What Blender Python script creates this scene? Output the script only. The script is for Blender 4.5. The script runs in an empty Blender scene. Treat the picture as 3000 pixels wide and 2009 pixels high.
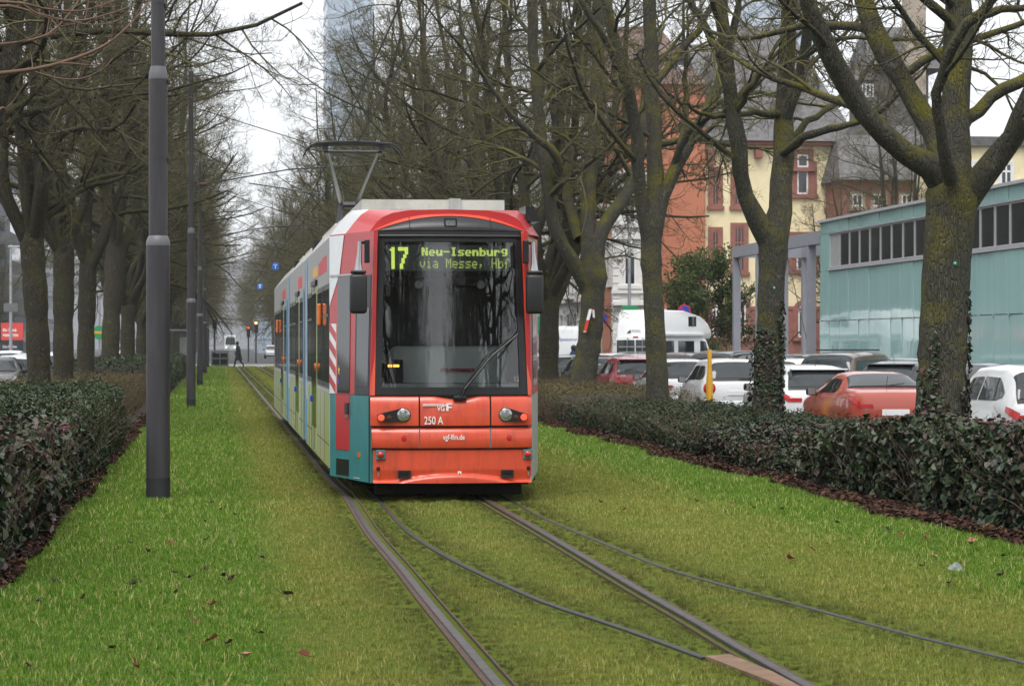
import bpy, bmesh, math, random
import numpy as np
from mathutils import Vector, Matrix

# ------------------------------------------------------------------ camera, world, sun, exposure
SC = bpy.context.scene
COL = SC.collection
EYE = 1.65                                   # camera height above the turf
TH = 0.11456                                 # the avenue runs 6.56 degrees off the view axis
CT, ST = math.cos(TH), math.sin(TH)
R = math.radians

cam = bpy.data.cameras.new('camera')
cam.lens = 90.0
cam.sensor_width = 36.0
cam.clip_end = 4000
cam.shift_y = 0.0003
cam.dof.use_dof = True
cam.dof.focus_distance = 27.0
cam.dof.aperture_fstop = 10.0
cam_o = bpy.data.objects.new('camera', cam)
cam_o.location = (0, 0, EYE)
cam_o.rotation_euler = (R(90), 0, 0)
COL.objects.link(cam_o)
SC.camera = cam_o

SUN_EL, SUN_AZ = R(60), R(196)
world = bpy.data.worlds.new('World')
SC.world = world
world.use_nodes = True
nt = world.node_tree
bg = nt.nodes['Background']
sky = nt.nodes.new('ShaderNodeTexSky')
sky.sky_type = 'NISHITA'
sky.sun_disc = False
sky.sun_elevation = SUN_EL
sky.sun_rotation = SUN_AZ
sky.air_density = 1.5
sky.dust_density = 6.0
hs = nt.nodes.new('ShaderNodeHueSaturation')
hs.inputs['Saturation'].default_value = 0.12
nt.links.new(sky.outputs['Color'], hs.inputs['Color'])
mx = nt.nodes.new('ShaderNodeMix')
mx.data_type = 'RGBA'
mx.inputs['Factor'].default_value = 0.75      # closed cloud deck: even pale grey over the clear sky
nt.links.new(hs.outputs['Color'], mx.inputs['A'])
mx.inputs['B'].default_value = (8.6, 8.9, 9.3, 1)
nt.links.new(mx.outputs['Result'], bg.inputs['Color'])
bg.inputs['Strength'].default_value = 0.090

sun = bpy.data.lights.new('sun', 'SUN')
sun.energy = 1.5
sun.angle = R(38)
sun.color = (1.0, 0.97, 0.92)
sun_o = bpy.data.objects.new('sun', sun)
sun_o.rotation_euler = (R(90) - SUN_EL, 0, R(180) - SUN_AZ)
sun_o.location = (0, 0, 60)
COL.objects.link(sun_o)

SC.view_settings.view_transform = 'Standard'
SC.view_settings.look = 'None'
SC.view_settings.gamma = 1
SC.view_settings.use_curve_mapping = False
SC.view_settings.exposure = 0.85
SC.render.engine = 'CYCLES'
SC.cycles.max_bounces = 6
SC.cycles.diffuse_bounces = 3
SC.cycles.glossy_bounces = 3
SC.cycles.transmission_bounces = 4
SC.cycles.transparent_max_bounces = 10
SC.cycles.volume_bounces = 0
SC.cycles.caustics_reflective = False
SC.cycles.caustics_refractive = False

# ------------------------------------------------------------------ helpers
rng = np.random.default_rng(7)
random.seed(7)


def AV(u, v, z=0.0):
    """avenue coordinates (u metres along it, v metres across) to the world"""
    return Vector((v * CT - u * ST, v * ST + u * CT, z))


def tag(o, label=None, cat=None, group=None, kind=None):
    if label: o['label'] = label
    if cat: o['category'] = cat
    if group: o['group'] = group
    if kind: o['kind'] = kind
    return o


def thing(name, label, cat, loc=(0, 0, 0), rz=0.0, group=None):
    o = bpy.data.objects.new(name, None)
    o.empty_display_size = 0.2
    COL.objects.link(o)
    o.location = loc
    o.rotation_euler = (0, 0, rz)
    return tag(o, label, cat, group)


def link(name, me, parent=None, loc=None, rot=None):
    o = bpy.data.objects.new(name, me)
    COL.objects.link(o)
    if parent is not None: o.parent = parent
    if loc is not None: o.location = loc
    if rot is not None: o.rotation_euler = rot
    return o


def copy_tree(o, parent=None):
    c = o.copy()
    COL.objects.link(c)
    if parent is not None: c.parent = parent
    for ch in list(o.children):
        copy_tree(ch, c)
    return c


def np_mesh(name, V, F, mat=None, smooth=True):
    V = np.ascontiguousarray(V, dtype=np.float32)
    F = np.ascontiguousarray(F, dtype=np.int32)
    n, k = F.shape
    me = bpy.data.meshes.new(name)
    me.vertices.add(len(V))
    me.vertices.foreach_set('co', V.ravel())
    me.loops.add(n * k)
    me.loops.foreach_set('vertex_index', F.ravel())
    me.polygons.add(n)
    me.polygons.foreach_set('loop_start', np.arange(n, dtype=np.int32) * k)
    me.polygons.foreach_set('use_smooth', np.full(n, smooth, dtype=bool))
    me.update(calc_edges=True)
    if mat: me.materials.append(mat)
    return me


class MB:
    """collects faces for one mesh"""
    def __init__(self):
        self.v, self.f = [], []

    def add(self, vs, fs):
        b = len(self.v)
        self.v += [tuple(p) for p in vs]
        self.f += [tuple(i + b for i in f) for f in fs]
        return self

    def box(self, x0, x1, y0, y1, z0, z1):
        vs = [(x, y, z) for x in (x0, x1) for y in (y0, y1) for z in (z0, z1)]
        return self.add(vs, [(0, 1, 3, 2), (4, 6, 7, 5), (0, 4, 5, 1), (2, 3, 7, 6), (0, 2, 6, 4), (1, 5, 7, 3)])

    def cbox(self, c, s, rz=0.0, rx=0.0, ry=0.0):
        m = Matrix.Translation(c) @ Matrix.Rotation(rz, 4, 'Z') @ Matrix.Rotation(ry, 4, 'Y') @ Matrix.Rotation(rx, 4, 'X')
        hx, hy, hz = s[0] / 2, s[1] / 2, s[2] / 2
        vs = [m @ Vector((x, y, z)) for x in (-hx, hx) for y in (-hy, hy) for z in (-hz, hz)]
        return self.add(vs, [(0, 1, 3, 2), (4, 6, 7, 5), (0, 4, 5, 1), (2, 3, 7, 6), (0, 2, 6, 4), (1, 5, 7, 3)])

    def rbox(self, c, s, r=0.02, seg=2, rz=0.0):
        bm = bmesh.new()
        bmesh.ops.create_cube(bm, size=1.0)
        for v in bm.verts:
            v.co = Vector((v.co.x * s[0], v.co.y * s[1], v.co.z * s[2]))
        bmesh.ops.bevel(bm, geom=list(bm.edges), offset=r, segments=seg, affect='EDGES', profile=0.5)
        m = Matrix.Translation(c) @ Matrix.Rotation(rz, 4, 'Z')
        bm.verts.index_update()
        self.add([m @ v.co for v in bm.verts], [tuple(v.index for v in f.verts) for f in bm.faces])
        bm.free()
        return self

    def tube(self, pts, r, n=8, caps=True):
        pts = [Vector(p) for p in pts]
        k = len(pts)
        rr = r if isinstance(r, (list, tuple)) else [r] * k
        vs, fs = [], []
        ref = None
        for i in range(k):
            t = (pts[min(i + 1, k - 1)] - pts[max(i - 1, 0)]).normalized()
            if ref is None:
                ref = Vector((0, 0, 1)) if abs(t.z) < 0.9 else Vector((1, 0, 0))
            a = (ref - t * ref.dot(t)).normalized()
            b = t.cross(a)
            ref = a
            for j in range(n):
                an = 2 * math.pi * j / n
                vs.append(pts[i] + (a * math.cos(an) + b * math.sin(an)) * rr[i])
        for i in range(k - 1):
            for j in range(n):
                q = (j + 1) % n
                fs.append((i * n + j, i * n + q, (i + 1) * n + q, (i + 1) * n + j))
        if caps:
            fs.append(tuple(range(n - 1, -1, -1)))
            fs.append(tuple((k - 1) * n + j for j in range(n)))
        return self.add(vs, fs)

    def prism(self, poly, axis, a0, a1):
        """polygon in the two other axes pushed along axis ('x','y','z')"""
        n = len(poly)
        def p3(p, a):
            return {'y': (p[0], a, p[1]), 'x': (a, p[0], p[1]), 'z': (p[0], p[1], a)}[axis]
        vs = [p3(p, a0) for p in poly] + [p3(p, a1) for p in poly]
        fs = [tuple(range(n)), tuple(range(2 * n - 1, n - 1, -1))]
        for i in range(n):
            j = (i + 1) % n
            fs.append((i, i + n, j + n, j))
        return self.add(vs, fs)

    def ring(self, outer, inner, axis, a0, a1):
        n = len(outer)
        def p3(p, a):
            return {'y': (p[0], a, p[1]), 'x': (a, p[0], p[1]), 'z': (p[0], p[1], a)}[axis]
        vs = [p3(p, a0) for p in outer] + [p3(p, a0) for p in inner] + [p3(p, a1) for p in outer] + [p3(p, a1) for p in inner]
        fs = []
        for i in range(n):
            j = (i + 1) % n
            fs += [(i, j, n + j, n + i), (2 * n + i, 3 * n + i, 3 * n + j, 2 * n + j),
                   (i, 2 * n + i, 2 * n + j, j), (n + i, n + j, 3 * n + j, 3 * n + i)]
        return self.add(vs, fs)

    def grid(self, P):
        """P: rows x cols of points"""
        r, c = len(P), len(P[0])
        return self.add([p for row in P for p in row],
                        [(i * c + j, i * c + j + 1, (i + 1) * c + j + 1, (i + 1) * c + j) for i in range(r - 1) for j in range(c - 1)])

    def lathe(self, prof, c=(0, 0, 0), axis='z', n=16):
        vs, fs = [], []
        k = len(prof)
        for (r, h) in prof:
            for j in range(n):
                a = 2 * math.pi * j / n
                x, y = r * math.cos(a), r * math.sin(a)
                p = {'z': (x, y, h), 'y': (x, h, y), 'x': (h, x, y)}[axis]
                vs.append((p[0] + c[0], p[1] + c[1], p[2] + c[2]))
        for i in range(k - 1):
            for j in range(n):
                q = (j + 1) % n
                fs.append((i * n + j, i * n + q, (i + 1) * n + q, (i + 1) * n + j))
        fs.append(tuple(range(n)))
        fs.append(tuple((k - 1) * n + j for j in range(n)))
        return self.add(vs, fs)

    def mesh(self, name, mat=None, smooth=False):
        me = bpy.data.meshes.new(name)
        me.from_pydata(self.v, [], self.f)
        bm = bmesh.new()
        bm.from_mesh(me)
        bmesh.ops.recalc_face_normals(bm, faces=bm.faces)
        bm.to_mesh(me)
        bm.free()
        if smooth:
            me.shade_smooth()
            try:
                me.set_sharp_from_angle(angle=R(38))
            except Exception:
                pass
        if mat: me.materials.append(mat)
        return me

    def build(self, name, mat, parent=None, smooth=False, loc=None, rot=None):
        return link(name, self.mesh(name, mat, smooth), parent, loc, rot)


def box_part(name, mat, parent, x0, x1, y0, y1, z0, z1):
    return MB().box(x0, x1, y0, y1, z0, z1).build(name, mat, parent)


def rrect(x0, x1, z0, z1, r, n=5):
    out = []
    for (cx, cz, a0) in ((x1 - r, z1 - r, 0), (x0 + r, z1 - r, 90), (x0 + r, z0 + r, 180), (x1 - r, z0 + r, 270)):
        for i in range(n):
            a = R(a0 + 90 * i / (n - 1))
            out.append((cx + r * math.cos(a), cz + r * math.sin(a)))
    return out


def circ(cx, cz, r, n=20):
    return [(cx + r * math.cos(2 * math.pi * i / n), cz + r * math.sin(2 * math.pi * i / n)) for i in range(n)]


def text(name, s, size, mat, parent, loc, rot=(R(90), 0, 0), sx=1.0, align='LEFT', ext=0.002, bold=0.0):
    cu = bpy.data.curves.new(name, 'FONT')
    cu.body = s
    cu.size = size
    cu.extrude = ext
    cu.offset = bold
    cu.align_x = align
    cu.materials.append(mat)
    tmp = bpy.data.objects.new(name, cu)
    me = bpy.data.meshes.new_from_object(tmp)
    bpy.data.objects.remove(tmp)
    me.materials.clear()
    me.materials.append(mat)
    o = link(name, me, parent, loc, rot)
    o.scale = (sx, 1, 1)
    return o


# ------------------------------------------------------------------ materials
M = {}


def base_mat(name):
    m = bpy.data.materials.new(name)
    m.use_nodes = True
    b = m.node_tree.nodes['Principled BSDF']
    return m, m.node_tree, b


def setin(b, **kw):
    for k, v in kw.items():
        b.inputs[k.replace('_', ' ')].default_value = v


def mat(name, col, rough=0.6, metal=0.0, var=0.12, scale=6.0, bump=0.0, coat=0.0, emit=None, spec=0.5, dirt=None):
    """plain surface with uneven colour (noise) and fine relief"""
    m, t, b = base_mat(name)
    setin(b, Roughness=rough, Metallic=metal)
    b.inputs['Specular IOR Level'].default_value = spec
    if coat:
        b.inputs['Coat Weight'].default_value = coat
        b.inputs['Coat Roughness'].default_value = 0.06
    tc = t.nodes.new('ShaderNodeTexCoord')
    n = t.nodes.new('ShaderNodeTexNoise')
    n.inputs['Scale'].default_value = scale
    n.inputs['Detail'].default_value = 5
    t.links.new(tc.outputs['Object'], n.inputs['Vector'])
    cr = t.nodes.new('ShaderNodeValToRGB')
    e = cr.color_ramp.elements
    e[0].position, e[1].position = 0.3, 0.7
    lo = [c * (1 - var) for c in col]
    hi = [min(1, c * (1 + var)) for c in col]
    e[0].color = (*lo, 1)
    e[1].color = (*hi, 1)
    t.links.new(n.outputs['Fac'], cr.inputs['Fac'])
    out = cr.outputs['Color']
    if dirt:
        n2 = t.nodes.new('ShaderNodeTexNoise')
        n2.inputs['Scale'].default_value = dirt[1]
        n2.inputs['Detail'].default_value = 8
        n2.inputs['Roughness'].default_value = 0.7
        if len(dirt) > 2:
            mp = t.nodes.new('ShaderNodeMapping')
            mp.inputs['Scale'].default_value = (1, 1, dirt[2])
            t.links.new(tc.outputs['Object'], mp.inputs['Vector'])
            t.links.new(mp.outputs['Vector'], n2.inputs['Vector'])
        else:
            t.links.new(tc.outputs['Object'], n2.inputs['Vector'])
        r2 = t.nodes.new('ShaderNodeMapRange')
        r2.inputs['From Min'].default_value = 0.48
        r2.inputs['From Max'].default_value = 0.75
        t.links.new(n2.outputs['Fac'], r2.inputs['Value'])
        mm = t.nodes.new('ShaderNodeMix')
        mm.data_type = 'RGBA'
        t.links.new(r2.outputs['Result'], mm.inputs['Factor'])
        t.links.new(out, mm.inputs['A'])
        mm.inputs['B'].default_value = (*dirt[0], 1)
        out = mm.outputs['Result']
    t.links.new(out, b.inputs['Base Color'])
    if bump:
        bp = t.nodes.new('ShaderNodeBump')
        bp.inputs['Strength'].default_value = bump
        bp.inputs['Distance'].default_value = 0.02
        n3 = t.nodes.new('ShaderNodeTexNoise')
        n3.inputs['Scale'].default_value = scale * 6
        n3.inputs['Detail'].default_value = 6
        t.links.new(tc.outputs['Object'], n3.inputs['Vector'])
        t.links.new(n3.outputs['Fac'], bp.inputs['Height'])
        t.links.new(bp.outputs['Normal'], b.inputs['Normal'])
    if emit:
        b.inputs['Emission Color'].default_value = (*emit[0], 1)
        b.inputs['Emission Strength'].default_value = emit[1]
    M[name] = m
    return m


def glass_mat(name, tint=(0.5, 0.55, 0.55), ior=1.7, rough=0.02, bump=0.0):
    """see-through pane: tinted transmission plus a Fresnel reflection"""
    m = bpy.data.materials.new(name)
    m.use_nodes = True
    t = m.node_tree
    t.nodes.clear()
    o = t.nodes.new('ShaderNodeOutputMaterial')
    mix = t.nodes.new('ShaderNodeMixShader')
    fr = t.nodes.new('ShaderNodeFresnel')
    fr.inputs['IOR'].default_value = ior
    tr = t.nodes.new('ShaderNodeBsdfTransparent')
    tr.inputs['Color'].default_value = (*tint, 1)
    gl = t.nodes.new('ShaderNodeBsdfGlossy')
    gl.inputs['Roughness'].default_value = rough
    t.links.new(fr.outputs['Fac'], mix.inputs['Fac'])
    t.links.new(tr.outputs['BSDF'], mix.inputs[1])
    t.links.new(gl.outputs['BSDF'], mix.inputs[2])
    t.links.new(mix.outputs['Shader'], o.inputs['Surface'])
    if bump:
        tc = t.nodes.new('ShaderNodeTexCoord')
        n = t.nodes.new('ShaderNodeTexNoise')
        n.inputs['Scale'].default_value = 2.5
        t.links.new(tc.outputs['Object'], n.inputs['Vector'])
        bp = t.nodes.new('ShaderNodeBump')
        bp.inputs['Strength'].default_value = bump
        bp.inputs['Distance'].default_value = 0.05
        t.links.new(n.outputs['Fac'], bp.inputs['Height'])
        t.links.new(bp.outputs['Normal'], gl.inputs['Normal'])
    M[name] = m
    return m


def ramp(t, stops):
    cr = t.nodes.new('ShaderNodeValToRGB')
    e = cr.color_ramp.elements
    while len(e) < len(stops): e.new(0.5)
    for el, (p, c) in zip(e, stops):
        el.position = p
        el.color = (*c, 1)
    return cr


def noise(t, vec, scale, detail=5, rough=0.55):
    n = t.nodes.new('ShaderNodeTexNoise')
    n.inputs['Scale'].default_value = scale
    n.inputs['Detail'].default_value = detail
    n.inputs['Roughness'].default_value = rough
    if vec is not None: t.links.new(vec, n.inputs['Vector'])
    return n


def mixrgb(t, fac, a, b, blend='MIX'):
    m = t.nodes.new('ShaderNodeMix')
    m.data_type = 'RGBA'
    m.blend_type = blend
    for sock, v in (('Factor', fac), ('A', a), ('B', b)):
        if isinstance(v, bpy.types.NodeSocket): t.links.new(v, m.inputs[sock])
        elif isinstance(v, (int, float)): m.inputs[sock].default_value = v
        else: m.inputs[sock].default_value = (*v, 1)
    return m.outputs['Result']


def maprange(t, val, a, b, c=0.0, d=1.0):
    r = t.nodes.new('ShaderNodeMapRange')
    t.links.new(val, r.inputs['Value'])
    for k, x in (('From Min', a), ('From Max', b), ('To Min', c), ('To Max', d)): r.inputs[k].default_value = x
    return r.outputs['Result']


def bark_mat(name, c0, c1, moss, fissure=0.6, moss_amt=0.5):
    m, t, b = base_mat(name)
    setin(b, Roughness=0.9)
    b.inputs['Specular IOR Level'].default_value = 0.2
    tc = t.nodes.new('ShaderNodeTexCoord')
    mp = t.nodes.new('ShaderNodeMapping')
    mp.inputs['Scale'].default_value = (1, 1, 0.22)
    t.links.new(tc.outputs['Object'], mp.inputs['Vector'])
    n1 = noise(t, mp.outputs['Vector'], 24, 8, 0.65)
    n2 = noise(t, tc.outputs['Object'], 1.7, 5, 0.6)
    vo = t.nodes.new('ShaderNodeTexVoronoi')
    vo.feature = 'DISTANCE_TO_EDGE'
    vo.inputs['Scale'].default_value = 34
    t.links.new(mp.outputs['Vector'], vo.inputs['Vector'])
    crack = maprange(t, vo.outputs['Distance'], 0.0, 0.16)
    c = mixrgb(t, n1.outputs['Fac'], c0, c1)
    c = mixrgb(t, maprange(t, crack, 0, 1, 0.38, 0.0), c, [x * 0.4 for x in c0])
    geo = t.nodes.new('ShaderNodeNewGeometry')
    sx = t.nodes.new('ShaderNodeSeparateXYZ')
    t.links.new(geo.outputs['Normal'], sx.inputs[0])
    ad = t.nodes.new('ShaderNodeMath')
    ad.operation = 'MULTIPLY_ADD'
    t.links.new(sx.outputs['Z'], ad.inputs[0])
    ad.inputs[1].default_value = 0.22
    t.links.new(n2.outputs['Fac'], ad.inputs[2])
    mf = maprange(t, ad.outputs[0], 0.5, 0.72, 0.0, moss_amt)
    c = mixrgb(t, mf, c, moss)
    n4 = noise(t, tc.outputs['Object'], 9, 4, 0.6)
    c = mixrgb(t, maprange(t, n4.outputs['Fac'], 0.6, 0.75, 0, 0.35), c, (0.26, 0.26, 0.22))
    t.links.new(c, b.inputs['Base Color'])
    bp = t.nodes.new('ShaderNodeBump')
    bp.inputs['Strength'].default_value = fissure
    bp.inputs['Distance'].default_value = 0.03
    hh = t.nodes.new('ShaderNodeMath')
    hh.operation = 'ADD'
    t.links.new(crack, hh.inputs[0])
    t.links.new(n1.outputs['Fac'], hh.inputs[1])
    t.links.new(hh.outputs[0], bp.inputs['Height'])
    t.links.new(bp.outputs['Normal'], b.inputs['Normal'])
    M[name] = m
    return m


def leaf_mat(name, stops, rough=0.4, spec=0.5):
    """colour by the per-leaf random number stored in the mesh"""
    m, t, b = base_mat(name)
    setin(b, Roughness=rough)
    b.inputs['Specular IOR Level'].default_value = spec
    at = t.nodes.new('ShaderNodeAttribute')
    at.attribute_name = 'rnd'
    cr = ramp(t, stops)
    t.links.new(at.outputs['Fac'], cr.inputs['Fac'])
    t.links.new(cr.outputs['Color'], b.inputs['Base Color'])
    M[name] = m
    return m


# paints and metals
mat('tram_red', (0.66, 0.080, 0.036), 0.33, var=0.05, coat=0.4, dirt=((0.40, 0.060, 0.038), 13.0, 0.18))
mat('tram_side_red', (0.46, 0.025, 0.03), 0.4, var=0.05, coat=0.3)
mat('tram_teal', (0.032, 0.20, 0.215), 0.45, var=0.08, coat=0.2, dirt=((0.055, 0.13, 0.13), 6.0, 0.25))
mat('tram_black', (0.012, 0.012, 0.014), 0.35, var=0.2)
mat('tram_rubber', (0.010, 0.010, 0.011), 0.7, var=0.2)
mat('tram_grey', (0.38, 0.38, 0.38), 0.45, var=0.06, coat=0.1, dirt=((0.24, 0.24, 0.23), 5.0, 0.2))
mat('tram_roof', (0.47, 0.46, 0.42), 0.5, var=0.08, dirt=((0.3, 0.29, 0.26), 1.6))
mat('tram_white', (0.72, 0.74, 0.76), 0.35, var=0.05, coat=0.3)
mat('tram_blue', (0.10, 0.36, 0.60), 0.4, var=0.06, coat=0.2)
mat('tram_under', (0.018, 0.017, 0.016), 0.85, var=0.3)
mat('silver', (0.45, 0.45, 0.46), 0.3, metal=0.9, var=0.06)
mat('white_print', (0.82, 0.82, 0.82), 0.5, var=0.02)
mat('pink_print', (0.62, 0.10, 0.11), 0.5, var=0.05)
mat('yellow_print', (0.75, 0.42, 0.06), 0.5, var=0.05)
mat('dash_grey', (0.78, 0.83, 0.83), 0.7, var=0.05)
mat('cab_dark', (0.085, 0.085, 0.09), 0.8, var=0.2)
mat('led_yellow', (0.40, 0.46, 0.06), 0.5, var=0.05, emit=((0.60, 0.76, 0.12), 0.75))
mat('led_dim', (0.30, 0.35, 0.08), 0.5, var=0.05, emit=((0.52, 0.66, 0.14), 0.55))
mat('led_orange', (0.6, 0.25, 0.02), 0.5, var=0.05, emit=((1.0, 0.36, 0.04), 2.0))
mat('led_red', (0.6, 0.03, 0.02), 0.3, var=0.1, emit=((1.0, 0.08, 0.03), 0.9), coat=0.5)
mat('lamp_red', (0.50, 0.012, 0.012), 0.2, var=0.15, coat=0.8)
mat('lamp_orange', (0.72, 0.14, 0.01), 0.25, var=0.12, coat=0.6)
mat('lamp_dark', (0.06, 0.02, 0.015), 0.25, var=0.2, coat=0.5)
mat('lamp_clear', (0.42, 0.43, 0.44), 0.12, metal=0.7, var=0.25, scale=30, coat=0.8)
mat('display_back', (0.19, 0.205, 0.20), 0.5, var=0.1)
mat('pole_paint', (0.036, 0.034, 0.040), 0.5, var=0.06, scale=3, bump=0.03, dirt=((0.060, 0.057, 0.060), 9, 0.12))
mat('pole_foot', (0.022, 0.022, 0.025), 0.75, var=0.2)
mat('pole_light', (0.125, 0.128, 0.138), 0.45, var=0.06)
mat('wire', (0.02, 0.02, 0.02), 0.6, var=0.1)
mat('galvanised', (0.33, 0.34, 0.36), 0.5, metal=0.4, var=0.1)
mat('rail_top', (0.105, 0.095, 0.092), 0.5, metal=0.7, var=0.25, scale=14)
mat('rail_dark', (0.055, 0.053, 0.055), 0.5, metal=0.6, var=0.25, scale=14)
mat('rail_rust', (0.080, 0.046, 0.033), 0.85, var=0.3, scale=20, bump=0.3)
mat('rail_groove', (0.014, 0.013, 0.012), 0.95, var=0.5, scale=40, bump=0.6)
mat('rust_plate', (0.19, 0.115, 0.07), 0.85, var=0.25, scale=8, bump=0.3)
mat('soil', (0.045, 0.030, 0.021), 0.95, var=0.5, scale=5, bump=0.8)
mat('asphalt', (0.06, 0.06, 0.062), 0.85, var=0.15, scale=3, bump=0.3)
mat('paving', (0.20, 0.195, 0.185), 0.85, var=0.12, scale=2, bump=0.2)
mat('kerb_stone', (0.25, 0.245, 0.235), 0.85, var=0.15, scale=4, bump=0.2)
mat('ground', (0.075, 0.075, 0.07), 0.9, var=0.2, scale=0.3, bump=0.2)
mat('road_paint', (0.6, 0.6, 0.58), 0.7, var=0.15, scale=6)
mat('yellow_post', (0.62, 0.33, 0.02), 0.45, var=0.06)
mat('sign_blue', (0.02, 0.06, 0.42), 0.4, var=0.05)
mat('sign_red', (0.55, 0.02, 0.03), 0.4, var=0.05)
mat('sign_green', (0.02, 0.26, 0.10), 0.4, var=0.05)
mat('tram_sign_blue', (0.02, 0.16, 0.62), 0.4, var=0.05)
mat('tape_red', (0.62, 0.04, 0.03), 0.5, var=0.06)
mat('tape_white', (0.75, 0.75, 0.74), 0.5, var=0.04)
mat('tag_green', (0.02, 0.30, 0.16), 0.4, var=0.05)
mat('black_plastic', (0.018, 0.018, 0.02), 0.45, var=0.1)
mat('tyre', (0.015, 0.015, 0.016), 0.85, var=0.1)
mat('car_glass', (0.022, 0.028, 0.030), 0.03, var=0.1, spec=0.75)
mat('camper_white', (0.78, 0.79, 0.80), 0.35, var=0.03, scale=1.5, coat=0.2)
mat('coat_navy', (0.015, 0.03, 0.09), 0.85, var=0.2)
mat('coat_dark', (0.012, 0.013, 0.020), 0.85, var=0.2)
mat('skin', (0.45, 0.27, 0.19), 0.6, var=0.05)
mat('hair', (0.015, 0.011, 0.008), 0.7, var=0.2)
# buildings
mat('yellow_plaster', (0.80, 0.70, 0.45), 0.9, var=0.06, scale=1.2, bump=0.1, dirt=((0.68, 0.58, 0.35), 0.8))
mat('red_stone', (0.27, 0.115, 0.09), 0.9, var=0.15, scale=2.5, bump=0.2)
mat('orange_plaster', (0.44, 0.165, 0.095), 0.9, var=0.06, scale=0.6, bump=0.1, dirt=((0.38, 0.145, 0.09), 0.5))
mat('white_plaster', (0.66, 0.65, 0.63), 0.9, var=0.06, scale=1.0, bump=0.1, dirt=((0.52, 0.51, 0.49), 0.7))
mat('grey_plaster', (0.30, 0.31, 0.33), 0.9, var=0.08, scale=0.8)
mat('dark_cladding', (0.09, 0.095, 0.105), 0.7, var=0.12, scale=0.8)
mat('slate', (0.105, 0.100, 0.100), 0.75, var=0.35, scale=3.0, bump=0.4)
mat('brown_tile', (0.13, 0.085, 0.07), 0.8, var=0.3, scale=3.0, bump=0.4)
mat('window_white', (0.68, 0.68, 0.68), 0.5, var=0.04)
mat('window_dark', (0.030, 0.034, 0.038), 0.06, var=0.25, scale=1.0, spec=0.8)
mat('steel_grey', (0.25, 0.255, 0.29), 0.5, var=0.05, scale=2)
mat('alu_frame', (0.42, 0.42, 0.43), 0.45, var=0.06)
mat('chimney', (0.34, 0.29, 0.23), 0.9, var=0.15, scale=3, bump=0.2)
mat('iron', (0.03, 0.03, 0.035), 0.6, var=0.1)
mat('tower_glass', (0.38, 0.45, 0.54), 0.25, var=0.25, scale=0.06, spec=0.6)  # lightened, so distance haze is part of the colour
mat('tower_band', (0.40, 0.47, 0.56), 0.5, var=0.1, scale=0.1)
mat('litter_bag', (0.24, 0.28, 0.25), 0.3, var=0.1, scale=20)
mat('billboard_black', (0.014, 0.018, 0.026), 0.5, var=0.1)
mat('billboard_red', (0.58, 0.055, 0.045), 0.5, var=0.05)
mat('signal_green', (0.02, 0.5, 0.3), 0.3, var=0.05, emit=((0.05, 0.9, 0.55), 1.5))
mat('signal_white', (0.8, 0.8, 0.8), 0.3, var=0.05, emit=((1, 1, 0.95), 1.5))
mat('signal_amber', (0.8, 0.4, 0.1), 0.3, var=0.05, emit=((1, 0.45, 0.12), 2.5))
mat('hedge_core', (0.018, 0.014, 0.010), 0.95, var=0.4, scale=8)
mat('twig', (0.085, 0.065, 0.042), 0.85, var=0.25, scale=5)
mat('twig_red', (0.13, 0.075, 0.05), 0.8, var=0.25, scale=5)
mat('stem_brown', (0.10, 0.070, 0.042), 0.9, var=0.3, scale=9)
bark_mat('bark', (0.043, 0.041, 0.030), (0.106, 0.102, 0.078), (0.140, 0.130, 0.018), 0.7, 0.85)
bark_mat('bark_left', (0.042, 0.038, 0.026), (0.100, 0.092, 0.064), (0.100, 0.098, 0.018), 0.9, 0.6)
bark_mat('bough', (0.074, 0.066, 0.047), (0.135, 0.122, 0.090), (0.125, 0.118, 0.024), 0.5, 0.7)
glass_mat('windscreen', (0.86, 0.89, 0.90), 2.0, 0.01)
glass_mat('side_glass', (0.22, 0.24, 0.25), 1.75, 0.02)


def teal_panel_mat():
    m, t, b = base_mat('teal_glass')
    tc = t.nodes.new('ShaderNodeTexCoord')
    mp = t.nodes.new('ShaderNodeMapping')
    mp.inputs['Scale'].default_value = (4.0, 4.0, 0.12)
    t.links.new(tc.outputs['Object'], mp.inputs['Vector'])
    n = noise(t, mp.outputs['Vector'], 1.3, 5)
    c = mixrgb(t, n.outputs['Fac'], (0.29, 0.50, 0.49), (0.42, 0.63, 0.61))
    t.links.new(c, b.inputs['Base Color'])
    setin(b, Roughness=0.06)
    b.inputs['Specular IOR Level'].default_value = 0.9
    bp = t.nodes.new('ShaderNodeBump')
    bp.inputs['Strength'].default_value = 0.05
    bp.inputs['Distance'].default_value = 0.1
    n2 = noise(t, tc.outputs['Object'], 1.6, 2)
    t.links.new(n2.outputs['Fac'], bp.inputs['Height'])
    t.links.new(bp.outputs['Normal'], b.inputs['Normal'])
    M['teal_glass'] = m


teal_panel_mat()


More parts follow.
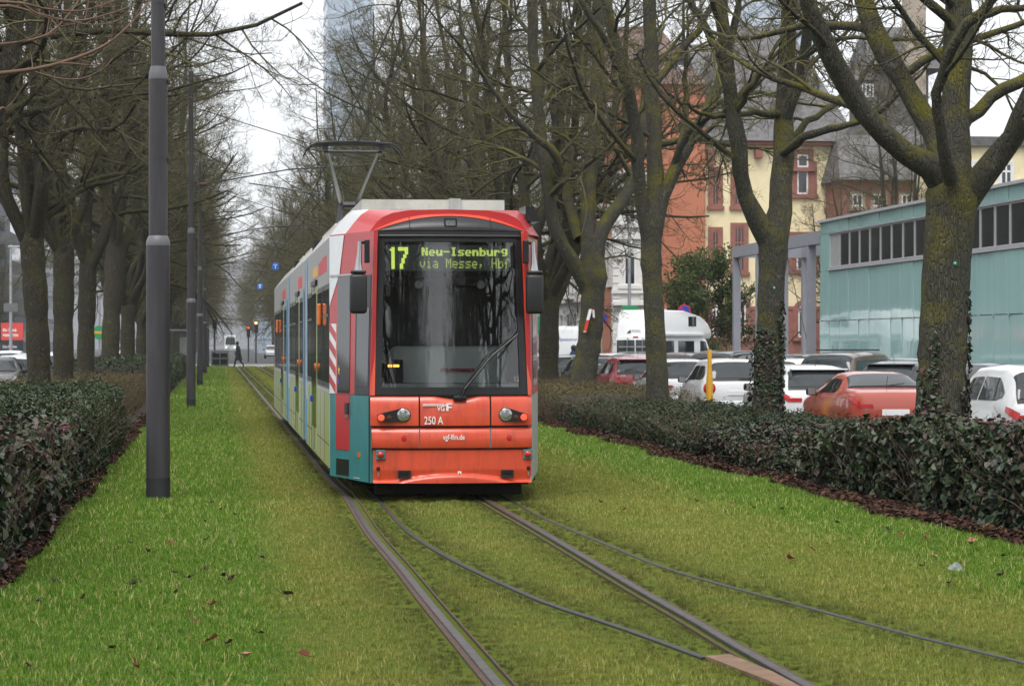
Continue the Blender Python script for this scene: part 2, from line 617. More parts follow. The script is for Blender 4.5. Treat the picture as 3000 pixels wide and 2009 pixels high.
def livery_mat():
    """painted-drip artwork on the lower sides: cream with green and orange runs"""
    m, t, b = base_mat('livery')
    tc = t.nodes.new('ShaderNodeTexCoord')
    mp = t.nodes.new('ShaderNodeMapping')
    mp.inputs['Scale'].default_value = (1, 1, 0.10)
    t.links.new(tc.outputs['Object'], mp.inputs['Vector'])
    n1 = noise(t, mp.outputs['Vector'], 2.6, 5, 0.6)
    n2 = noise(t, mp.outputs['Vector'], 0.8, 3)
    n3 = noise(t, mp.outputs['Vector'], 5.5, 5, 0.65)
    c = mixrgb(t, maprange(t, n1.outputs['Fac'], 0.42, 0.62), (0.46, 0.47, 0.30), (0.30, 0.40, 0.12))
    c = mixrgb(t, maprange(t, n2.outputs['Fac'], 0.52, 0.66), c, (0.52, 0.52, 0.42))
    c = mixrgb(t, maprange(t, n3.outputs['Fac'], 0.60, 0.70, 0, 0.8), c, (0.60, 0.25, 0.06))
    t.links.new(c, b.inputs['Base Color'])
    setin(b, Roughness=0.4)
    b.inputs['Coat Weight'].default_value = 0.2
    M['livery'] = m


livery_mat()


def grass_mats():
    # colour of the turf, by place: yellower and drier between and beside the rails, fresher at the edges
    def turf(t, pos):
        sep = t.nodes.new('ShaderNodeSeparateXYZ')
        rot = t.nodes.new('ShaderNodeVectorRotate')
        rot.rotation_type = 'Z_AXIS'
        rot.inputs['Angle'].default_value = -TH
        t.links.new(pos, rot.inputs['Vector'])
        t.links.new(rot.outputs['Vector'], sep.inputs[0])
        n1 = noise(t, pos, 0.75, 8, 0.72)
        n2 = noise(t, pos, 7.0, 4, 0.6)
        # dryness over the track bed: 1 inside v = 0.6..4.6, 0 at the edges
        left = maprange(t, sep.outputs['X'], 0.20, 0.62)
        right = maprange(t, sep.outputs['X'], 5.5, 4.7)
        mul = t.nodes.new('ShaderNodeMath')
        mul.operation = 'MULTIPLY'
        t.links.new(left, mul.inputs[0])
        t.links.new(right, mul.inputs[1])
        ad = t.nodes.new('ShaderNodeMath')
        ad.operation = 'MULTIPLY_ADD'
        t.links.new(n1.outputs['Fac'], ad.inputs[0])
        ad.inputs[1].default_value = 2.0
        t.links.new(mul.outputs[0], ad.inputs[2])
        dry = maprange(t, ad.outputs[0], 1.05, 2.15)
        return dry, n2.outputs['Fac']

    m, t, b = base_mat('turf_ground')
    geo = t.nodes.new('ShaderNodeNewGeometry')
    dry, fine = turf(t, geo.outputs['Position'])
    c = mixrgb(t, dry, (0.050, 0.120, 0.010), (0.110, 0.130, 0.016))
    c = mixrgb(t, maprange(t, fine, 0.35, 0.7, 0, 0.5), c, (0.05, 0.065, 0.014))
    t.links.new(c, b.inputs['Base Color'])
    setin(b, Roughness=0.95)
    b.inputs['Specular IOR Level'].default_value = 0.1
    bp = t.nodes.new('ShaderNodeBump')
    bp.inputs['Strength'].default_value = 0.7
    bp.inputs['Distance'].default_value = 0.03
    n5 = noise(t, geo.outputs['Position'], 30, 5)
    t.links.new(n5.outputs['Fac'], bp.inputs['Height'])
    t.links.new(bp.outputs['Normal'], b.inputs['Normal'])
    M['turf_ground'] = m

    m, t, b = base_mat('grass_blade')
    geo = t.nodes.new('ShaderNodeNewGeometry')
    oi = t.nodes.new('ShaderNodeObjectInfo')
    at = t.nodes.new('ShaderNodeAttribute')
    at.attribute_name = 'rnd'
    dry, fine = turf(t, geo.outputs['Position'])
    green = mixrgb(t, at.outputs['Fac'], (0.050, 0.150, 0.009), (0.215, 0.385, 0.026))
    straw = mixrgb(t, at.outputs['Fac'], (0.105, 0.145, 0.012), (0.530, 0.490, 0.115))
    c = mixrgb(t, dry, green, straw)
    # single dead blades anywhere
    c = mixrgb(t, maprange(t, at.outputs['Fac'], 0.86, 0.90), c, (0.62, 0.55, 0.22))
    c = mixrgb(t, maprange(t, fine, 0.42, 0.68, 0.0, 0.45), c, (0.075, 0.145, 0.012))
    # blades turn darker and browner close to the rails
    rail_tone = t.nodes.new('ShaderNodeAttribute')
    rail_tone.attribute_type = 'INSTANCER'
    rail_tone.attribute_name = 'oil'
    c = mixrgb(t, rail_tone.outputs['Fac'], c, (0.050, 0.048, 0.014))
    t.links.new(c, b.inputs['Base Color'])
    setin(b, Roughness=0.6)
    b.inputs['Specular IOR Level'].default_value = 0.25
    tl = t.nodes.new('ShaderNodeBsdfTranslucent')
    t.links.new(c, tl.inputs['Color'])
    mx = t.nodes.new('ShaderNodeMixShader')
    mx.inputs['Fac'].default_value = 0.3
    t.links.new(b.outputs['BSDF'], mx.inputs[1])
    t.links.new(tl.outputs['BSDF'], mx.inputs[2])
    t.links.new(mx.outputs['Shader'], t.nodes['Material Output'].inputs['Surface'])
    M['grass_blade'] = m


grass_mats()
leaf_mat('ivy_leaf', [(0, (0.012, 0.022, 0.010)), (0.3, (0.026, 0.048, 0.020)), (0.55, (0.048, 0.072, 0.030)), (0.72, (0.058, 0.048, 0.026)), (0.86, (0.060, 0.030, 0.032)), (1, (0.105, 0.034, 0.042))], 0.46, 0.45)
leaf_mat('privet_leaf', [(0, (0.012, 0.024, 0.009)), (0.5, (0.034, 0.060, 0.020)), (0.8, (0.066, 0.088, 0.032)), (0.9, (0.070, 0.056, 0.026)), (1, (0.095, 0.055, 0.028))], 0.46, 0.45)
leaf_mat('dry_leaf', [(0, (0.060, 0.032, 0.018)), (0.4, (0.085, 0.080, 0.026)), (0.7, (0.120, 0.110, 0.035)), (1, (0.13, 0.075, 0.035))], 0.7, 0.3)
leaf_mat('yew_leaf', [(0, (0.022, 0.042, 0.014)), (0.6, (0.065, 0.095, 0.024)), (1, (0.15, 0.16, 0.035))], 0.6, 0.3)
leaf_mat('litter_leaf', [(0, (0.022, 0.012, 0.009)), (0.5, (0.055, 0.024, 0.016)), (1, (0.13, 0.058, 0.036))], 0.8, 0.3)
mat('fallen_tan', (0.36, 0.20, 0.11), 0.7, var=0.2, scale=30)
mat('fallen_rust', (0.17, 0.05, 0.018), 0.7, var=0.25, scale=30)
mat('fallen_dark', (0.05, 0.026, 0.016), 0.8, var=0.3, scale=30)


# ------------------------------------------------------------------ ground, lawn, roads
def P(x, y, z=0.0):
    """where a point of the ground was measured (photograph pixels to metres on the plane at height z)"""
    Y = (EYE - z) * 7500.0 / (y - 1003.0)
    return Vector(((x - 1500.0) / 7500.0 * Y, Y, z))


def uv(p):
    return (-p[0] * ST + p[1] * CT, p[0] * CT + p[1] * ST)


def wob(a, b, s=0.0):
    """smooth uneven number, about -1..1"""
    return (np.sin(a * 1.3 + s) + np.sin(a * 2.9 + b * 1.7 + s * 2.1) * 0.6 + np.sin(b * 3.7 - a * 0.8 + s * 0.7) * 0.6 + np.sin(a * 7.1 + b * 5.3 + s) * 0.3) / 2.5


def sheet(name, us, vs, zf, m, kind='structure', label=None):
    mb = MB()
    mb.grid([[AV(u, v, zf(u, v)) for v in vs] for u in us])
    o = mb.build(name, m, None, smooth=True)
    tag(o, label, None, None, kind)
    return o


def slab(name, u0, u1, v0, v1, z0, z1, m, parent=None):
    mb = MB()
    pts = [AV(u, v, z) for u in (u0, u1) for v in (v0, v1) for z in (z0, z1)]
    mb.add(pts, [(0, 1, 3, 2), (4, 6, 7, 5), (0, 4, 5, 1), (2, 3, 7, 6), (0, 2, 6, 4), (1, 5, 7, 3)])
    return mb.build(name, m, parent)


g = MB().add([(-1500, -800, -0.34), (1500, -800, -0.34), (1500, 2600, -0.34), (-1500, 2600, -0.34)], [(0, 1, 2, 3)]).build('ground', M['ground'])
tag(g, kind='structure')
for nm, v0, v1 in (('road', 10.62, 23.0), ('road', -21.0, -5.92)):
    o = sheet(nm, [-60, 20, 60, 100, 181], [v0, v1], lambda u, v: -0.22, M['asphalt'])
    o['label'] = 'asphalt carriageway beside the tree-lined tram lawn'
for v0, v1 in ((23.2, 30.0), (-27.0, -21.2)):
    tag(slab('pavement', -60, 180.5, v0, v1, -0.36, -0.17, M['paving']), kind='structure')
o = slab('lawn', -60, 180.9, -5.6, 10.3, -0.4, 0.0, M['turf_ground'])
tag(o, kind='structure')
for v0, v1 in ((10.304, 10.46), (-5.76, -5.604)):
    k = slab('kerb', -60, 180.9, v0, v1, -0.4, -0.09, M['kerb_stone'])
    tag(k, kind='structure')
tag(sheet('cross_street', [181.0, 206.0], [-60, 60], lambda u, v: -0.02, M['paving']), kind='structure')
tag(sheet('avenue_street', [206.1, 900], [-24, 24], lambda u, v: -0.03, M['asphalt']), kind='structure')
for v0 in (-11.2, 14.9):
    for i in range(9):
        q = sheet('lane_marking', [24 + i * 16, 28 + i * 16], [v0, v0 + 0.14], lambda u, v: -0.216, M['road_paint'])
        tag(q, kind='structure')
for i in range(9):
    q = sheet('crossing_marking', [183.0, 186.5], [-3.5 + i * 1.1, -3.5 + i * 1.1 + 0.5], lambda u, v: -0.016, M['road_paint'])
    tag(q, kind='structure')

EDGE_R = lambda u: 6.44 + 0.16 * wob(u * 0.5, 0.0, 1.0) + 0.10 * wob(u * 1.9, 1.0, 2.0)
EDGE_L = lambda u: -1.42 + 0.08 * wob(u * 0.6, 0.0, 4.0) + 0.05 * wob(u * 2.0, 1.0, 5.0)
us = np.concatenate([np.arange(-20, 60, 0.5), np.arange(60, 176, 4.0)])
mb = MB()
mb.grid([[AV(u, float(EDGE_R(u)) + f * (10.2 - float(EDGE_R(u))), 0.004 + (0.02 * wob(u * 2, f * 7) + 0.02 if 0 < f < 1 else 0)) for f in (0, 0.05, 0.12, 0.2, 0.4, 0.7, 1)] for u in us])
o = mb.build('hedge_soil', M['soil'], None, True); tag(o, kind='structure')
mb = MB()
mb.grid([[AV(u, float(EDGE_L(u)) + f * (-5.5 - float(EDGE_L(u))), 0.004 + (0.02 * wob(u * 2, f * 7) + 0.02 if 0 < f < 1 else 0)) for f in (0, 0.05, 0.12, 0.2, 0.4, 0.7, 1)] for u in us])
o = mb.build('hedge_soil', M['soil'], None, True); tag(o, kind='structure')


# ------------------------------------------------------------------ rails
def smooth_path(pts, step=0.35):
    pts = [np.array(p[:2]) for p in pts]
    out = []
    ext = [2 * pts[0] - pts[1]] + pts + [2 * pts[-1] - pts[-2]]
    for i in range(1, len(ext) - 2):
        a, b, c, d = ext[i - 1:i + 3]
        n = max(2, min(40, int(np.linalg.norm(c - b) / step)))
        for k in range(n):
            t = k / n
            out.append(0.5 * ((2 * b) + (-a + c) * t + (2 * a - 5 * b + 4 * c - d) * t * t + (-a + 3 * b - 3 * c + d) * t ** 3))
    out.append(ext[-2])
    return np.array(out)


def far_pts(v, us=(30, 36, 45, 60, 90, 130, 180.8)):
    return [tuple(AV(u, v)) for u in us]


RAIL_PX = [
    ([(1461, 2009), (1410, 1949), (1342, 1868), (1256, 1765), (1171, 1659), (1085, 1556), (1017, 1449)], 1.37, 1, (-0.32, -1.2)),
    ([(2067, 1929), (1854, 1851), (1726, 1808), (1598, 1765), (1427, 1689), (1299, 1624), (1196, 1556), (1128, 1484)], 1.70, 1, None),
    ([(2332, 2000), (2144, 1893), (2025, 1821), (1854, 1723), (1683, 1620), (1547, 1539), (1461, 1490)], 2.79, -1, (0.66, -1.4)),
    ([(3000, 1940), (2622, 1847), (2366, 1778), (2110, 1710), (1939, 1659), (1769, 1590), (1598, 1518), (1512, 1473)], 3.09, -1, (1.2, -0.62)),
]
RAIL_LABEL = ['rusty grooved rail running along the outer side of the tram to the bottom edge',
              'thin curved rail that ends at the rust-brown plate',
              'grooved rail with a rust-brown plate lying against it',
              'outermost rail curving away until grass hides it']
RAILS = []
for (px, vf, side, ext), lab in zip(RAIL_PX, RAIL_LABEL):
    pts = [P(*p) for p in px]
    if ext:
        d = Vector((pts[0].x - pts[1].x, pts[0].y - pts[1].y, 0)).normalized()
        pts = [pts[0] + d * 9, pts[0] + d * 4] + pts
    path = smooth_path([tuple(p) for p in pts] + far_pts(vf))
    RAILS.append(path)
    tan = np.gradient(path, axis=0)
    tan /= np.linalg.norm(tan, axis=1)[:, None]
    nor = np.stack([tan[:, 1], -tan[:, 0]], 1) * (-1 if True else 1)
    # inner side = towards the track's middle, where the flange groove lies
    inner = np.stack([CT, ST])
    sgn = np.sign(nor @ inner)
    nor = nor * sgn[:, None] * side

    def strip(prof, name, m, parent):
        rows = []
        for p, n in zip(path, nor):
            rows.append([(p[0] + n[0] * a, p[1] + n[1] * a, z) for a, z in prof])
        return MB().grid(rows).build(name, m, parent)
    t = thing('tram_rail', lab, 'rail', (0, 0, 0))
    sunk = 0.0
    if side * 0 == 0 and vf in (1.37, 2.79):
        strip([(-0.064, -0.02), (-0.064, 0.014), (-0.034, 0.016)], 'rail_edge', M['rail_rust'], t)
    if vf in (1.37, 2.79):
        strip([(-0.034, 0.0), (-0.032, 0.022), (-0.026, 0.025), (0.016, 0.025), (0.020, 0.021), (0.020, -0.02)], 'rail_head', M['rail_top'], t)
        strip([(0.020, -0.012), (0.070, -0.012)], 'flange_groove', M['rail_groove'], t)
    else:
        z = 0.014 if vf == 1.70 else 0.008
        strip([(-0.026, -0.02), (-0.024, z - .003), (-0.018, z), (0.014, z), (0.018, z - .004), (0.018, -0.03)], 'rail_head', M['rail_dark'], t)
        strip([(0.018, -0.014), (0.052, -0.014)], 'flange_groove', M['rail_groove'], t)
    if vf in (1.37, 2.79):
        strip([(0.070, -0.02), (0.070, 0.017), (0.081, 0.017), (0.081, -0.02)], 'guard_lip', M['rail_rust'], t)
mb = MB()
pp = [P(2066, 1931), P(2138, 1925), P(2262, 1976), P(2420, 2060), P(2340, 2045), P(2250, 2003)]
mb.prism([(p.x, p.y) for p in pp], 'z', -0.02, 0.024)
o = mb.build('rail_plate', M['rust_plate'])
tag(o, 'flat rust-brown wedge plate beside the rails in the grass', 'plate')

# ------------------------------------------------------------------ turf: tufts of blades
TUFTS = bpy.data.collections.new('turf_tufts')       # holds the blade meshes; not a thing of the scene
for k in range(7):
    nb = 22
    V, F, A = [], [], []
    for i in range(nb):
        r = 0.045 * math.sqrt(random.random())
        a = random.random() * 6.283
        bx, by = r * math.cos(a), r * math.sin(a)
        h = random.uniform(0.018, 0.044) * (1.35 if random.random() < 0.12 else 1)
        ang = random.random() * 6.283
        lean = random.uniform(0.15, 0.95) * h
        dx, dy = math.cos(ang), math.sin(ang)
        w = random.uniform(0.0011, 0.0022)
        wx, wy = -dy * w, dx * w
        b = len(V)
        V += [(bx - wx, by - wy, -0.005), (bx + wx, by + wy, -0.005),
              (bx + dx * lean * 0.35 - wx * 0.8, by + dy * lean * 0.35 - wy * 0.8, h * 0.62),
              (bx + dx * lean * 0.35 + wx * 0.8, by + dy * lean * 0.35 + wy * 0.8, h * 0.62),
              (bx + dx * lean, by + dy * lean, h)]
        F += [(b, b + 1, b + 3), (b, b + 3, b + 2), (b + 2, b + 3, b + 4)]
        q = random.random()
        A += [q] * 5
    me = np_mesh('tuft', np.array(V), np.array(F), M['grass_blade'])
    at = me.attributes.new('rnd', 'FLOAT', 'POINT')
    at.data.foreach_set('value', np.array(A, dtype=np.float32))
    TUFTS.objects.link(bpy.data.objects.new('tuft', me))

pts, scl, rail_tones = [], [], []
for (u0, u1, dens, s) in ((10.5, 16, 430, 1.0), (16, 24, 360, 1.06), (24, 36, 210, 1.3), (36, 60, 90, 1.7), (60, 100, 30, 2.4), (100, 181, 11, 3.2)):
    n = int((u1 - u0) * 8.6 * dens)
    u = rng.uniform(u0, u1, n)
    v = rng.uniform(-1.75, 6.85, n)
    keep = (v < EDGE_R(u) - 0.02 + rng.normal(0, 0.10, n)) & (v > EDGE_L(u) + 0.02 + rng.normal(0, 0.08, n))
    if u1 <= 60:      # only what the frame can show, plus a step to each side
        X, Y = v * CT - u * ST, v * ST + u * CT
        keep &= np.abs(X) < Y * 0.2 + 2.2
    u, v = u[keep], v[keep]
    x, y = v * CT - u * ST, v * ST + u * CT
    near = np.full(len(x), 9.0)
    ridx = np.zeros(len(x), int)
    for ri, path in enumerate(RAILS):
        for i0 in range(0, len(path) - 1):
            a, b = path[i0], path[i0 + 1]
            if max(a[1], b[1]) < 9: continue
            m_ = (y > min(a[1], b[1]) - 0.4) & (y < max(a[1], b[1]) + 0.4)
            if not m_.any(): continue
            d = b - a
            q = np.stack([x[m_], y[m_]], 1) - a
            t_ = np.clip((q @ d) / (d @ d), 0, 1)
            ds = np.linalg.norm(q - t_[:, None] * d, axis=1)
            nm = near[m_]
            better = ds < nm
            nm[better] = ds[better]
            near[m_] = nm
            rr = ridx[m_]; rr[better] = ri; ridx[m_] = rr
    clear = np.where(ridx == 0, 0.092, np.where(ridx == 2, 0.086, 0.046))
    # the far end of the outer rail and the tip of the thin rail are overgrown
    over = (ridx == 3) & (u < 19.0)
    clear = np.where(over, 0.040, clear)
    rail_tone = np.clip(0.85 * np.exp(-np.clip(near - clear, 0, 9) / 0.13) + 0.25 * np.exp(-near / 0.4), 0, 0.85)
    ok = near > clear * (1 + 0.0 * s)
    sc = s * (0.85 + 0.35 * rng.random(len(x))) * (0.92 + 0.25 * wob(u * 1.1, v * 1.3, 3))
    sc = np.where(near < clear + 0.10, sc * 0.72, sc)
    # tufts standing a bit proud beyond the mown track bed
    bed = (v > 0.3) & (v < 4.9)
    sc = np.where(bed, sc * 0.64, sc * 0.95)
    # a worn seam with bare soil along the edge of the track bed
    seam = (np.abs(v - 0.42 - 0.05 * wob(u * 1.5, 0, 3)) < 0.02 + 0.05 * np.clip(wob(u * 0.9, 1.0, 6), 0, 1)) & (u < 50)
    thin = (wob(u * 2.6, v * 3.1, 11) + wob(u * 6.3, v * 5.7, 2) * 0.5 > 0.72) & (rng.random(len(u)) < 0.75)
    near = np.where(seam | thin, 0.0, near)
    pts.append(np.stack([x[ok], y[ok], np.zeros(ok.sum())], 1))
    scl.append(sc[ok])
    rail_tones.append(rail_tone[ok])
rail_tones = np.concatenate(rail_tones).astype(np.float32)
pts = np.concatenate(pts); scl = np.concatenate(scl).astype(np.float32)
me = bpy.data.meshes.new('turf_grass')
me.vertices.add(len(pts))
me.vertices.foreach_set('co', pts.astype(np.float32).ravel())
for nm, ty, val in (('scl', 'FLOAT', scl), ('oil', 'FLOAT', rail_tones), ('ang', 'FLOAT', (rng.random(len(pts)) * 6.283).astype(np.float32))):
    at = me.attributes.new(nm, ty, 'POINT')
    at.data.foreach_set('value', val)
at = me.attributes.new('pick', 'INT', 'POINT')
at.data.foreach_set('value', rng.integers(0, 7, len(pts)).astype(np.int32))
turf = link('turf_grass', me)
tag(turf, 'mown green and straw-yellow grass around the tram rails', 'grass', None, 'stuff')
ng = bpy.data.node_groups.new('turf', 'GeometryNodeTree')
ng.interface.new_socket('Geometry', in_out='INPUT', socket_type='NodeSocketGeometry')
ng.interface.new_socket('Geometry', in_out='OUTPUT', socket_type='NodeSocketGeometry')
N = ng.nodes
gi, go = N.new('NodeGroupInput'), N.new('NodeGroupOutput')
iop = N.new('GeometryNodeInstanceOnPoints')
ci = N.new('GeometryNodeCollectionInfo')
ci.inputs['Collection'].default_value = TUFTS
ci.inputs['Separate Children'].default_value = True
ci.inputs['Reset Children'].default_value = True
iop.inputs['Pick Instance'].default_value = True


def named(nm, ty):
    a = N.new('GeometryNodeInputNamedAttribute')
    a.data_type = ty
    a.inputs['Name'].default_value = nm
    return a.outputs[0]


cx = N.new('ShaderNodeCombineXYZ')
ng.links.new(named('ang', 'FLOAT'), cx.inputs['Z'])
er = N.new('FunctionNodeEulerToRotation')
ng.links.new(cx.outputs[0], er.inputs[0])
ng.links.new(gi.outputs[0], iop.inputs['Points'])
ng.links.new(ci.outputs[0], iop.inputs['Instance'])
ng.links.new(named('pick', 'INT'), iop.inputs['Instance Index'])
ng.links.new(er.outputs[0], iop.inputs['Rotation'])
ng.links.new(named('scl', 'FLOAT'), iop.inputs['Scale'])
ng.links.new(iop.outputs[0], go.inputs[0])
md = turf.modifiers.new('turf', 'NODES')
md.node_group = ng


# ------------------------------------------------------------------ leaves and hedges
def leaf_mesh(name, pos, nrm, size, m, shape=0.62, rnd=None, parent=None, fold=0.22, lite=False):
    """leaves with a folded midrib: 6 vertices, two quads each"""
    n = len(pos)
    nrm = nrm / np.linalg.norm(nrm, axis=1)[:, None]
    r = rng.normal(size=(n, 3))
    t = r - nrm * (r * nrm).sum(1)[:, None]
    t /= np.linalg.norm(t, axis=1)[:, None]
    s = np.cross(nrm, t)
    L = (size * rng.uniform(0.45, 1.4, n))[:, None]
    W = L * shape * 0.5
    up = nrm * L * fold
    if lite:
        v = np.empty((n, 4, 3))
        v[:, 0] = pos - t * L * 0.5
        v[:, 1] = pos + s * W + up
        v[:, 2] = pos + t * L * 0.5
        v[:, 3] = pos - s * W + up
        b = (np.arange(n) * 4)[:, None]
        me = np_mesh(name, v.reshape(-1, 3), b + np.array([[0, 1, 2, 3]]), m, False)
        q = rng.random(n) if rnd is None else rnd
        at = me.attributes.new('rnd', 'FLOAT', 'POINT')
        at.data.foreach_set('value', np.repeat(q, 4).astype(np.float32))
        return link(name, me, parent)
    v = np.empty((n, 6, 3))
    v[:, 0] = pos - t * L * 0.5
    v[:, 1] = pos - t * L * 0.12 + s * W + up
    v[:, 2] = pos + t * L * 0.2 + s * W * 0.8 + up * 0.8
    v[:, 3] = pos + t * L * 0.5 - nrm * L * 0.08
    v[:, 4] = pos + t * L * 0.2 - s * W * 0.8 + up * 0.8
    v[:, 5] = pos - t * L * 0.12 - s * W + up
    b = (np.arange(n) * 6)[:, None]
    F = np.concatenate([b + np.array([0, 1, 2, 3]), b + np.array([0, 3, 4, 5])], 1).reshape(-1, 4)
    me = np_mesh(name, v.reshape(-1, 3), F, m, False)
    q = rng.random(n) if rnd is None else rnd
    at = me.attributes.new('rnd', 'FLOAT', 'POINT')
    at.data.foreach_set('value', np.repeat(q, 6).astype(np.float32))
    return link(name, me, parent)


def tubes(P_, R_, sides):
    """many tapering tubes at once: P_ (n,k,3), R_ (n,k)"""
    n, k, _ = P_.shape
    T = np.empty_like(P_)
    T[:, 1:-1] = P_[:, 2:] - P_[:, :-2]
    T[:, 0] = P_[:, 1] - P_[:, 0]
    T[:, -1] = P_[:, -1] - P_[:, -2]
    T /= np.linalg.norm(T, axis=2)[..., None] + 1e-9
    d0 = T[:, 0]
    ref = np.where(np.abs(d0[:, 2:3]) < 0.8, np.array([[0., 0, 1]]), np.array([[1., 0, 0]]))
    a = ref[:, None, :] - T * (ref[:, None, :] * T).sum(2)[..., None]
    a /= np.linalg.norm(a, axis=2)[..., None] + 1e-9
    b = np.cross(T, a)
    an = 2 * np.pi * np.arange(sides) / sides
    V = P_[:, :, None, :] + R_[:, :, None, None] * (a[:, :, None, :] * np.cos(an)[None, None, :, None] + b[:, :, None, :] * np.sin(an)[None, None, :, None])
    base = (np.arange(n) * k * sides)[:, None, None]
    i = (np.arange(k - 1) * sides)[None, :, None]
    j = np.arange(sides)[None, None, :]
    q = (np.arange(sides) + 1)[None, None, :] % sides
    F = np.stack([base + i + j, base + i + q, base + i + sides + q, base + i + sides + j], -1).reshape(-1, 4)
    return V.reshape(-1, 3), F


def join(parts):
    V, F, o = [], [], 0
    for v, f in parts:
        V.append(v); F.append(f + o); o += len(v)
    return np.concatenate(V), np.concatenate(F)


def hedge(name, label, u0, u1, v0, v1, hf, leaf, lsize, dens_side, dens_top, rndf=None, twigs=0, dome=False, shape=0.62, stray=0.0):
    """v0 = the side towards the tram lawn, v1 = the street side"""
    sg = 1 if v1 > v0 else -1
    W, Lh = abs(v1 - v0), u1 - u0
    t = thing(name, label, 'hedge', AV(u0, (v0 + v1) / 2, 0))
    org = np.array(AV(u0, (v0 + v1) / 2, 0))
    A = lambda u, v, z: np.stack([v * CT - u * ST, v * ST + u * CT, z], -1) - org
    # inner mass of stems
    mb = MB()
    ring = []
    nu = max(6, int(Lh / 0.6))
    for i in range(nu + 1):
        u = u0 + 0.12 + (Lh - 0.24) * i / nu
        row = []
        for f, g_ in ((0.0, 0.0), (0.0, 0.55), (0.03, 0.86), (0.2, 1.0), (0.5, 1.0), (0.8, 1.0), (0.97, 0.86), (1.0, 0.5), (1.0, 0.0)):
            e = 0.16 if 0 < i < nu else 0.3
            v = v0 + sg * (e + f * (W - 2 * e))
            h = (hf(u, abs(v - v0)) - 0.14) * (1 if 0 < i < nu else 0.8)
            z = max(0.0, g_ * h * (1 + 0.05 * wob(u * 2, v * 2, 1)))
            row.append(tuple(A(np.float64(u), np.float64(v + 0.05 * wob(u * 3, z * 4, 2)), np.float64(z))))
        ring.append(row)
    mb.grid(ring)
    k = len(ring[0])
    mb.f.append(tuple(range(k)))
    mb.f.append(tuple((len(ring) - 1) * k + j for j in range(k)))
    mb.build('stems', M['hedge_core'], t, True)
    P0, N0 = [], []
    def face(n, kind):
        if kind == 'side' or kind == 'back':
            u = rng.uniform(u0, u1, n); v = np.full(n, v0 if kind == 'side' else v1)
            h = np.array([hf(a, abs(b - v0)) for a, b in zip(u, v)])
            z = h * rng.random(n) ** 0.85
            d = 0.10 * wob(u * 0.9, z * 0.8, 7) + 0.14 * wob(u * 2.3, z * 3, 5) + 0.07 * wob(u * 6, z * 9, 8) - 0.10 * np.clip(0.35 - z / np.maximum(h, .1), 0, 1)
            s_ = -sg if kind == 'side' else sg
            v = v + s_ * (d - 0.22 * rng.random(n) ** 1.6 - 0.10 * np.clip(z / np.maximum(h, 0.1) - 0.8, 0, 1) * 5 * 0.6)
            nn = np.tile(np.array([CT * s_, ST * s_, 0.0]), (n, 1))
        elif kind == 'top':
            u = rng.uniform(u0, u1, n); v = v0 + sg * rng.uniform(0, W, n)
            h = np.array([hf(a, abs(b - v0)) for a, b in zip(u, v)])
            e = np.minimum(np.minimum(np.abs(v - v0), np.abs(v1 - v)), np.minimum(u - u0, u1 - u))
            z = h - 0.10 * np.exp(-e / 0.12) + 0.07 * wob(u * 2.0, v * 2.4, 3) + 0.05 * wob(u * 5, v * 6, 6) - 0.16 * rng.random(n) ** 1.8 + 0.10 * rng.random(n) ** 9
            nn = np.tile(np.array([0, 0, 1.0]), (n, 1))
        else:
            u = np.full(n, u0 if kind == 'end0' else u1); v = v0 + sg * rng.uniform(0, W, n)
            h = np.array([hf(a, abs(b - v0)) for a, b in zip(u, v)])
            z = h * rng.random(n) ** 0.85
            s_ = -1 if kind == 'end0' else 1
            u = u + s_ * (0.06 * wob(v * 3, z * 5, 4) - 0.2 * rng.random(n) ** 1.6)
            nn = np.tile(np.array([-ST * s_, CT * s_, 0.0]), (n, 1))
        P0.append(A(u, v, z)); N0.append(nn)
    hm = hf((u0 + u1) / 2, 0.3)
    face(int(Lh * hm * dens_side), 'side')
    face(int(Lh * hm * dens_side * 0.25), 'back')
    face(int(W * hm * dens_side * 0.9), 'end0')
    face(int(W * hm * dens_side * 0.5), 'end1')
    face(int(Lh * W * dens_top), 'top')
    pos = np.concatenate(P0); nr = np.concatenate(N0)
    nr = nr + np.array([0, 0, 0.45]) + rng.normal(size=nr.shape) * 0.55
    q = np.clip(rng.random(len(pos)) * 0.75 + 0.25 * (0.5 + wob(pos[:, 0] * 1.7, pos[:, 1] * 1.9 + pos[:, 2] * 3, 4)), 0, 1)
    if rndf is not None:
        uu = -(pos[:, 0] + org[0]) * ST + (pos[:, 1] + org[1]) * CT
        vv = (pos[:, 0] + org[0]) * CT + (pos[:, 1] + org[1]) * ST
        q = np.clip(rndf(q, uu, vv, pos[:, 2]), 0, 1)
    f = leaf_mesh('foliage', pos, nr, lsize, leaf, shape, q, t, lite=shape < 0.7)
    f['kind'] = 'stuff'
    if twigs:
        n = twigs
        u = rng.uniform(u0, u1, n)
        ed = rng.random(n) < 0.5
        v = np.where(ed, v0 + sg * rng.uniform(0, 0.25, n), v0 + sg * rng.uniform(0.1, W, n))
        h = np.array([hf(a, abs(b - v0)) for a, b in zip(u, v)])
        z0 = np.where(ed, rng.uniform(0.0, 0.5, n) * h, h * 0.55)
        L = rng.uniform(0.3, 0.75, n)
        d = np.stack([rng.normal(0, 0.35, n) - np.where(ed, sg * 0.25, 0) * CT, rng.normal(0, 0.35, n) - np.where(ed, sg * 0.25, 0) * ST, np.ones(n)], 1)
        d /= np.linalg.norm(d, axis=1)[:, None]
        p = A(u, v, z0)
        K = np.linspace(0, 1, 4)
        bend = rng.normal(0, 0.12, (n, 3))
        PP = p[:, None, :] + d[:, None, :] * (L[:, None] * K)[..., None] + bend[:, None, :] * (K ** 2)[None, :, None]
        PP[..., 2] = np.minimum(PP[..., 2], (h + 0.06 + stray * rng.random(n))[:, None])
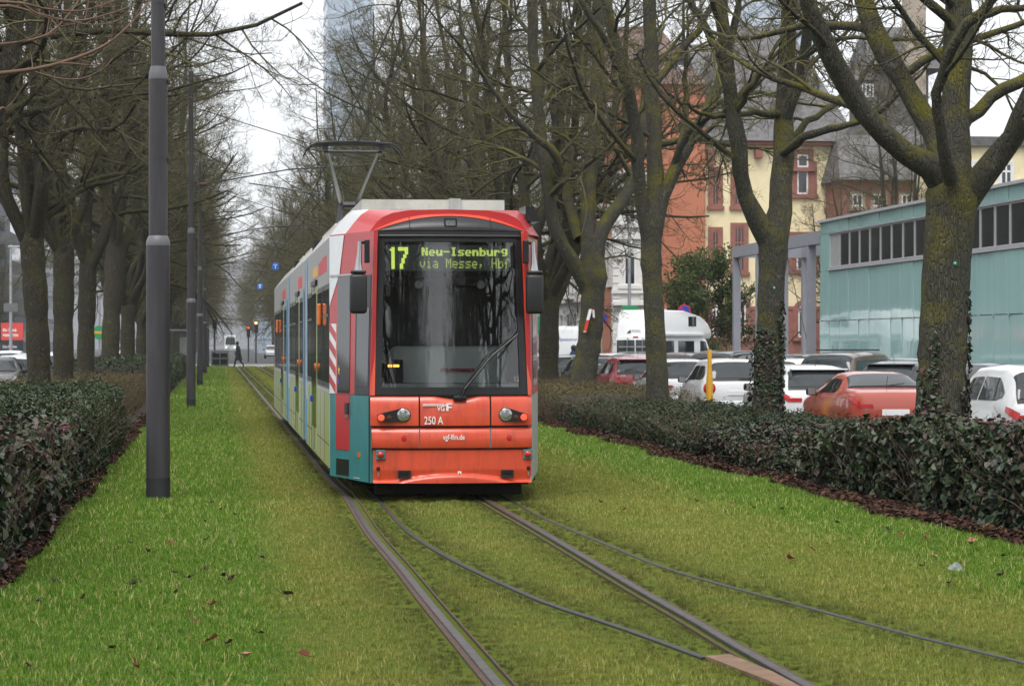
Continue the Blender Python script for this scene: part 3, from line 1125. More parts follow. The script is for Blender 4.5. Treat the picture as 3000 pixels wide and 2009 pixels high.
        RR = np.tile(np.linspace(0.0045, 0.0018, 4), (n, 1))
        V, F = tubes(PP, RR, 3)
        o = link('branches', np_mesh('branches', V, F, M['stem_brown']), t)
        o['kind'] = 'stuff'
    return t


def reddish(q, u, v, z):        # red young leaves gather on top of the ivy
    top = np.clip((z - 0.55) / 0.3, 0, 1)
    patch = np.clip(wob(u * 0.9, v * 1.1, 9) * 0.9 + 0.25, 0, 1)
    return q + top * patch * 0.42


hedge('ivy_hedge', 'tall ivy hedge with reddish leaf tips in front of the thickest mossy trunk', 16.0, 30.0, 6.86, 10.0,
      lambda u, d: 0.63 + 0.32 * min(1, max(0, (29.5 - u) / 8)) - 0.06 * d / 3 + 0.14 * float(wob(u * 0.9, d * 0.5, 2)), M['ivy_leaf'], 0.085, 800, 480, reddish, 500, shape=0.8, stray=0.1)
hedge('ivy_mound', 'low ivy mound growing around the foot of the ivy-clad trunk', 31.2, 38.0, 6.85, 9.0,
      lambda u, d: max(0.12, 0.50 - 0.12 * abs(u - 34.6) * 0.5 - 0.1 * max(0, 0.5 - d)), M['ivy_leaf'], 0.065, 1100, 900, None, 120, shape=0.8)
hedge('privet_hedge', 'dark clipped hedge between the yellow post and the lawn', 37.5, 51.0, 7.0, 9.8,
      lambda u, d: 0.46 + 0.06 * float(wob(u * 0.9, d, 3)), M['privet_leaf'], 0.055, 1700, 900, None, 500, shape=0.5)
hedge('privet_hedge', 'dark hedge strip behind the ivy mound, beside the parked red coupe', 28.5, 37.3, 9.0, 10.1,
      lambda u, d: 0.47 + 0.05 * float(wob(u * 0.9, d, 3)), M['privet_leaf'], 0.055, 1300, 1200, None, 250, shape=0.5)
hedge('twiggy_hedge', 'brown twiggy hedge just behind the tram, at the taped trunk', 51.4, 80.0, 6.7, 9.8,
      lambda u, d: 0.66 + 0.06 * float(wob(u * 0.8, d, 3)), M['dry_leaf'], 0.055, 420, 330, None, 2600, shape=0.4, stray=0.2)
hedge('privet_hedge', 'distant dark hedge of the avenue hidden behind the tram', 84.0, 172.0, 6.7, 9.8,
      lambda u, d: 0.85 + 0.06 * float(wob(u * 0.8, d, 3)), M['privet_leaf'], 0.12, 110, 60, None, 0, shape=0.5)
hedge('ivy_hedge', 'ivy hedge with red-tinged leaves nearest the dark pole', 17.5, 28.6, -1.52, -5.2,
      lambda u, d: 0.80 + 0.14 * min(1, max(0, (25 - u) / 8)) + 0.08 * float(wob(u * 1.2, d, 2)), M['ivy_leaf'], 0.085, 800, 420, reddish, 500, shape=0.8, stray=0.1)
hedge('privet_hedge', 'dark small-leaved hedge between the dark pole and three rough trunks', 29.0, 41.5, -1.50, -5.2,
      lambda u, d: 0.96 + 0.06 * float(wob(u * 1.2, d, 2)), M['privet_leaf'], 0.055, 1700, 800, None, 600, shape=0.5)
hedge('twiggy_hedge', 'yellow-green twiggy hedge beyond the dark hedge, around slim trunks', 43.0, 78.0, -1.9, -5.2,
      lambda u, d: 0.72 + 0.06 * float(wob(u * 0.8, d, 3)), M['dry_leaf'], 0.06, 420, 330, None, 2600, shape=0.4, stray=0.15)
hedge('privet_hedge', 'far dark hedge behind the second pole', 82.0, 136.0, -1.6, -5.0,
      lambda u, d: 1.05 + 0.06 * float(wob(u * 0.8, d, 3)), M['privet_leaf'], 0.10, 190, 110, None, 400, shape=0.5)

# leaf litter on the bare strips
n = 9000
u = np.concatenate([rng.uniform(13, 60, n), rng.uniform(12.5, 60, n // 2)])
v = np.concatenate([EDGE_R(u[:n]) + np.abs(rng.normal(0, 0.32, n)) - 0.06, EDGE_L(u[n:]) - np.abs(rng.normal(0, 0.12, n // 2)) + 0.03])
pos = np.stack([v * CT - u * ST, v * ST + u * CT, 0.02 + 0.03 * rng.random(len(u))], 1)
nr = np.array([0, 0, 1.0]) + rng.normal(size=(len(u), 3)) * 0.4
o = leaf_mesh('leaf_litter', pos, nr, 0.075, M['litter_leaf'], 0.55, lite=True)
tag(o, 'brown leaf litter lying on the soil along the hedges', 'leaf litter', None, 'stuff')

# single fallen leaves on the lawn
def fallen(x, y, size, m, label, group=None, tilt=0.5):
    p = P(x, y)
    a = random.random() * 6.28
    k = 9
    V = [(0, 0, 0)]
    for i in range(k):            # ragged lobed outline, curled up at the rim
        r = size * 0.5 * (1.0 if i % 2 == 0 else 0.55) * random.uniform(0.75, 1.15)
        q = 2 * math.pi * i / k
        V.append((r * math.cos(q), r * math.sin(q) * 0.8, size * random.uniform(0.05, 0.4)))
    mb = MB().add(V, [(0, i + 1, (i + 1) % k + 1) for i in range(k)])
    mb.tube([(0, 0, 0.004), (-size * 0.5, 0.01, 0.01), (-size * 0.75, 0.03, 0.03)], 0.0025, 4)
    o = mb.build('fallen_leaf', m, None, False, (p.x, p.y, 0.035), (random.uniform(-tilt, tilt), random.uniform(-tilt, tilt), a))
    tag(o, label, 'fallen leaf', group)


fallen(394, 1968, 0.10, M['fallen_rust'], 'curled rust-brown leaf standing upright on the lawn below the pole', tilt=0.9)
fallen(722, 1938, 0.09, M['fallen_tan'], 'pale tan leaf lying on the lawn near the bottom edge')
fallen(672, 1900, 0.07, M['fallen_dark'], 'dark brown curled leaf just above the pale tan leaf')
fallen(895, 1938, 0.08, M['fallen_rust'], 'flat reddish leaf between the pale leaf and the rusty rail')
fallen(570, 1835, 0.07, M['fallen_rust'], 'small rust leaf in the grass above the dark curled leaf')
fallen(2310, 1648, 0.10, M['fallen_rust'], 'dark red leaf alone on the grass before the ivy hedge', tilt=0.9)
fallen(2894, 1562, 0.17, M['fallen_tan'], 'large pale dry leaf leaning at the foot of the ivy hedge', tilt=0.9)
fallen(2845, 1602, 0.13, M['fallen_tan'], 'tan leaf on the grass edge next to the large pale leaf')
fallen(2930, 1698, 0.08, M['fallen_dark'], 'dark leaf on the grass close to the crumpled plastic')
fallen(2735, 1640, 0.08, M['fallen_tan'], 'small tan leaf on the grass below the soil edge')
for x, y in ((620, 1480), (648, 1500), (598, 1535), (690, 1515), (605, 1590), (500, 1600), (380, 1600), (341, 1620), (430, 1625), (510, 1690), (600, 1680), (655, 1700), (770, 1645), (555, 1705),
             (155, 1715), (245, 1765), (387, 1725), (516, 1750), (680, 1710), (620, 1785), (838, 1755), (110, 1775), (770, 1870), (620, 1890), (330, 1915), (85, 1970), (2040, 1475),
             (2210, 1495), (2290, 1500), (2140, 1480), (2490, 1590), (2600, 1560), (2640, 1575), (2710, 1585), (2380, 1620), (2810, 1660), (2700, 1670), (2940, 1640), (2780, 1720), (1760, 1480), (1830, 1500), (2450, 1540)):
    fallen(x, y, random.uniform(0.05, 0.085), random.choice([M['fallen_dark'], M['fallen_dark'], M['fallen_rust']]),
           'small dark shrivelled leaf scattered on the lawn', 'small dark leaves scattered on the lawn')
# crumpled plastic
p = P(2800, 1675)
mb = MB()
V = [(0, 0, 0.03)]
rows = []
for i in range(6):
    rows.append([(0.065 * math.cos(2 * math.pi * j / 10) * (0.25 + 0.16 * i) * random.uniform(0.8, 1.2), 0.045 * math.sin(2 * math.pi * j / 10) * (0.25 + 0.16 * i) * random.uniform(0.8, 1.2), 0.075 - 0.012 * i + random.uniform(-0.012, 0.012)) for j in range(11)])
for r_ in rows: r_[10] = r_[0]
mb.grid(rows)
tag(mb.build('plastic_wrapper', M['litter_bag'], None, False, (p.x, p.y, 0)), 'crumpled clear plastic wrapper lying in the grass', 'litter')
# dead twig poking out of the hedge foot
mb = MB().tube([P(90, 1500, 0.12), P(150, 1510, 0.14), P(200, 1512, 0.1), P(222, 1528, 0.05)], [0.006, 0.005, 0.004, 0.003], 5)
tag(mb.build('dead_twig', M['twig'], None), 'dead bare twig poking out of the red-tinged ivy hedge', 'twig')


# ------------------------------------------------------------------ bare trees
def resample(pts, rad, K):
    pts = np.array(pts, float); rad = np.array(rad, float)
    # smooth with Catmull-Rom, then even steps
    ext = np.vstack([2 * pts[0] - pts[1], pts, 2 * pts[-1] - pts[-2]])
    out, ro = [], []
    for i in range(1, len(ext) - 2):
        a, b, c, d = ext[i - 1:i + 3]
        for t in np.linspace(0, 1, 8, endpoint=False):
            out.append(0.5 * ((2 * b) + (-a + c) * t + (2 * a - 5 * b + 4 * c - d) * t * t + (-a + 3 * b - 3 * c + d) * t ** 3))
            ro.append(rad[i - 1] * (1 - t) + rad[i] * t)
    out.append(pts[-1]); ro.append(rad[-1])
    out = np.array(out); ro = np.array(ro)
    s = np.concatenate([[0], np.cumsum(np.linalg.norm(np.diff(out, axis=0), axis=1))])
    q = np.linspace(0, s[-1], K)
    return np.stack([np.interp(q, s, out[:, j]) for j in range(3)], 1), np.interp(q, s, ro), s[-1]


def spawn(P_, R_, L, n, t0, t1, lr, ang, K, up, wig, rs, rmin, rg, outward=0.0, flat=0.0):
    """side branches for every polyline in P_; up = how the direction bends upward along the branch"""
    Np, Kp, _ = P_.shape
    idx = np.repeat(np.arange(Np), n)
    t = t0 + (t1 - t0) * ((np.tile(np.arange(n), Np) + rg.random(Np * n)) / n)
    f = np.clip(t * (Kp - 1), 0, Kp - 1.001)
    i = f.astype(int); w = (f - i)[:, None]
    pos = P_[idx, i] * (1 - w) + P_[idx, i + 1] * w
    tan = P_[idx, i + 1] - P_[idx, i]
    tan /= np.linalg.norm(tan, axis=1)[:, None] + 1e-9
    r0 = R_[idx, i] * (1 - w[:, 0]) + R_[idx, i + 1] * w[:, 0]
    rd = rg.normal(size=tan.shape)
    rd[:, 2] *= (1 - flat)
    if outward:
        o = pos.copy(); o[:, 2] = 0
        o /= np.linalg.norm(o, axis=1)[:, None] + 0.3
        rd = rd + o * outward * 1.6
    side = rd - tan * (rd * tan).sum(1)[:, None]
    side /= np.linalg.norm(side, axis=1)[:, None] + 1e-9
    a = np.radians(rg.uniform(ang[0], ang[1], len(idx)))[:, None]
    d = tan * np.cos(a) + side * np.sin(a)
    ln = L[idx] * rg.uniform(lr[0], lr[1], len(idx)) * (1 - 0.5 * t)
    PP = np.empty((len(idx), K, 3)); PP[:, 0] = pos
    p = pos.copy()
    upv = np.interp(np.linspace(0, 1, K - 1), np.linspace(0, 1, len(up)), up)
    bend = rg.normal(size=d.shape) * wig * 0.7
    for k in range(1, K):
        d = d + np.array([0, 0, 1.0]) * upv[k - 1] + rg.normal(size=d.shape) * wig + bend
        d /= np.linalg.norm(d, axis=1)[:, None]
        p = p + d * (ln / (K - 1))[:, None]
        PP[:, k] = p
    rr = np.minimum(r0 * rs, ln * 0.016 + rmin)
    RR = rr[:, None] * np.linspace(1, 0.35, K)[None, :]
    RR = np.maximum(RR, rmin * np.linspace(1, 0.55, K)[None, :])
    return PP, RR, ln


def tree_meshes(name, trunk, limbs, seed, m_trunk, m_crown, dens=1.0, zlow=0.0):
    """trunk, limbs: lists of (points, radii) in the tree's own space"""
    rg = np.random.default_rng(seed)
    tp, cp = [], []
    for (p, r) in trunk:
        q, rr, _ = resample(p, r, 26)
        # knots and swellings
        rr = rr * (1 + 0.035 * rg.normal(size=len(rr)))
        V, F = tubes(q[None], rr[None], 18)
        ang = np.arctan2(V[:, 1], V[:, 0])
        tp.append((V, F))
    l2 = []
    for (p, r) in limbs:
        q, rr, ln = resample(p, r, 22)
        q[2:-1] += rg.normal(size=(19, 3)) * 0.018
        rr = rr * (1 + 0.05 * rg.normal(size=22))
        tp.append(tubes(q[None], rr[None], 10))
        n = max(2, int(ln * 0.85 * dens))
        P2, R2, L2 = spawn(q[None], rr[None], np.array([max(5.0, ln)]), n, 0.14, 0.99, (0.26, 0.50), (38, 78), 8, (0.02, -0.07, -0.02, 0.10, 0.2), 0.10, 0.50, 0.012, rg, outward=0.55)
        l2.append((P2, R2, L2))
    P2 = np.concatenate([a[0] for a in l2]); R2 = np.concatenate([a[1] for a in l2]); L2 = np.concatenate([a[2] for a in l2])
    tp.append(tubes(P2, R2, 6))
    P3, R3, L3 = spawn(P2, R2, L2, 8, 0.15, 1.0, (0.30, 0.58), (30, 70), 6, (0.0, -0.10, 0.02, 0.25), 0.13, 0.55, 0.007, rg, flat=0.3)
    cp.append(tubes(P3, R3, 4))
    P4, R4, L4 = spawn(P3, R3, L3, max(4, int(round(8 * dens))), 0.12, 1.0, (0.38, 0.68), (28, 68), 4, (-0.05, -0.14, 0.12, 0.5), 0.15, 0.55, 0.0056, rg, flat=0.2)
    cp.append(tubes(P4, R4, 3))
    P5, R5, L5 = spawn(P4, R4, L4, 4, 0.2, 1.0, (0.40, 0.75), (25, 60), 3, (-0.05, 0.5), 0.16, 0.6, 0.0046, rg)
    cp.append(tubes(P5, R5, 3))
    Vt, Ft = join(tp)
    Vc, Fc = join(cp)
    return np_mesh(name + '_trunk', Vt, Ft, m_trunk), np_mesh(name + '_crown', Vc, Fc, m_crown)


def make_tree(name, label, loc, meshes, group=None, rz=0.0, sc=1.0):
    t = thing(name, label, 'tree', loc, rz, group)
    t.scale = (sc, sc, sc)
    link('trunk', meshes[0], t)
    link('crown', meshes[1], t)
    return t


def generic(seed, H=17.0, fork=3.0, nl=6, rad=0.27, spread=1.0):
    rg = np.random.default_rng(seed)
    lean = rg.normal(0, 0.03, 2)
    top = np.array([lean[0] * fork, lean[1] * fork, fork])
    trunk = [([(0, 0, -0.25), (lean[0] * 0.3, lean[1] * 0.3, 0.35), (lean[0] * 1.4, lean[1] * 1.4, fork * 0.5), tuple(top), (top[0] * 1.1, top[1] * 1.1, fork + 0.55)],
              [rad * 1.35, rad * 1.08, rad, rad * 1.06, rad * 0.75])]
    limbs = []
    a0 = rg.random() * 6.28
    for i in range(nl):
        a = a0 + 6.283 * i / nl + rg.normal(0, 0.25)
        lead = i == 0
        sp = (0.25 if lead else rg.uniform(1.5, 3.1)) * spread
        h = H * (1.0 if lead else rg.uniform(0.72, 0.95))
        c, s = math.cos(a), math.sin(a)
        z0 = fork - rg.uniform(0.0, 0.5) + (0 if lead else rg.uniform(0, 0.45))
        pts = [top * [1, 1, 0] + np.array([c * rad * 0.35, s * rad * 0.35, z0])]
        for f, q in ((0.12, 0.36), (0.3, 0.66), (0.55, 0.88), (0.8, 1.0), (1.0, 1.1)):
            pts.append(top * [1, 1, 0] + np.array([c * sp * q + rg.normal(0, 0.24), s * sp * q + rg.normal(0, 0.24), z0 + (h - z0) * f]))
        r0 = rad * rg.uniform(0.48, 0.66)
        limbs.append((pts, [r0, r0 * 0.9, r0 * 0.75, r0 * 0.55, r0 * 0.32, 0.02]))
    # a few low boughs over the lawn and the street
    for i in range(3):
        a = rg.random() * 6.28
        c, s = math.cos(a), math.sin(a)
        z0 = fork + rg.uniform(0.4, 2.5)
        ln = rg.uniform(2.6, 4.2) * spread
        pts = [(c * 0.15, s * 0.15, z0), (c * ln * 0.4, s * ln * 0.4, z0 + 0.7), (c * ln * 0.75, s * ln * 0.75, z0 + 1.0), (c * ln, s * ln, z0 + 1.8)]
        limbs.append((pts, [rad * 0.3, rad * 0.24, rad * 0.17, 0.02]))
    return trunk, limbs


def px_tree(base_px_x, u, v, trunk_px, limbs_px, more, seed, name, label, m_trunk, m_crown, dens=1.0, lead=1):
    """a tree whose main limbs were measured in the photograph: (x, y, width, depth offset in metres)"""
    base = AV(u, v, 0)
    Yb = base.y
    def cv(lst):
        pts, rad = [], []
        for (x, y, w, dy) in lst:
            Y = Yb + dy
            pts.append(((x - 1500) / 7500 * Y - base.x, Y - base.y, EYE - (y - 1003) / 7500 * Y))
            rad.append(w / 2 / 7500 * Y)
        return pts, rad
    trunk = [cv(trunk_px)]
    limbs = []
    for lst in limbs_px:
        p, r = cv(lst)
        # grow on above the frame, thinning out
        a, b = np.array(p[-2]), np.array(p[-1])
        d = (b - a) / np.linalg.norm(b - a)
        rr = r[-1]
        L = rr * 45
        n = 4
        for i in range(n):
            d = d * 0.85 + np.array([0, 0, 0.22]); d /= np.linalg.norm(d)
            b = b + d * L / n
            p.append(tuple(b)); r.append(max(0.014, rr * (1 - (i + 1) / n)))
        limbs.append((p, r))
    for (bp, br) in more:          # boughs leave the leader where it stands at that height
        ld = np.array(limbs[lead][0])
        z0 = bp[0][2]
        off = np.array([np.interp(z0, ld[:, 2], ld[:, k]) for k in (0, 1)] + [0.0])
        limbs.append(([tuple(np.array(q) * [1, 1, 1] + off - (np.array([bp[0][0], bp[0][1], 0]))) for q in bp], br))
    tm = tree_meshes(name, trunk, limbs, seed, m_trunk, m_crown, dens)
    return make_tree(name, label, base, tm)


def bough(z0, az, ln, rise, r0):
    c, s = math.cos(az), math.sin(az)
    return ([(c * 0.1, s * 0.1, z0), (c * ln * 0.35, s * ln * 0.35, z0 + rise * 0.4), (c * ln * 0.7, s * ln * 0.7, z0 + rise * 0.75), (c * ln, s * ln, z0 + rise * 1.2)], [r0, r0 * 0.8, r0 * 0.5, 0.016])


# the four trees beside the parked cars
px_tree(2757, 31.0, 8.8,
        [(2757, 1425, 200, 0), (2757, 1330, 166, 0), (2757, 1217, 152, 0), (2763, 1000, 143, 0), (2772, 800, 140, 0), (2782, 660, 148, 0), (2790, 580, 165, 0), (2795, 500, 120, 0), (2797, 455, 85, 0)],
        [[(2778, 560, 92, 0), (2735, 490, 84, -.1), (2640, 432, 72, -.2), (2544, 344, 62, -.4), (2479, 249, 62, -.5), (2429, 153, 56, -.7), (2391, 57, 54, -.8), (2362, -20, 52, -.9)],
         [(2785, 545, 80, 0), (2755, 430, 76, .2), (2725, 363, 68, .4), (2651, 249, 68, .6), (2602, 153, 66, .8), (2544, 38, 60, 1.0), (2520, -30, 56, 1.1)],
         [(2793, 560, 105, 0), (2797, 430, 96, .1), (2797, 344, 90, .2), (2800, 191, 84, .3), (2804, 38, 76, .4), (2806, -60, 70, .4)],
         [(2788, 530, 44, -.4), (2765, 440, 38, -.7), (2747, 344, 33, -.9), (2743, 268, 32, -1.0), (2774, 172, 32, -1.2), (2831, 77, 30, -1.4), (2908, 0, 28, -1.6)],
         [(2820, 590, 96, 0), (2862, 535, 84, -.1), (2919, 470, 78, -.2), (2965, 402, 70, -.3), (3000, 306, 62, -.5), (3030, 200, 54, -.6)],
         [(2805, 385, 46, .2), (2845, 330, 42, .3), (2889, 298, 40, .4), (2965, 245, 38, .5), (3030, 205, 34, .6)],
         [(2812, 120, 32, .3), (2774, 46, 30, .2), (2697, -10, 26, 0), (2620, -50, 24, 0)],
         [(2828, 110, 32, .3), (2860, 70, 26, .4), (2908, 31, 24, .5), (3000, 19, 20, .6)]],
        [bough(5.5, R(80), 4.0, 1.5, 0.06), bough(6.2, R(100), 4.5, 1.5, 0.06), bough(5.8, R(230), 3.5, 1.8, 0.05)],
        11, 'roadside_tree', 'thickest mossy trunk with five heavy boughs beside the red coupe', M['bark'], M['bough'], 0.9, 2)
px_tree(2250, 41.0, 8.8,
        [(2248, 1330, 118, 0), (2247, 1240, 98, 0), (2250, 1120, 86, 0), (2254, 1000, 78, 0), (2260, 827, 76, 0), (2265, 740, 84, 0), (2265, 680, 96, 0), (2275, 640, 70, 0), (2280, 600, 50, 0)],
        [[(2258, 705, 74, 0), (2232, 662, 62, -.1), (2192, 600, 54, -.2), (2175, 507, 50, -.3), (2168, 430, 50, -.4), (2150, 344, 48, -.4), (2135, 230, 46, -.5), (2123, 115, 42, -.6), (2116, 0, 40, -.6)],
         [(2272, 690, 76, 0), (2284, 640, 68, .1), (2290, 571, 66, .2), (2293, 497, 62, .3), (2296, 382, 58, .4), (2297, 268, 52, .5), (2303, 153, 48, .5), (2309, 0, 44, .6)],
         [(2298, 350, 42, .4), (2315, 300, 40, .3), (2348, 200, 36, .1), (2364, 96, 34, -.1), (2374, 0, 32, -.2)],
         [(2296, 445, 30, .2), (2316, 432, 27, 0), (2364, 398, 25, -.3), (2429, 377, 22, -.6), (2514, 354, 18, -.9)],
         [(2292, 450, 26, .4), (2310, 420, 24, .6), (2360, 362, 21, 1.0), (2465, 288, 18, 1.4)],
         [(2285, 335, 26, .4), (2250, 328, 22, .2), (2200, 324, 18, 0), (2130, 340, 15, -.3)],
         [(2155, 330, 22, -.4), (2195, 260, 20, -.8), (2230, 205, 18, -1.0), (2290, 190, 14, -1.2)],
         [(2120, 200, 26, -.5), (2090, 120, 24, -.8), (2050, 50, 22, -1.0), (2020, 0, 20, -1.1)]],
        [bough(6.3, R(85), 3.6, 1.5, 0.05), bough(6.9, R(265), 3.6, 1.8, 0.05)],
        12, 'roadside_tree', 'ivy-clad forked trunk with a round green tag, beside the small white car', M['bark'], M['bough'], 0.95)
px_tree(1925, 51.3, 8.8,
        [(1926, 1262, 84, 0), (1926, 1190, 70, 0), (1925, 1100, 63, 0), (1915, 884, 58, 0), (1908, 772, 62, 0), (1908, 710, 58, 0), (1912, 650, 62, 0), (1918, 580, 40, 0)],
        [[(1905, 720, 46, 0), (1892, 650, 42, -.1), (1877, 564, 40, -.2), (1870, 500, 38, -.3), (1860, 344, 38, -.4), (1833, 230, 36, -.6), (1806, 134, 34, -.7), (1780, 30, 32, -.8)],
         [(1914, 660, 56, 0), (1921, 564, 54, .1), (1924, 497, 50, .2), (1917, 383, 46, .3), (1906, 268, 44, .4), (1909, 153, 42, .4), (1902, 0, 40, .4)],
         [(1918, 690, 44, 0), (1930, 630, 40, 0), (1959, 536, 38, .1), (2005, 440, 36, .2), (2047, 363, 34, .3), (2085, 295, 32, .4), (2112, 225, 28, .5), (2140, 120, 24, .6)],
         [(1845, 270, 26, -.6), (1815, 200, 24, -1), (1770, 110, 20, -1.4), (1720, 30, 18, -1.6)],
         [(1912, 250, 26, .4), (1960, 190, 24, .6), (2010, 130, 22, .9), (2060, 60, 20, 1.0)],
         [(1975, 480, 24, .1), (2010, 400, 22, -.3), (2060, 350, 19, -.8), (2120, 330, 15, -1.2)],
         [(1956, 545, 24, .1), (1985, 470, 22, .5), (2005, 380, 20, .9), (2010, 250, 16, 1.2)]],
        [bough(5.8, R(200), 3.5, 1.5, 0.05), bough(7.2, R(80), 3.6, 1.8, 0.05)],
        13, 'roadside_tree', 'smooth trunk in front of the white motorhome', M['bark'], M['bough'], 0.95)
px_tree(1715, 61.0, 8.8,
        [(1700, 1225, 92, 0), (1705, 1150, 78, 0), (1717, 1060, 70, 0), (1729, 980, 68, 0), (1736, 884, 68, 0), (1738, 820, 80, 0), (1735, 770, 78, 0), (1730, 710, 50, 0)],
        [[(1722, 840, 56, 0), (1694, 788, 48, -.1), (1656, 735, 42, -.3), (1624, 660, 40, -.4), (1608, 564, 38, -.5), (1598, 490, 38, -.6), (1578, 344, 34, -.6), (1565, 191, 32, -.7), (1557, 0, 30, -.7)],
         [(1733, 760, 54, 0), (1724, 690, 48, .2), (1722, 612, 44, .3), (1730, 516, 42, .4), (1745, 344, 40, .5), (1750, 191, 38, .6), (1753, 0, 34, .6)],
         [(1742, 770, 54, 0), (1752, 700, 46, 0), (1780, 644, 42, .2), (1822, 590, 40, .4), (1848, 532, 36, .6), (1880, 430, 32, .8), (1890, 300, 26, 1.0)],
         [(1700, 700, 40, .2), (1680, 640, 34, .6), (1660, 560, 30, .9), (1668, 450, 28, 1.2), (1640, 330, 24, 1.4), (1640, 150, 20, 1.4)],
         [(1622, 560, 30, -.3), (1640, 480, 26, -.9), (1600, 420, 24, -1.2), (1545, 380, 20, -1.5)]],
        [bough(6.2, R(200), 3.2, 1.5, 0.05), bough(7.5, R(60), 3.6, 1.8, 0.05)],
        14, 'roadside_tree', 'low-forked trunk with red and white barrier tape tied on it', M['bark'], M['bough'], 0.95)

PROTO = []
for k, (sd, H_, fk, nl, rd, sp) in enumerate(((21, 18.5, 4.3, 6, 0.27, 0.85), (22, 17.0, 3.1, 7, 0.27, 1.1))):
    tr, lb = generic(sd, H_, fk, nl, rd, sp)
    PROTO.append(tree_meshes('avenue_tree', tr, lb, sd, M['bark_left'], M['bough'], 1.05))
PROTO.append(PROTO[1])

# right row, going away
RIGHT = [(68.0, 'slender trunk right behind the tram mirror, before the white facade'), (78.0, 'second trunk past the taped one, half hidden by the tram')]
u = 88.0
i = 0
for uu, lab in RIGHT:
    make_tree('roadside_tree', lab, AV(uu, 8.8), PROTO[i % 3 if i else 1], None, 1.1 + 2.3 * i, 0.95); i += 1
while u < 176:
    make_tree('roadside_tree', 'bare tree of the far row seen above the tram roof', AV(u, 8.8 + random.uniform(-.2, .2)), PROTO[i % 3], 'bare trees of the row beyond the tram', random.random() * 6.28, random.uniform(0.92, 1.06))
    i += 1
    u += 9.8
u = 214.0
while u < 380:
    for v in (-3.9, 8.8):
        make_tree('roadside_tree', 'hazy bare tree beyond the street crossing', AV(u, v + random.uniform(-.3, .3)), PROTO[i % 3], 'hazy bare trees beyond the crossing', random.random() * 6.28, random.uniform(0.92, 1.06))
        i += 1
    u += 13

# left row
LEFT = [(57.5, 0, 'leaning fissured trunk nearest the parked dark car', 2.0, 0.94),
        (66.0, 0, 'trunk with scaly lower bark, first of the pair behind the dark hedge', 0.3, 0.94),
        (77.0, 0, 'trunk with scaly lower bark, second of the pair behind the dark hedge', 4.0, 0.92),
        (94.0, 0, 'stout double trunk by the yellow-green hedge', 5.1, 1.18),
        (112.0, 2, 'trunk close beside the dark pole, by the reddish hedge top', 1.4, 1.12)]
for uu, k, lab, rz, sc in LEFT:
    t = make_tree('lime_tree', lab, AV(uu, -3.9), PROTO[k], None, rz, sc)
u = 122.0
while u < 178:
    make_tree('lime_tree', 'bare tree of the row behind the dark poles', AV(u, -3.9 + random.uniform(-.2, .2)), PROTO[i % 3], 'bare trees behind the poles', random.random() * 6.28, random.uniform(0.95, 1.1))
    i += 1
    u += 9.0
# the row goes on towards and past the camera; its boughs reach into the frame and its reflection into the windscreen
make_tree('lime_tree', 'bare tree just outside the picture whose boughs hang in above the parked taupe car', AV(45.5, -4.3), PROTO[0], None, 2.6, 1.05)
for uu, v in [(q - d, v) for q in (-8, -17, -26, -36, -46) for v, d in ((-5.6, 0), (10.4, 3))] + [(12.0, -5.0), (1.0, -4.6), (9.5, 9.5), (-1.0, 9.0)]:
    if True:
        make_tree('lime_tree', 'bare tree reflected in the tram windscreen', AV(uu, v), PROTO[i % 3], 'bare trees reflected in the windscreen', random.random() * 6.28, 1.0); i += 1
# trees across the streets
for (uu, v) in ((205, -22), (232, -22.3), (262, -22), (180, -22)):
    make_tree('street_tree', 'slim bare tree in front of the pale facade', AV(uu, v), PROTO[i % 3], 'slim bare trees before the pale facade', random.random() * 6.28, 0.7); i += 1
for (uu, px_, sc_, lab) in ((113.0, 2620, 0.80, 'bare tree behind the flat roof of the glass pavilion'), (126.0, 2465, 0.66, 'bare tree before the corner where the yellow house meets its stone wing')):
    q_ = (px_ - 1500) / 7500
    make_tree('street_tree', lab, AV(uu, uu * (q_ * CT + ST) / (CT - q_ * ST), -.17), PROTO[i % 2], None, random.random() * 6.28, sc_); i += 1
u = 392.0
while u < 640:
    for v in (-4.5, 9.5):
        make_tree('roadside_tree', 'hazy bare tree beyond the street crossing', AV(u, v + random.uniform(-.6, .6)), PROTO[i % 3], 'hazy bare trees beyond the crossing', random.random() * 6.28, random.uniform(1.0, 1.15)); i += 1
    u += 18

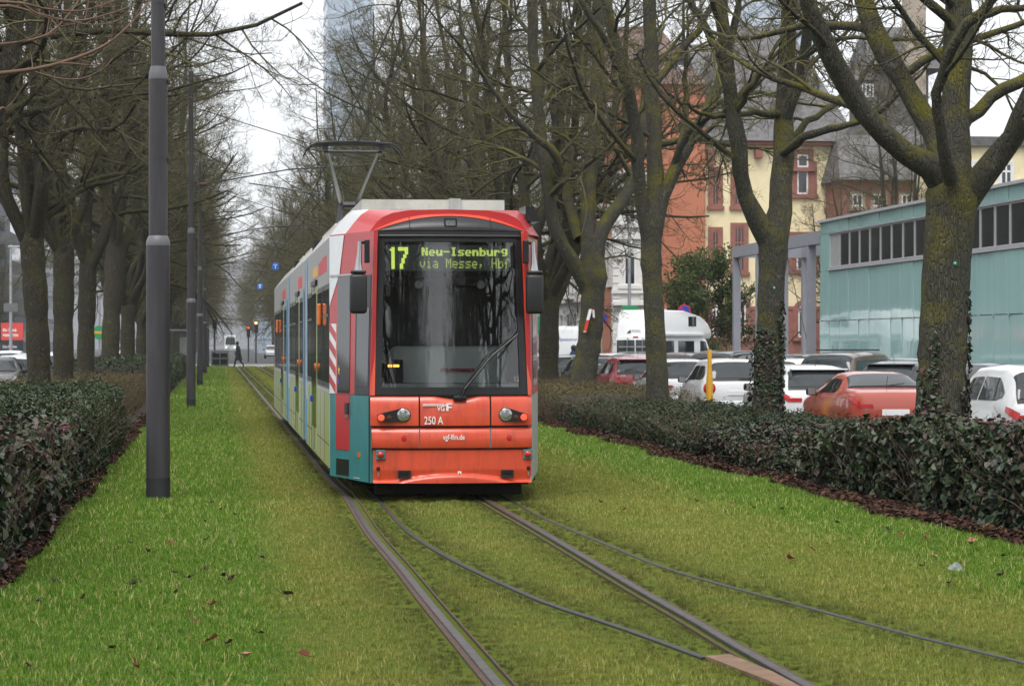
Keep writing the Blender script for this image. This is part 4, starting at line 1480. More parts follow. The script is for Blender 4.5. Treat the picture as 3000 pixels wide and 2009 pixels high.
# long sweeping reddish shoots of a near tree hanging into the upper corner
def shoots():
    rg = np.random.default_rng(5)
    base = AV(24.0, -4.6)
    t = thing('overhanging_branch', 'long reddish bare shoots sweeping across the upper corner', 'branch', base)
    Y = 25.0
    parts = []
    curves = [[(-160, 225, 22), (0, 213, 13), (150, 190, 11), (300, 135, 9), (390, 60, 7), (455, -20, 5)],
              [(-150, 60, 14), (0, 16, 10), (110, 38, 8), (205, 60, 7), (300, 45, 5), (400, 10, 3)],
              [(-120, 140, 12), (0, 128, 9), (80, 118, 8), (150, 92, 7), (210, 30, 5), (240, -20, 3)],
              [(-100, 0, 12), (60, 8, 8), (140, 25, 6), (250, 28, 5), (360, -10, 3)],
              [(100, 208, 6), (170, 228, 5), (240, 228, 4), (300, 200, 3), (330, 170, 2.5)],
              [(205, 60, 5), (260, 70, 4), (320, 66, 3), (360, 50, 2.5)],
              [(-20, 330, 8), (14, 315, 6), (18, 380, 4), (40, 430, 3)]]
    for c in curves:
        pts = [((x - 1500) / 7500 * (Y + 0.3 * k) - base.x, Y + 0.3 * k - base.y, EYE - (y - 1003) / 7500 * (Y + 0.3 * k)) for k, (x, y, w) in enumerate(c)]
        rad = [w / 2 / 7500 * Y for (x, y, w) in c]
        q, rr, ln = resample(pts, rad, 18)
        parts.append(tubes(q[None], rr[None], 6))
        P2, R2, L2 = spawn(q[None], rr[None], np.array([2.2]), 7, 0.25, 1.0, (0.12, 0.3), (25, 60), 6, (0.05, 0.1, 0.3), 0.08, 0.6, 0.003, rg)
        parts.append(tubes(P2, R2, 4))
    V, F = join(parts)
    link('shoots', np_mesh('shoots', V, F, M['twig_red']), t)


shoots()


# ivy climbing on two of the trunks, round green tags, barrier tape
def trunk_ivy(label, base, spots, n, sz, seed):
    """spots: (pixel x, y0, y1, half width px) columns of ivy on the camera side of a trunk at distance Yb"""
    Yb = base.y
    P0, N0 = [], []
    for (xa, ya, xb, yb, w, dens, rp, xc) in spots:
        k = int(n * dens)
        f = rng.random(k)
        y = ya + (yb - ya) * f
        x = xa + (xb - xa) * f + rng.normal(0, w, k)
        off = np.clip((x - (xc + (xb - xa) * f * 0)) / rp, -1.08, 1.08)
        th = np.arcsin(np.clip(off, -1, 1))
        Y = Yb - np.cos(th) * rp / 7500 * Yb - 0.02
        P0.append(np.stack([(x - 1500) / 7500 * Yb, Y, EYE - (y - 1003) / 7500 * Yb], 1))
        N0.append(np.stack([np.sin(th), -np.cos(th), 0.25 * np.ones(k)], 1) + rng.normal(size=(k, 3)) * 0.3)
    pos = np.concatenate(P0); nr = np.concatenate(N0)
    o = leaf_mesh('trunk_ivy', pos - np.array(base), nr, sz, M['ivy_leaf'], 0.85)
    o.location = base
    tag(o, label, 'ivy', None, 'stuff')


b2 = AV(41.0, 8.8)
trunk_ivy('ivy leaves climbing up the forked trunk beside the small white car', b2,
          [(2215, 1250, 2218, 990, 12, 1.0, 40, 2252), (2240, 1240, 2242, 960, 16, 1.0, 40, 2252), (2288, 1250, 2290, 880, 4, 0.8, 42, 2252), (2262, 1230, 2258, 1000, 10, 0.5, 40, 2254)], 330, 0.085, 1)
b1 = AV(31.0, 8.8)
trunk_ivy('ivy sprigs along the edges of the thickest mossy trunk', b1,
          [(2832, 1230, 2838, 850, 4, 0.7, 76, 2760), (2722, 1220, 2728, 960, 5, 0.35, 76, 2760), (2690, 1230, 2700, 1080, 5, 0.3, 76, 2760), (2825, 1230, 2826, 1130, 10, 0.3, 76, 2760)], 180, 0.075, 2)
for (x, y, Yb, w, lab) in ((2798, 768, 31.8, 70, 'small round green tag nailed to the thickest mossy trunk'), (2268, 840, 41.74, 38, 'small round green tag nailed to the ivy-clad forked trunk'),
                           (1926, 897, 52.0, 29, 'small green tag nailed to the trunk before the motorhome'), (1616, 920, 68.5, 24, 'tiny green tag on the slender trunk behind the mirror')):
    Y = Yb - w / 7500 * Yb - 0.015
    c = ((x - 1500) / 7500 * Y, Y, EYE - (y - 1003) / 7500 * Y)
    t = thing('tree_tag', lab, 'tag', c)
    MB().lathe([(0.024, -0.004), (0.024, 0.004)], axis='y', n=14).build('disc', M['tag_green'], t)
    MB().lathe([(0.009, -0.006), (0.009, -0.004)], axis='y', n=10).build('centre', M['tape_white'], t)
t = thing('barrier_tape', 'torn red and white barrier tape knotted on the low-forked trunk', 'tape', (0, 0, 0))
Y = 61.58 - 35 / 7500 * 61.58 - 0.05
q = lambda x, y, d=0: ((x - 1500) / 7500 * (Y - d), Y - d, EYE - (y - 1003) / 7500 * (Y - d))
for a, b, w, m in (((1730, 903), (1722, 935), 9, 'tape_white'), ((1722, 935), (1714, 968), 9, 'tape_red'), ((1714, 966), (1713, 970), 8, 'tape_white'), ((1729, 899), (1741, 905), 7, 'tape_red'), ((1738, 905), (1740, 928), 6, 'tape_white')):
    w2 = w / 2
    V = [q(a[0] - w2, a[1]), q(a[0] + w2, a[1], .02), q(b[0] + w2, b[1], .03), q(b[0] - w2, b[1])]
    V2 = [(x, y_ - 0.006, z) for x, y_, z in V]
    MB().add(V + V2, [(0, 1, 2, 3), (7, 6, 5, 4), (0, 4, 5, 1), (1, 5, 6, 2), (2, 6, 7, 3), (3, 7, 4, 0)]).build('tape_strip', M[m], t)


# ------------------------------------------------------------------ the tram (x across, y towards its far end, front at y = 0)
TRAM = thing('tram', 'red tram with teal cab side and raised pantograph, front towards us on the grass track', 'tram', (-0.622, 26.5, 0.0), TH)


def plan(x):
    return 0.10 * (x / 0.84) ** 2


def fy(x, z):
    return plan(x) + max(0.0, z - 1.11) * 0.09


def front_panel(name, m, x0, x1, prof, parent=TRAM, zcut=None, nx=26):
    rows = []
    xs = np.linspace(x0, x1, nx)
    for (z, d) in prof:
        rows.append([(x, plan(x) + d, z if zcut is None else zcut(x, z)) for x in xs])
    # returns at all four edges so that the panel is a solid skin
    back = [[(p[0], plan(p[0]) + 0.05, p[2]) for p in rows[0]]] + rows + [[(p[0], plan(p[0]) + 0.05, p[2]) for p in rows[-1]]]
    mb = MB().grid(back)
    k = nx
    n = len(back)
    mb.f.append(tuple(i * k for i in range(n)))
    mb.f.append(tuple(i * k + k - 1 for i in range(n)))
    return mb.build(name, m, parent, True)


P_UP = [(1.108, 0.035), (1.103, 0.012), (1.088, -0.006), (1.06, -0.022), (1.02, -0.033), (0.96, -0.040), (0.86, -0.042), (0.80, -0.038), (0.794, -0.02)]
dip = lambda x, z: z - (0.035 * max(0, 1 - ((x - 0.05) / 0.24) ** 2) ** 1.3) * max(0, (z - 0.95) / 0.158)
for x0, x1 in ((-0.84, -0.347), (-0.330, 0.392), (0.409, 0.842)):
    front_panel('bumper_panel', M['tram_red'], x0, x1, P_UP, zcut=dip if x0 == -0.330 else None)
P_MID = [(0.775, 0.0), (0.770, -0.016), (0.755, -0.034), (0.72, -0.048), (0.66, -0.054), (0.60, -0.050), (0.57, -0.040), (0.562, -0.02)]
for x0, x1 in ((-0.828, -0.345), (-0.333, 0.394), (0.406, 0.842)):
    front_panel('bumper_panel', M['tram_red'], x0, x1, P_MID)
for x in (-0.339, 0.400):
    box_part('panel_joint', M['tram_teal'], TRAM, x - 0.0055, x + 0.0055, plan(x) - 0.046, plan(x) + 0.03, 0.565, 0.772)
    box_part('panel_joint', M['tram_black'], TRAM, x - 0.007, x + 0.007, plan(x) - 0.020, plan(x) + 0.03, 0.796, 1.10)
# apron with an arched lip along its lower edge
rows = []
xs = np.linspace(-0.812, 0.838, 50)
for z in np.linspace(0.545, 0.205, 26):
    row = []
    for x in xs:
        arc = 0.215 + 0.075 * max(0.0, 1 - ((x - 0.02) / 0.60) ** 2)
        e = 1 / (1 + math.exp((z - arc) / 0.006))
        row.append((x, plan(x) - 0.015 - 0.035 * e + 0.03 * (1 - e) * max(0, (0.34 - z) / 0.14), z))
    rows.append(row)
mb = MB().grid([[(x, plan(x) + 0.05, 0.55) for x in xs]] + rows + [[(x, plan(x) + 0.05, 0.2) for x in xs]])
mb.build('apron', M['tram_red'], TRAM, True)
front_panel('front_backing', M['tram_black'], -0.838, 0.842, [(1.115, 0.03), (0.80, 0.022), (0.55, 0.022), (0.205, 0.022)])


def on_front(x, dz=0.0):
    return plan(x) + dz


# lamps: dark capsule housings with tail light, indicator and headlamp
for sgn, hx in ((-1, -0.502), (1, 0.560)):
    xo = -0.735 if sgn < 0 else 0.749
    y0 = plan(hx) - 0.05
    lamp = MB()
    pts = []
    n = 12
    xt, zt = xo, 0.885
    for i in range(n + 1):
        a = R(90 + 180 * i / n) if sgn < 0 else R(-90 + 180 * i / n)
        pts.append((xt + 0.040 * math.cos(a), zt + 0.042 * math.sin(a)))
    cx, cz, rr = hx, 0.91, 0.074
    for i in range(n + 1):
        a = R(-115 + 230 * i / n) if sgn < 0 else R(65 + 230 * i / n)
        pts.append((cx + rr * math.cos(a), cz + rr * math.sin(a)))
    hs_ = lamp.prism(pts, 'y', y0 - 0.004, y0 + 0.06).build('light_housing', M['tram_black'], TRAM)
    yl = y0 - 0.004
    MB().lathe([(0.066, 0.0), (0.066, -0.006), (0.058, -0.010), (0.040, -0.014), (0.0005, -0.016)], (hx, yl, cz), 'y', 24).build('headlight', M['lamp_clear'], hs_, True)
    MB().lathe([(0.030, -0.017), (0.030, -0.020), (0.0005, -0.021)], (hx, yl, cz), 'y', 18).build('headlight_bulb', M['silver'], hs_, True)
    MB().lathe([(0.034, 0.0), (0.034, -0.006), (0.0005, -0.012)], (xo, yl, 0.885), 'y', 18).build('tail_light', M['led_red'], hs_, True)
    MB().lathe([(0.029, 0.0), (0.029, -0.004), (0.0005, -0.009)], (xo - sgn * 0.083, yl, 0.882), 'y', 18).build('indicator_light', M['lamp_dark'], hs_, True)
for x in (-0.494, 0.590):
    MB().lathe([(0.034, 0.012), (0.034, -0.002), (0.0005, -0.003)], (x, plan(x) - 0.050, 0.668), 'y', 18).build('reflector_rim', M['tram_side_red'], TRAM)
    MB().lathe([(0.027, 0.0), (0.026, -0.004), (0.0005, -0.008)], (x, plan(x) - 0.0525, 0.668), 'y', 18).build('reflector', M['lamp_red'], TRAM, True)
for x in (-0.735, 0.797):
    y = plan(x) - 0.018
    MB().rbox((x, y - 0.006, 0.498), (0.098, 0.03, 0.10), 0.006).build('corner_lamp_plate', M['tram_teal'], TRAM)
    MB().lathe([(0.037, 0.0), (0.034, -0.012), (0.022, -0.022), (0.0005, -0.026)], (x, y - 0.021, 0.498), 'y', 18).build('corner_lamp', M['lamp_red'], TRAM, True)
for x in (-0.492, 0.580):
    y = plan(x) - 0.012
    ho = MB().ring(rrect(x - 0.068, x + 0.068, 0.258, 0.338, 0.012), rrect(x - 0.052, x + 0.052, 0.272, 0.326, 0.006), 'y', y - 0.022, y + 0.03).build('tow_eye_frame', M['black_plastic'], TRAM)
    box_part('tow_eye_recess', M['tram_black'], TRAM, x - 0.053, x + 0.053, y - 0.004, y + 0.005, 0.271, 0.327)
    MB().rbox((x, y - 0.010, 0.316), (0.10, 0.012, 0.022), 0.004).build('tow_eye_bar', M['black_plastic'], TRAM)
for x in (-0.757, 0.806):
    MB().lathe([(0.023, 0.01), (0.023, -0.003), (0.0005, -0.004)], (x, plan(x) - 0.016, 0.352), 'y', 14).build('hole', M['tram_black'], TRAM)
    box_part('latch', M['silver'], TRAM, x - 0.008, x + 0.008, plan(x) - 0.024, plan(x) - 0.012, 0.275, 0.312)
x = 0.078
box_part('jack_sign', M['white_print'], TRAM, x - 0.018, x + 0.018, -0.0155, -0.010, 0.287, 0.327)
MB().prism([(x - 0.012, 0.294), (x + 0.012, 0.294), (x, 0.315)], 'y', -0.0175, -0.0158).build('jack_sign_mark', M['tram_black'], TRAM)

# lettering on the panels
text('fleet_number', '250 A', 0.115, M['white_print'], TRAM, (-0.293, -0.047, 0.815), sx=0.70, bold=0.0005)
text('web_address', 'vgf-ffm.de', 0.078, M['white_print'], TRAM, (-0.098, -0.059, 0.655), sx=0.74, bold=0.0006)
text('logo_letters', 'VG', 0.075, M['white_print'], TRAM, (-0.158, -0.046, 0.952), sx=0.80, bold=0.0006)
mb = MB()
for (a, b, c, d) in ((-0.058, -0.018, 0.952, 1.030), (-0.058, -0.004, 1.016, 1.031), (-0.018, -0.004, 0.982, 0.997)):
    pass
mb.box(-0.062, -0.040, -0.0455, -0.043, 0.952, 1.004)
mb.box(-0.040, -0.004, -0.0455, -0.043, 0.982, 0.996)
mb.box(-0.062, -0.004, -0.0455, -0.040, 1.016, 1.030)
mb.box(-0.080, -0.040, -0.0450, -0.040, 1.004, 1.0155)
mb.build('logo_letters', M['white_print'], TRAM)
for i in range(3):
    box_part('logo_stripe', M['white_print'], TRAM, -0.305, -0.082, -0.045 + plan(0.2) * 0.4, -0.035, 1.0035 + i * 0.0082, 1.0078 + i * 0.0082)

# windscreen: black surround, pane, screen behind it
def wpt(x, z, d=0.0):
    return (x, fy(x, z) + d, z)


def wgrid(fx0, fx1, z0, z1, d, nx=14, nz=10):
    return [[wpt(fx0(z) + (fx1(z) - fx0(z)) * i / nx, z, d) for i in range(nx + 1)] for z in np.linspace(z1, z0, nz + 1)]


lerpx = lambda xb, xt: (lambda z: xb + (xt - xb) * (z - 1.11) / 1.69)
mb = MB()
bars = [(lerpx(-0.792, -0.752), lerpx(-0.728, -0.682), 1.115, 2.815), (lerpx(0.722, 0.672), lerpx(0.800, 0.745), 1.115, 2.815),
        (lerpx(-0.73, -0.684), lerpx(0.724, 0.674), 2.705, 2.815), (lerpx(-0.73, -0.684), lerpx(0.724, 0.674), 1.115, 1.195)]
for fx0, fx1, z0, z1 in bars:
    fr = wgrid(fx0, fx1, z0, z1, -0.004)
    bk = wgrid(fx0, fx1, z0, z1, 0.05)
    mb.grid(fr)
    mb.grid(bk)
    for A_, B_ in ((fr[0], bk[0]), (fr[-1], bk[-1]), ([r_[0] for r_ in fr], [r_[0] for r_ in bk]), ([r_[-1] for r_ in fr], [r_[-1] for r_ in bk])):
        mb.grid([A_, B_])
ws = mb.build('windscreen_surround', M['tram_black'], TRAM, True)
mb = MB().grid(wgrid(lerpx(-0.729, -0.683), lerpx(0.723, 0.673), 1.194, 2.706, 0.012, 20, 20))
mb.build('windscreen', M['windscreen'], TRAM, True)
mb = MB().grid([[wpt(x, 2.765 + 0.018 * math.sin(a), -0.006 - 0.022 * math.cos(a)) for x in np.linspace(-0.74, 0.735, 12)] for a in np.linspace(-1.5, 1.5, 7)])
mb.build('wiper_rail', M['black_plastic'], TRAM, True)
# red pillars beside the screen
for sg, xb0, xb1, xt0, xt1 in ((-1, -0.842, -0.794, -0.800, -0.754), (1, 0.802, 0.842, 0.747, 0.790)):
    fr = wgrid(lerpx(xb0, xt0), lerpx(xb1, xt1), 1.112, 2.82, -0.012, 3, 12)
    bk = wgrid(lerpx(xb0, xt0), lerpx(xb1, xt1), 1.112, 2.82, 0.10, 3, 12)
    mb = MB().grid(fr).grid(bk)
    for A_, B_ in ((fr[0], bk[0]), (fr[-1], bk[-1]), ([r_[0] for r_ in fr], [r_[0] for r_ in bk]), ([r_[-1] for r_ in fr], [r_[-1] for r_ in bk])):
        mb.grid([A_, B_])
    mb.build('front_pillar', M['tram_red'], TRAM, True)

# domed roof front: black fascia under a red brow
HT = lambda x: 3.065 - 0.235 * abs(x / 0.80) ** 3.0
ZB = lambda x: 2.822 + 0.155 * max(0.0, 1 - (x / 0.775) ** 2)


def dome(x, s):
    z = 2.822 + (HT(x) - 2.822) * math.sin(s * math.pi / 2)
    y = 0.145 + plan(x) + 0.50 * (1 - math.cos(s * math.pi / 2))
    return (x, y, z)


xs = np.linspace(-0.795, 0.785, 44)
bl, rd = [], []
for x in xs:
    sb = math.asin(min(1, max(0.0, (ZB(x) - 2.822) / max(1e-4, HT(x) - 2.822)))) / (math.pi / 2)
    bl.append([dome(x, sb * q) for q in np.linspace(0, 1, 8)])
    rd.append([(lambda p: (p[0], p[1] - 0.006, p[2] + 0.002))(dome(x, sb + (1 - sb) * q)) for q in np.linspace(0, 1, 10)])
MB().grid(bl).build('roof_fascia', M['tram_black'], TRAM, True)
MB().grid(rd).build('roof_brow', M['tram_red'], TRAM, True)
for x in (-0.425, 0.425):
    pts = [dome(x, s) for s in np.linspace(0.05, 0.98, 10)]
    MB().tube([(p[0], p[1] - 0.006, p[2] + 0.003) for p in pts], 0.0045, 5).build('brow_joint', M['tram_rubber'], TRAM)
z0 = 2.905
yl = dome(0, 0.36)[1]
MB().ring(rrect(-0.067, 0.067, z0 - 0.044, z0 + 0.044, 0.014), rrect(-0.052, 0.052, z0 - 0.031, z0 + 0.031, 0.010), 'y', yl - 0.075, yl + 0.06).build('top_light_frame', M['tram_black'], TRAM)
MB().prism(rrect(-0.053, 0.053, z0 - 0.032, z0 + 0.032, 0.008), 'y', yl - 0.060, yl + 0.02).build('top_light', M['lamp_clear'], TRAM)
text('faint_digits', '12', 0.075, M['tram_grey'], TRAM, (0.652, fy(0.68, 1.28) + 0.008, 1.255), sx=0.8)

# what is seen through the screen
MB().rbox((0.02, 0.56, 1.40), (1.24, 0.16, 0.44), 0.06, 3).build('seat_back_wall', M['dash_grey'], TRAM, True)
dk = MB().rbox((0.0, 0.42, 1.20), (1.42, 0.62, 0.07), 0.02).build('dashboard', M['dash_grey'], TRAM, True)
box_part('dash_grille', M['cab_dark'], dk, -0.60, 0.62, 0.16, 0.20, 1.2352, 1.2375)
mb = MB().rbox((-0.585, 0.30, 1.36), (0.19, 0.12, 0.24), 0.012)
scr = mb.build('warning_display', M['cab_dark'], TRAM)
for i, (a, b) in enumerate(((-0.648, -0.628), (-0.62, -0.603), (-0.59, -0.53))):
    box_part('display_digit', M['led_orange'], scr, a, b, 0.236, 0.2395, 1.402, 1.428)
MB().tube([(-0.08, 0.44, 1.37), (0.28, 0.44, 1.37)], 0.016, 8).build('grab_bar', M['tram_side_red'], TRAM)
# dark shell of the cab and the saloon behind
mb = MB()
mb.add([(-0.80, 0.95, 0.3), (0.80, 0.95, 0.3), (0.80, 0.95, 3.0), (-0.80, 0.95, 3.0)], [(0, 1, 2, 3)])
mb.build('cab_partition', M['cab_dark'], TRAM)
MB().box(-0.82, 0.82, 0.20, 0.95, 1.08, 1.12).build('cab_floor', M['cab_dark'], TRAM)
MB().rbox((0.0, 0.62, 2.30), (1.30, 0.06, 0.10), 0.02).build('sun_blind', M['cab_dark'], TRAM)
for x in (-0.30, 0.36):
    MB().lathe([(0.045, 0), (0.040, -0.03), (0.0005, -0.04)], (x, 0.60, 2.27), 'y', 14).build('cab_lamp', M['dash_grey'], TRAM, True)

# destination display
zt, zb = 2.675, 2.405
yb = 0.20
mb = MB()
mb.add([(-0.672, yb, zb), (0.668, yb, zb), (0.664, yb + 0.03, zt), (-0.668, yb + 0.03, zt)], [(0, 1, 2, 3)])
mb.add([(-0.672, yb + 0.05, zb), (0.668, yb + 0.05, zb), (0.664, yb + 0.08, zt), (-0.668, yb + 0.08, zt)], [(0, 1, 2, 3)])
disp = mb.build('destination_display', M['display_back'], TRAM)
FONT = {
    'N': '10001 11001 11001 10101 10011 10011 10001', 'e': '00000 00000 01110 10001 11111 10000 01110', 'u': '00000 00000 10001 10001 10001 10011 01101',
    '-': '00000 00000 00000 11111 00000 00000 00000', 'I': '01110 00100 00100 00100 00100 00100 01110', 's': '00000 00000 01111 10000 01110 00001 11110',
    'n': '00000 00000 10110 11001 10001 10001 10001', 'b': '10000 10000 10110 11001 10001 10001 11110', 'r': '00000 00000 10110 11001 10000 10000 10000',
    'g': '00000 01111 10001 10001 01111 00001 01110', 'v': '00000 00000 10001 10001 10001 01010 00100', 'i': '00100 00000 01100 00100 00100 00100 01110',
    'a': '00000 00000 01110 00001 01111 10001 01111', 'M': '10001 11011 10101 10101 10001 10001 10001', ',': '00000 00000 00000 00000 01100 00100 01000',
    'H': '10001 10001 10001 11111 10001 10001 10001', 'f': '00110 01001 01000 11100 01000 01000 01000', ' ': '00000 00000 00000 00000 00000 00000 00000',
    '1': '00100 01100 00100 00100 00100 00100 01110', '7': '11111 00001 00010 00100 00100 01000 01000'}


def led(name, s, x0, zlow, pit_x, pit_z, adv, dot, bold=False):
    mb = MB()
    x = x0
    for ch in s:
        rows_ = FONT[ch].split()
        for r_i, row in enumerate(rows_):
            for c_i in range(5):
                on = row[c_i] == '1'
                if bold and not on and c_i > 0 and row[c_i - 1] == '1': on = True
                if on or (bold and c_i == 4 and False):
                    cx_, cz_ = x + c_i * pit_x, zlow + (6 - r_i) * pit_z
                    yy = yb + 0.03 * (cz_ - zb) / (zt - zb) - 0.006
                    mb.box(cx_ - dot[0], cx_ + dot[0], yy - 0.002, yy + 0.002, cz_ - dot[1], cz_ + dot[1])
            if bold and row[4] == '1':
                cx_, cz_ = x + 5 * pit_x, zlow + (6 - r_i) * pit_z
                yy = yb + 0.03 * (cz_ - zb) / (zt - zb) - 0.006
                mb.box(cx_ - dot[0], cx_ + dot[0], yy - 0.002, yy + 0.002, cz_ - dot[1], cz_ + dot[1])
        x += adv
    o = mb.build(name, M['led_dim'], disp)
    o['kind'] = 'stuff'
    return o


led('destination_text', 'Neu-Isenburg', -0.292, 2.567, 0.0110, 0.0125, 0.0758, (0.0053, 0.0058), True)
led('destination_text', 'via Messe, Hbf', -0.312, 2.440, 0.0110, 0.0148, 0.0683, (0.0038, 0.0050))
# route number drawn twice as large
mb = MB()
for dig, xo_ in (('0110 1110 0110 0110 0110 0110 0110 0110 0110 0110 0110 0110', -0.622), ('111111 111111 000011 000011 000110 000110 001100 001100 001100 011000 011000 011000', -0.535)):
    for r_i, row in enumerate(dig.split()):
        for c_i, ch in enumerate(row):
            if ch == '1':
                cx_, cz_ = xo_ + c_i * 0.0175, 2.432 + (11 - r_i) * 0.0190
                yy = yb + 0.03 * (cz_ - zb) / (zt - zb) - 0.006
                mb.box(cx_ - 0.0080, cx_ + 0.0080, yy - 0.002, yy + 0.002, cz_ - 0.0082, cz_ + 0.0082)
mb.build('route_number', M['led_yellow'], disp)['kind'] = 'stuff'

# wiper
wp = MB().tube([wpt(0.10, 1.10, -0.05), wpt(0.13, 1.18, -0.06), wpt(0.42, 1.52, -0.05), wpt(0.70, 1.745, -0.035)], [0.016, 0.014, 0.011, 0.008], 8).build('wiper_arm', M['tram_black'], TRAM)
MB().tube([wpt(0.06, 1.10, -0.045), wpt(0.34, 1.50, -0.055), wpt(0.62, 1.70, -0.04)], [0.012, 0.009, 0.006], 6).build('wiper_rod', M['tram_black'], wp)
MB().tube([wpt(0.50, 1.50, -0.02), wpt(0.72, 1.79, -0.02)], 0.010, 6).build('wiper_blade', M['tram_rubber'], wp)
MB().rbox((0.08, -0.02, 1.085), (0.14, 0.08, 0.05), 0.015).build('wiper_base', M['tram_black'], TRAM, True)

# mirrors
for sg, cx_, cy_ in ((-1, -0.968, 0.02), (1, 0.862, 0.0)):
    mr = MB().rbox((cx_, cy_, 2.16), (0.178, 0.13, 0.41), 0.035, 3).build('mirror_housing', M['black_plastic'], TRAM, True)
    MB().rbox((cx_, cy_, 2.385), (0.16, 0.12, 0.035), 0.012).build('mirror_cap', M['tram_black'], mr)
    MB().tube([(cx_ - sg * 0.005, cy_, 2.39), (cx_ - sg * 0.004, cy_, 2.46), (cx_ - sg * 0.014, cy_, 2.58), (cx_ - sg * 0.018, cy_, 2.70)], [0.048, 0.034, 0.025, 0.022], 10).build('mirror_arm', M['silver'], mr, True)
    MB().rbox((cx_ - sg * 0.09, cy_ + 0.02, 2.60), (0.055, 0.10, 0.24), 0.01).build('mirror_bracket', M['tram_black'], mr)
    MB().tube([(cx_ - sg * 0.015, cy_, 2.69), (cx_ - sg * 0.09, cy_ + 0.04, 2.69)], 0.016, 6).build('mirror_strut', M['tram_black'], mr)

# cab sides: a plane from the front corner back to the full width
def cab(sg, t, z, d=0.0):
    """t = 0 front corner .. 1 where the body reaches full width"""
    if sg < 0:
        x0, y0, x1, y1 = -0.842, 0.10, -1.205, 1.27
    else:
        x0, y0, x1, y1 = 0.842, 0.10, 1.13, 1.90
    xt = 0.040 * min(1.0, max(0.0, (z - 1.1) / 1.7)) * (1 - t)
    nx, ny = (y1 - y0), -(x1 - x0)
    if sg < 0: nx, ny = -(y1 - y0), (x1 - x0)
    l = math.hypot(nx, ny)
    return (x0 + (x1 - x0) * t - sg * xt + nx / l * d, y0 + (y1 - y0) * t + ny / l * d, z)


def cab_plate(name, m, sg, t0, t1, zs, d0, d1, parent=TRAM):
    """zs: function t -> (z0, z1)"""
    mb = MB()
    ts = np.linspace(t0, t1, 5)
    fr = [[cab(sg, t, zs(t)[0], d1) for t in ts], [cab(sg, t, zs(t)[1], d1) for t in ts]]
    bk = [[cab(sg, t, zs(t)[0], d0) for t in ts], [cab(sg, t, zs(t)[1], d0) for t in ts]]
    mb.grid(fr).grid(bk)
    for A_, B_ in ((fr[0], bk[0]), (fr[1], bk[1]), ([fr[0][0], fr[1][0]], [bk[0][0], bk[1][0]]), ([fr[0][-1], fr[1][-1]], [bk[0][-1], bk[1][-1]])):
        mb.grid([A_, B_])
    return mb.build(name, m, parent)


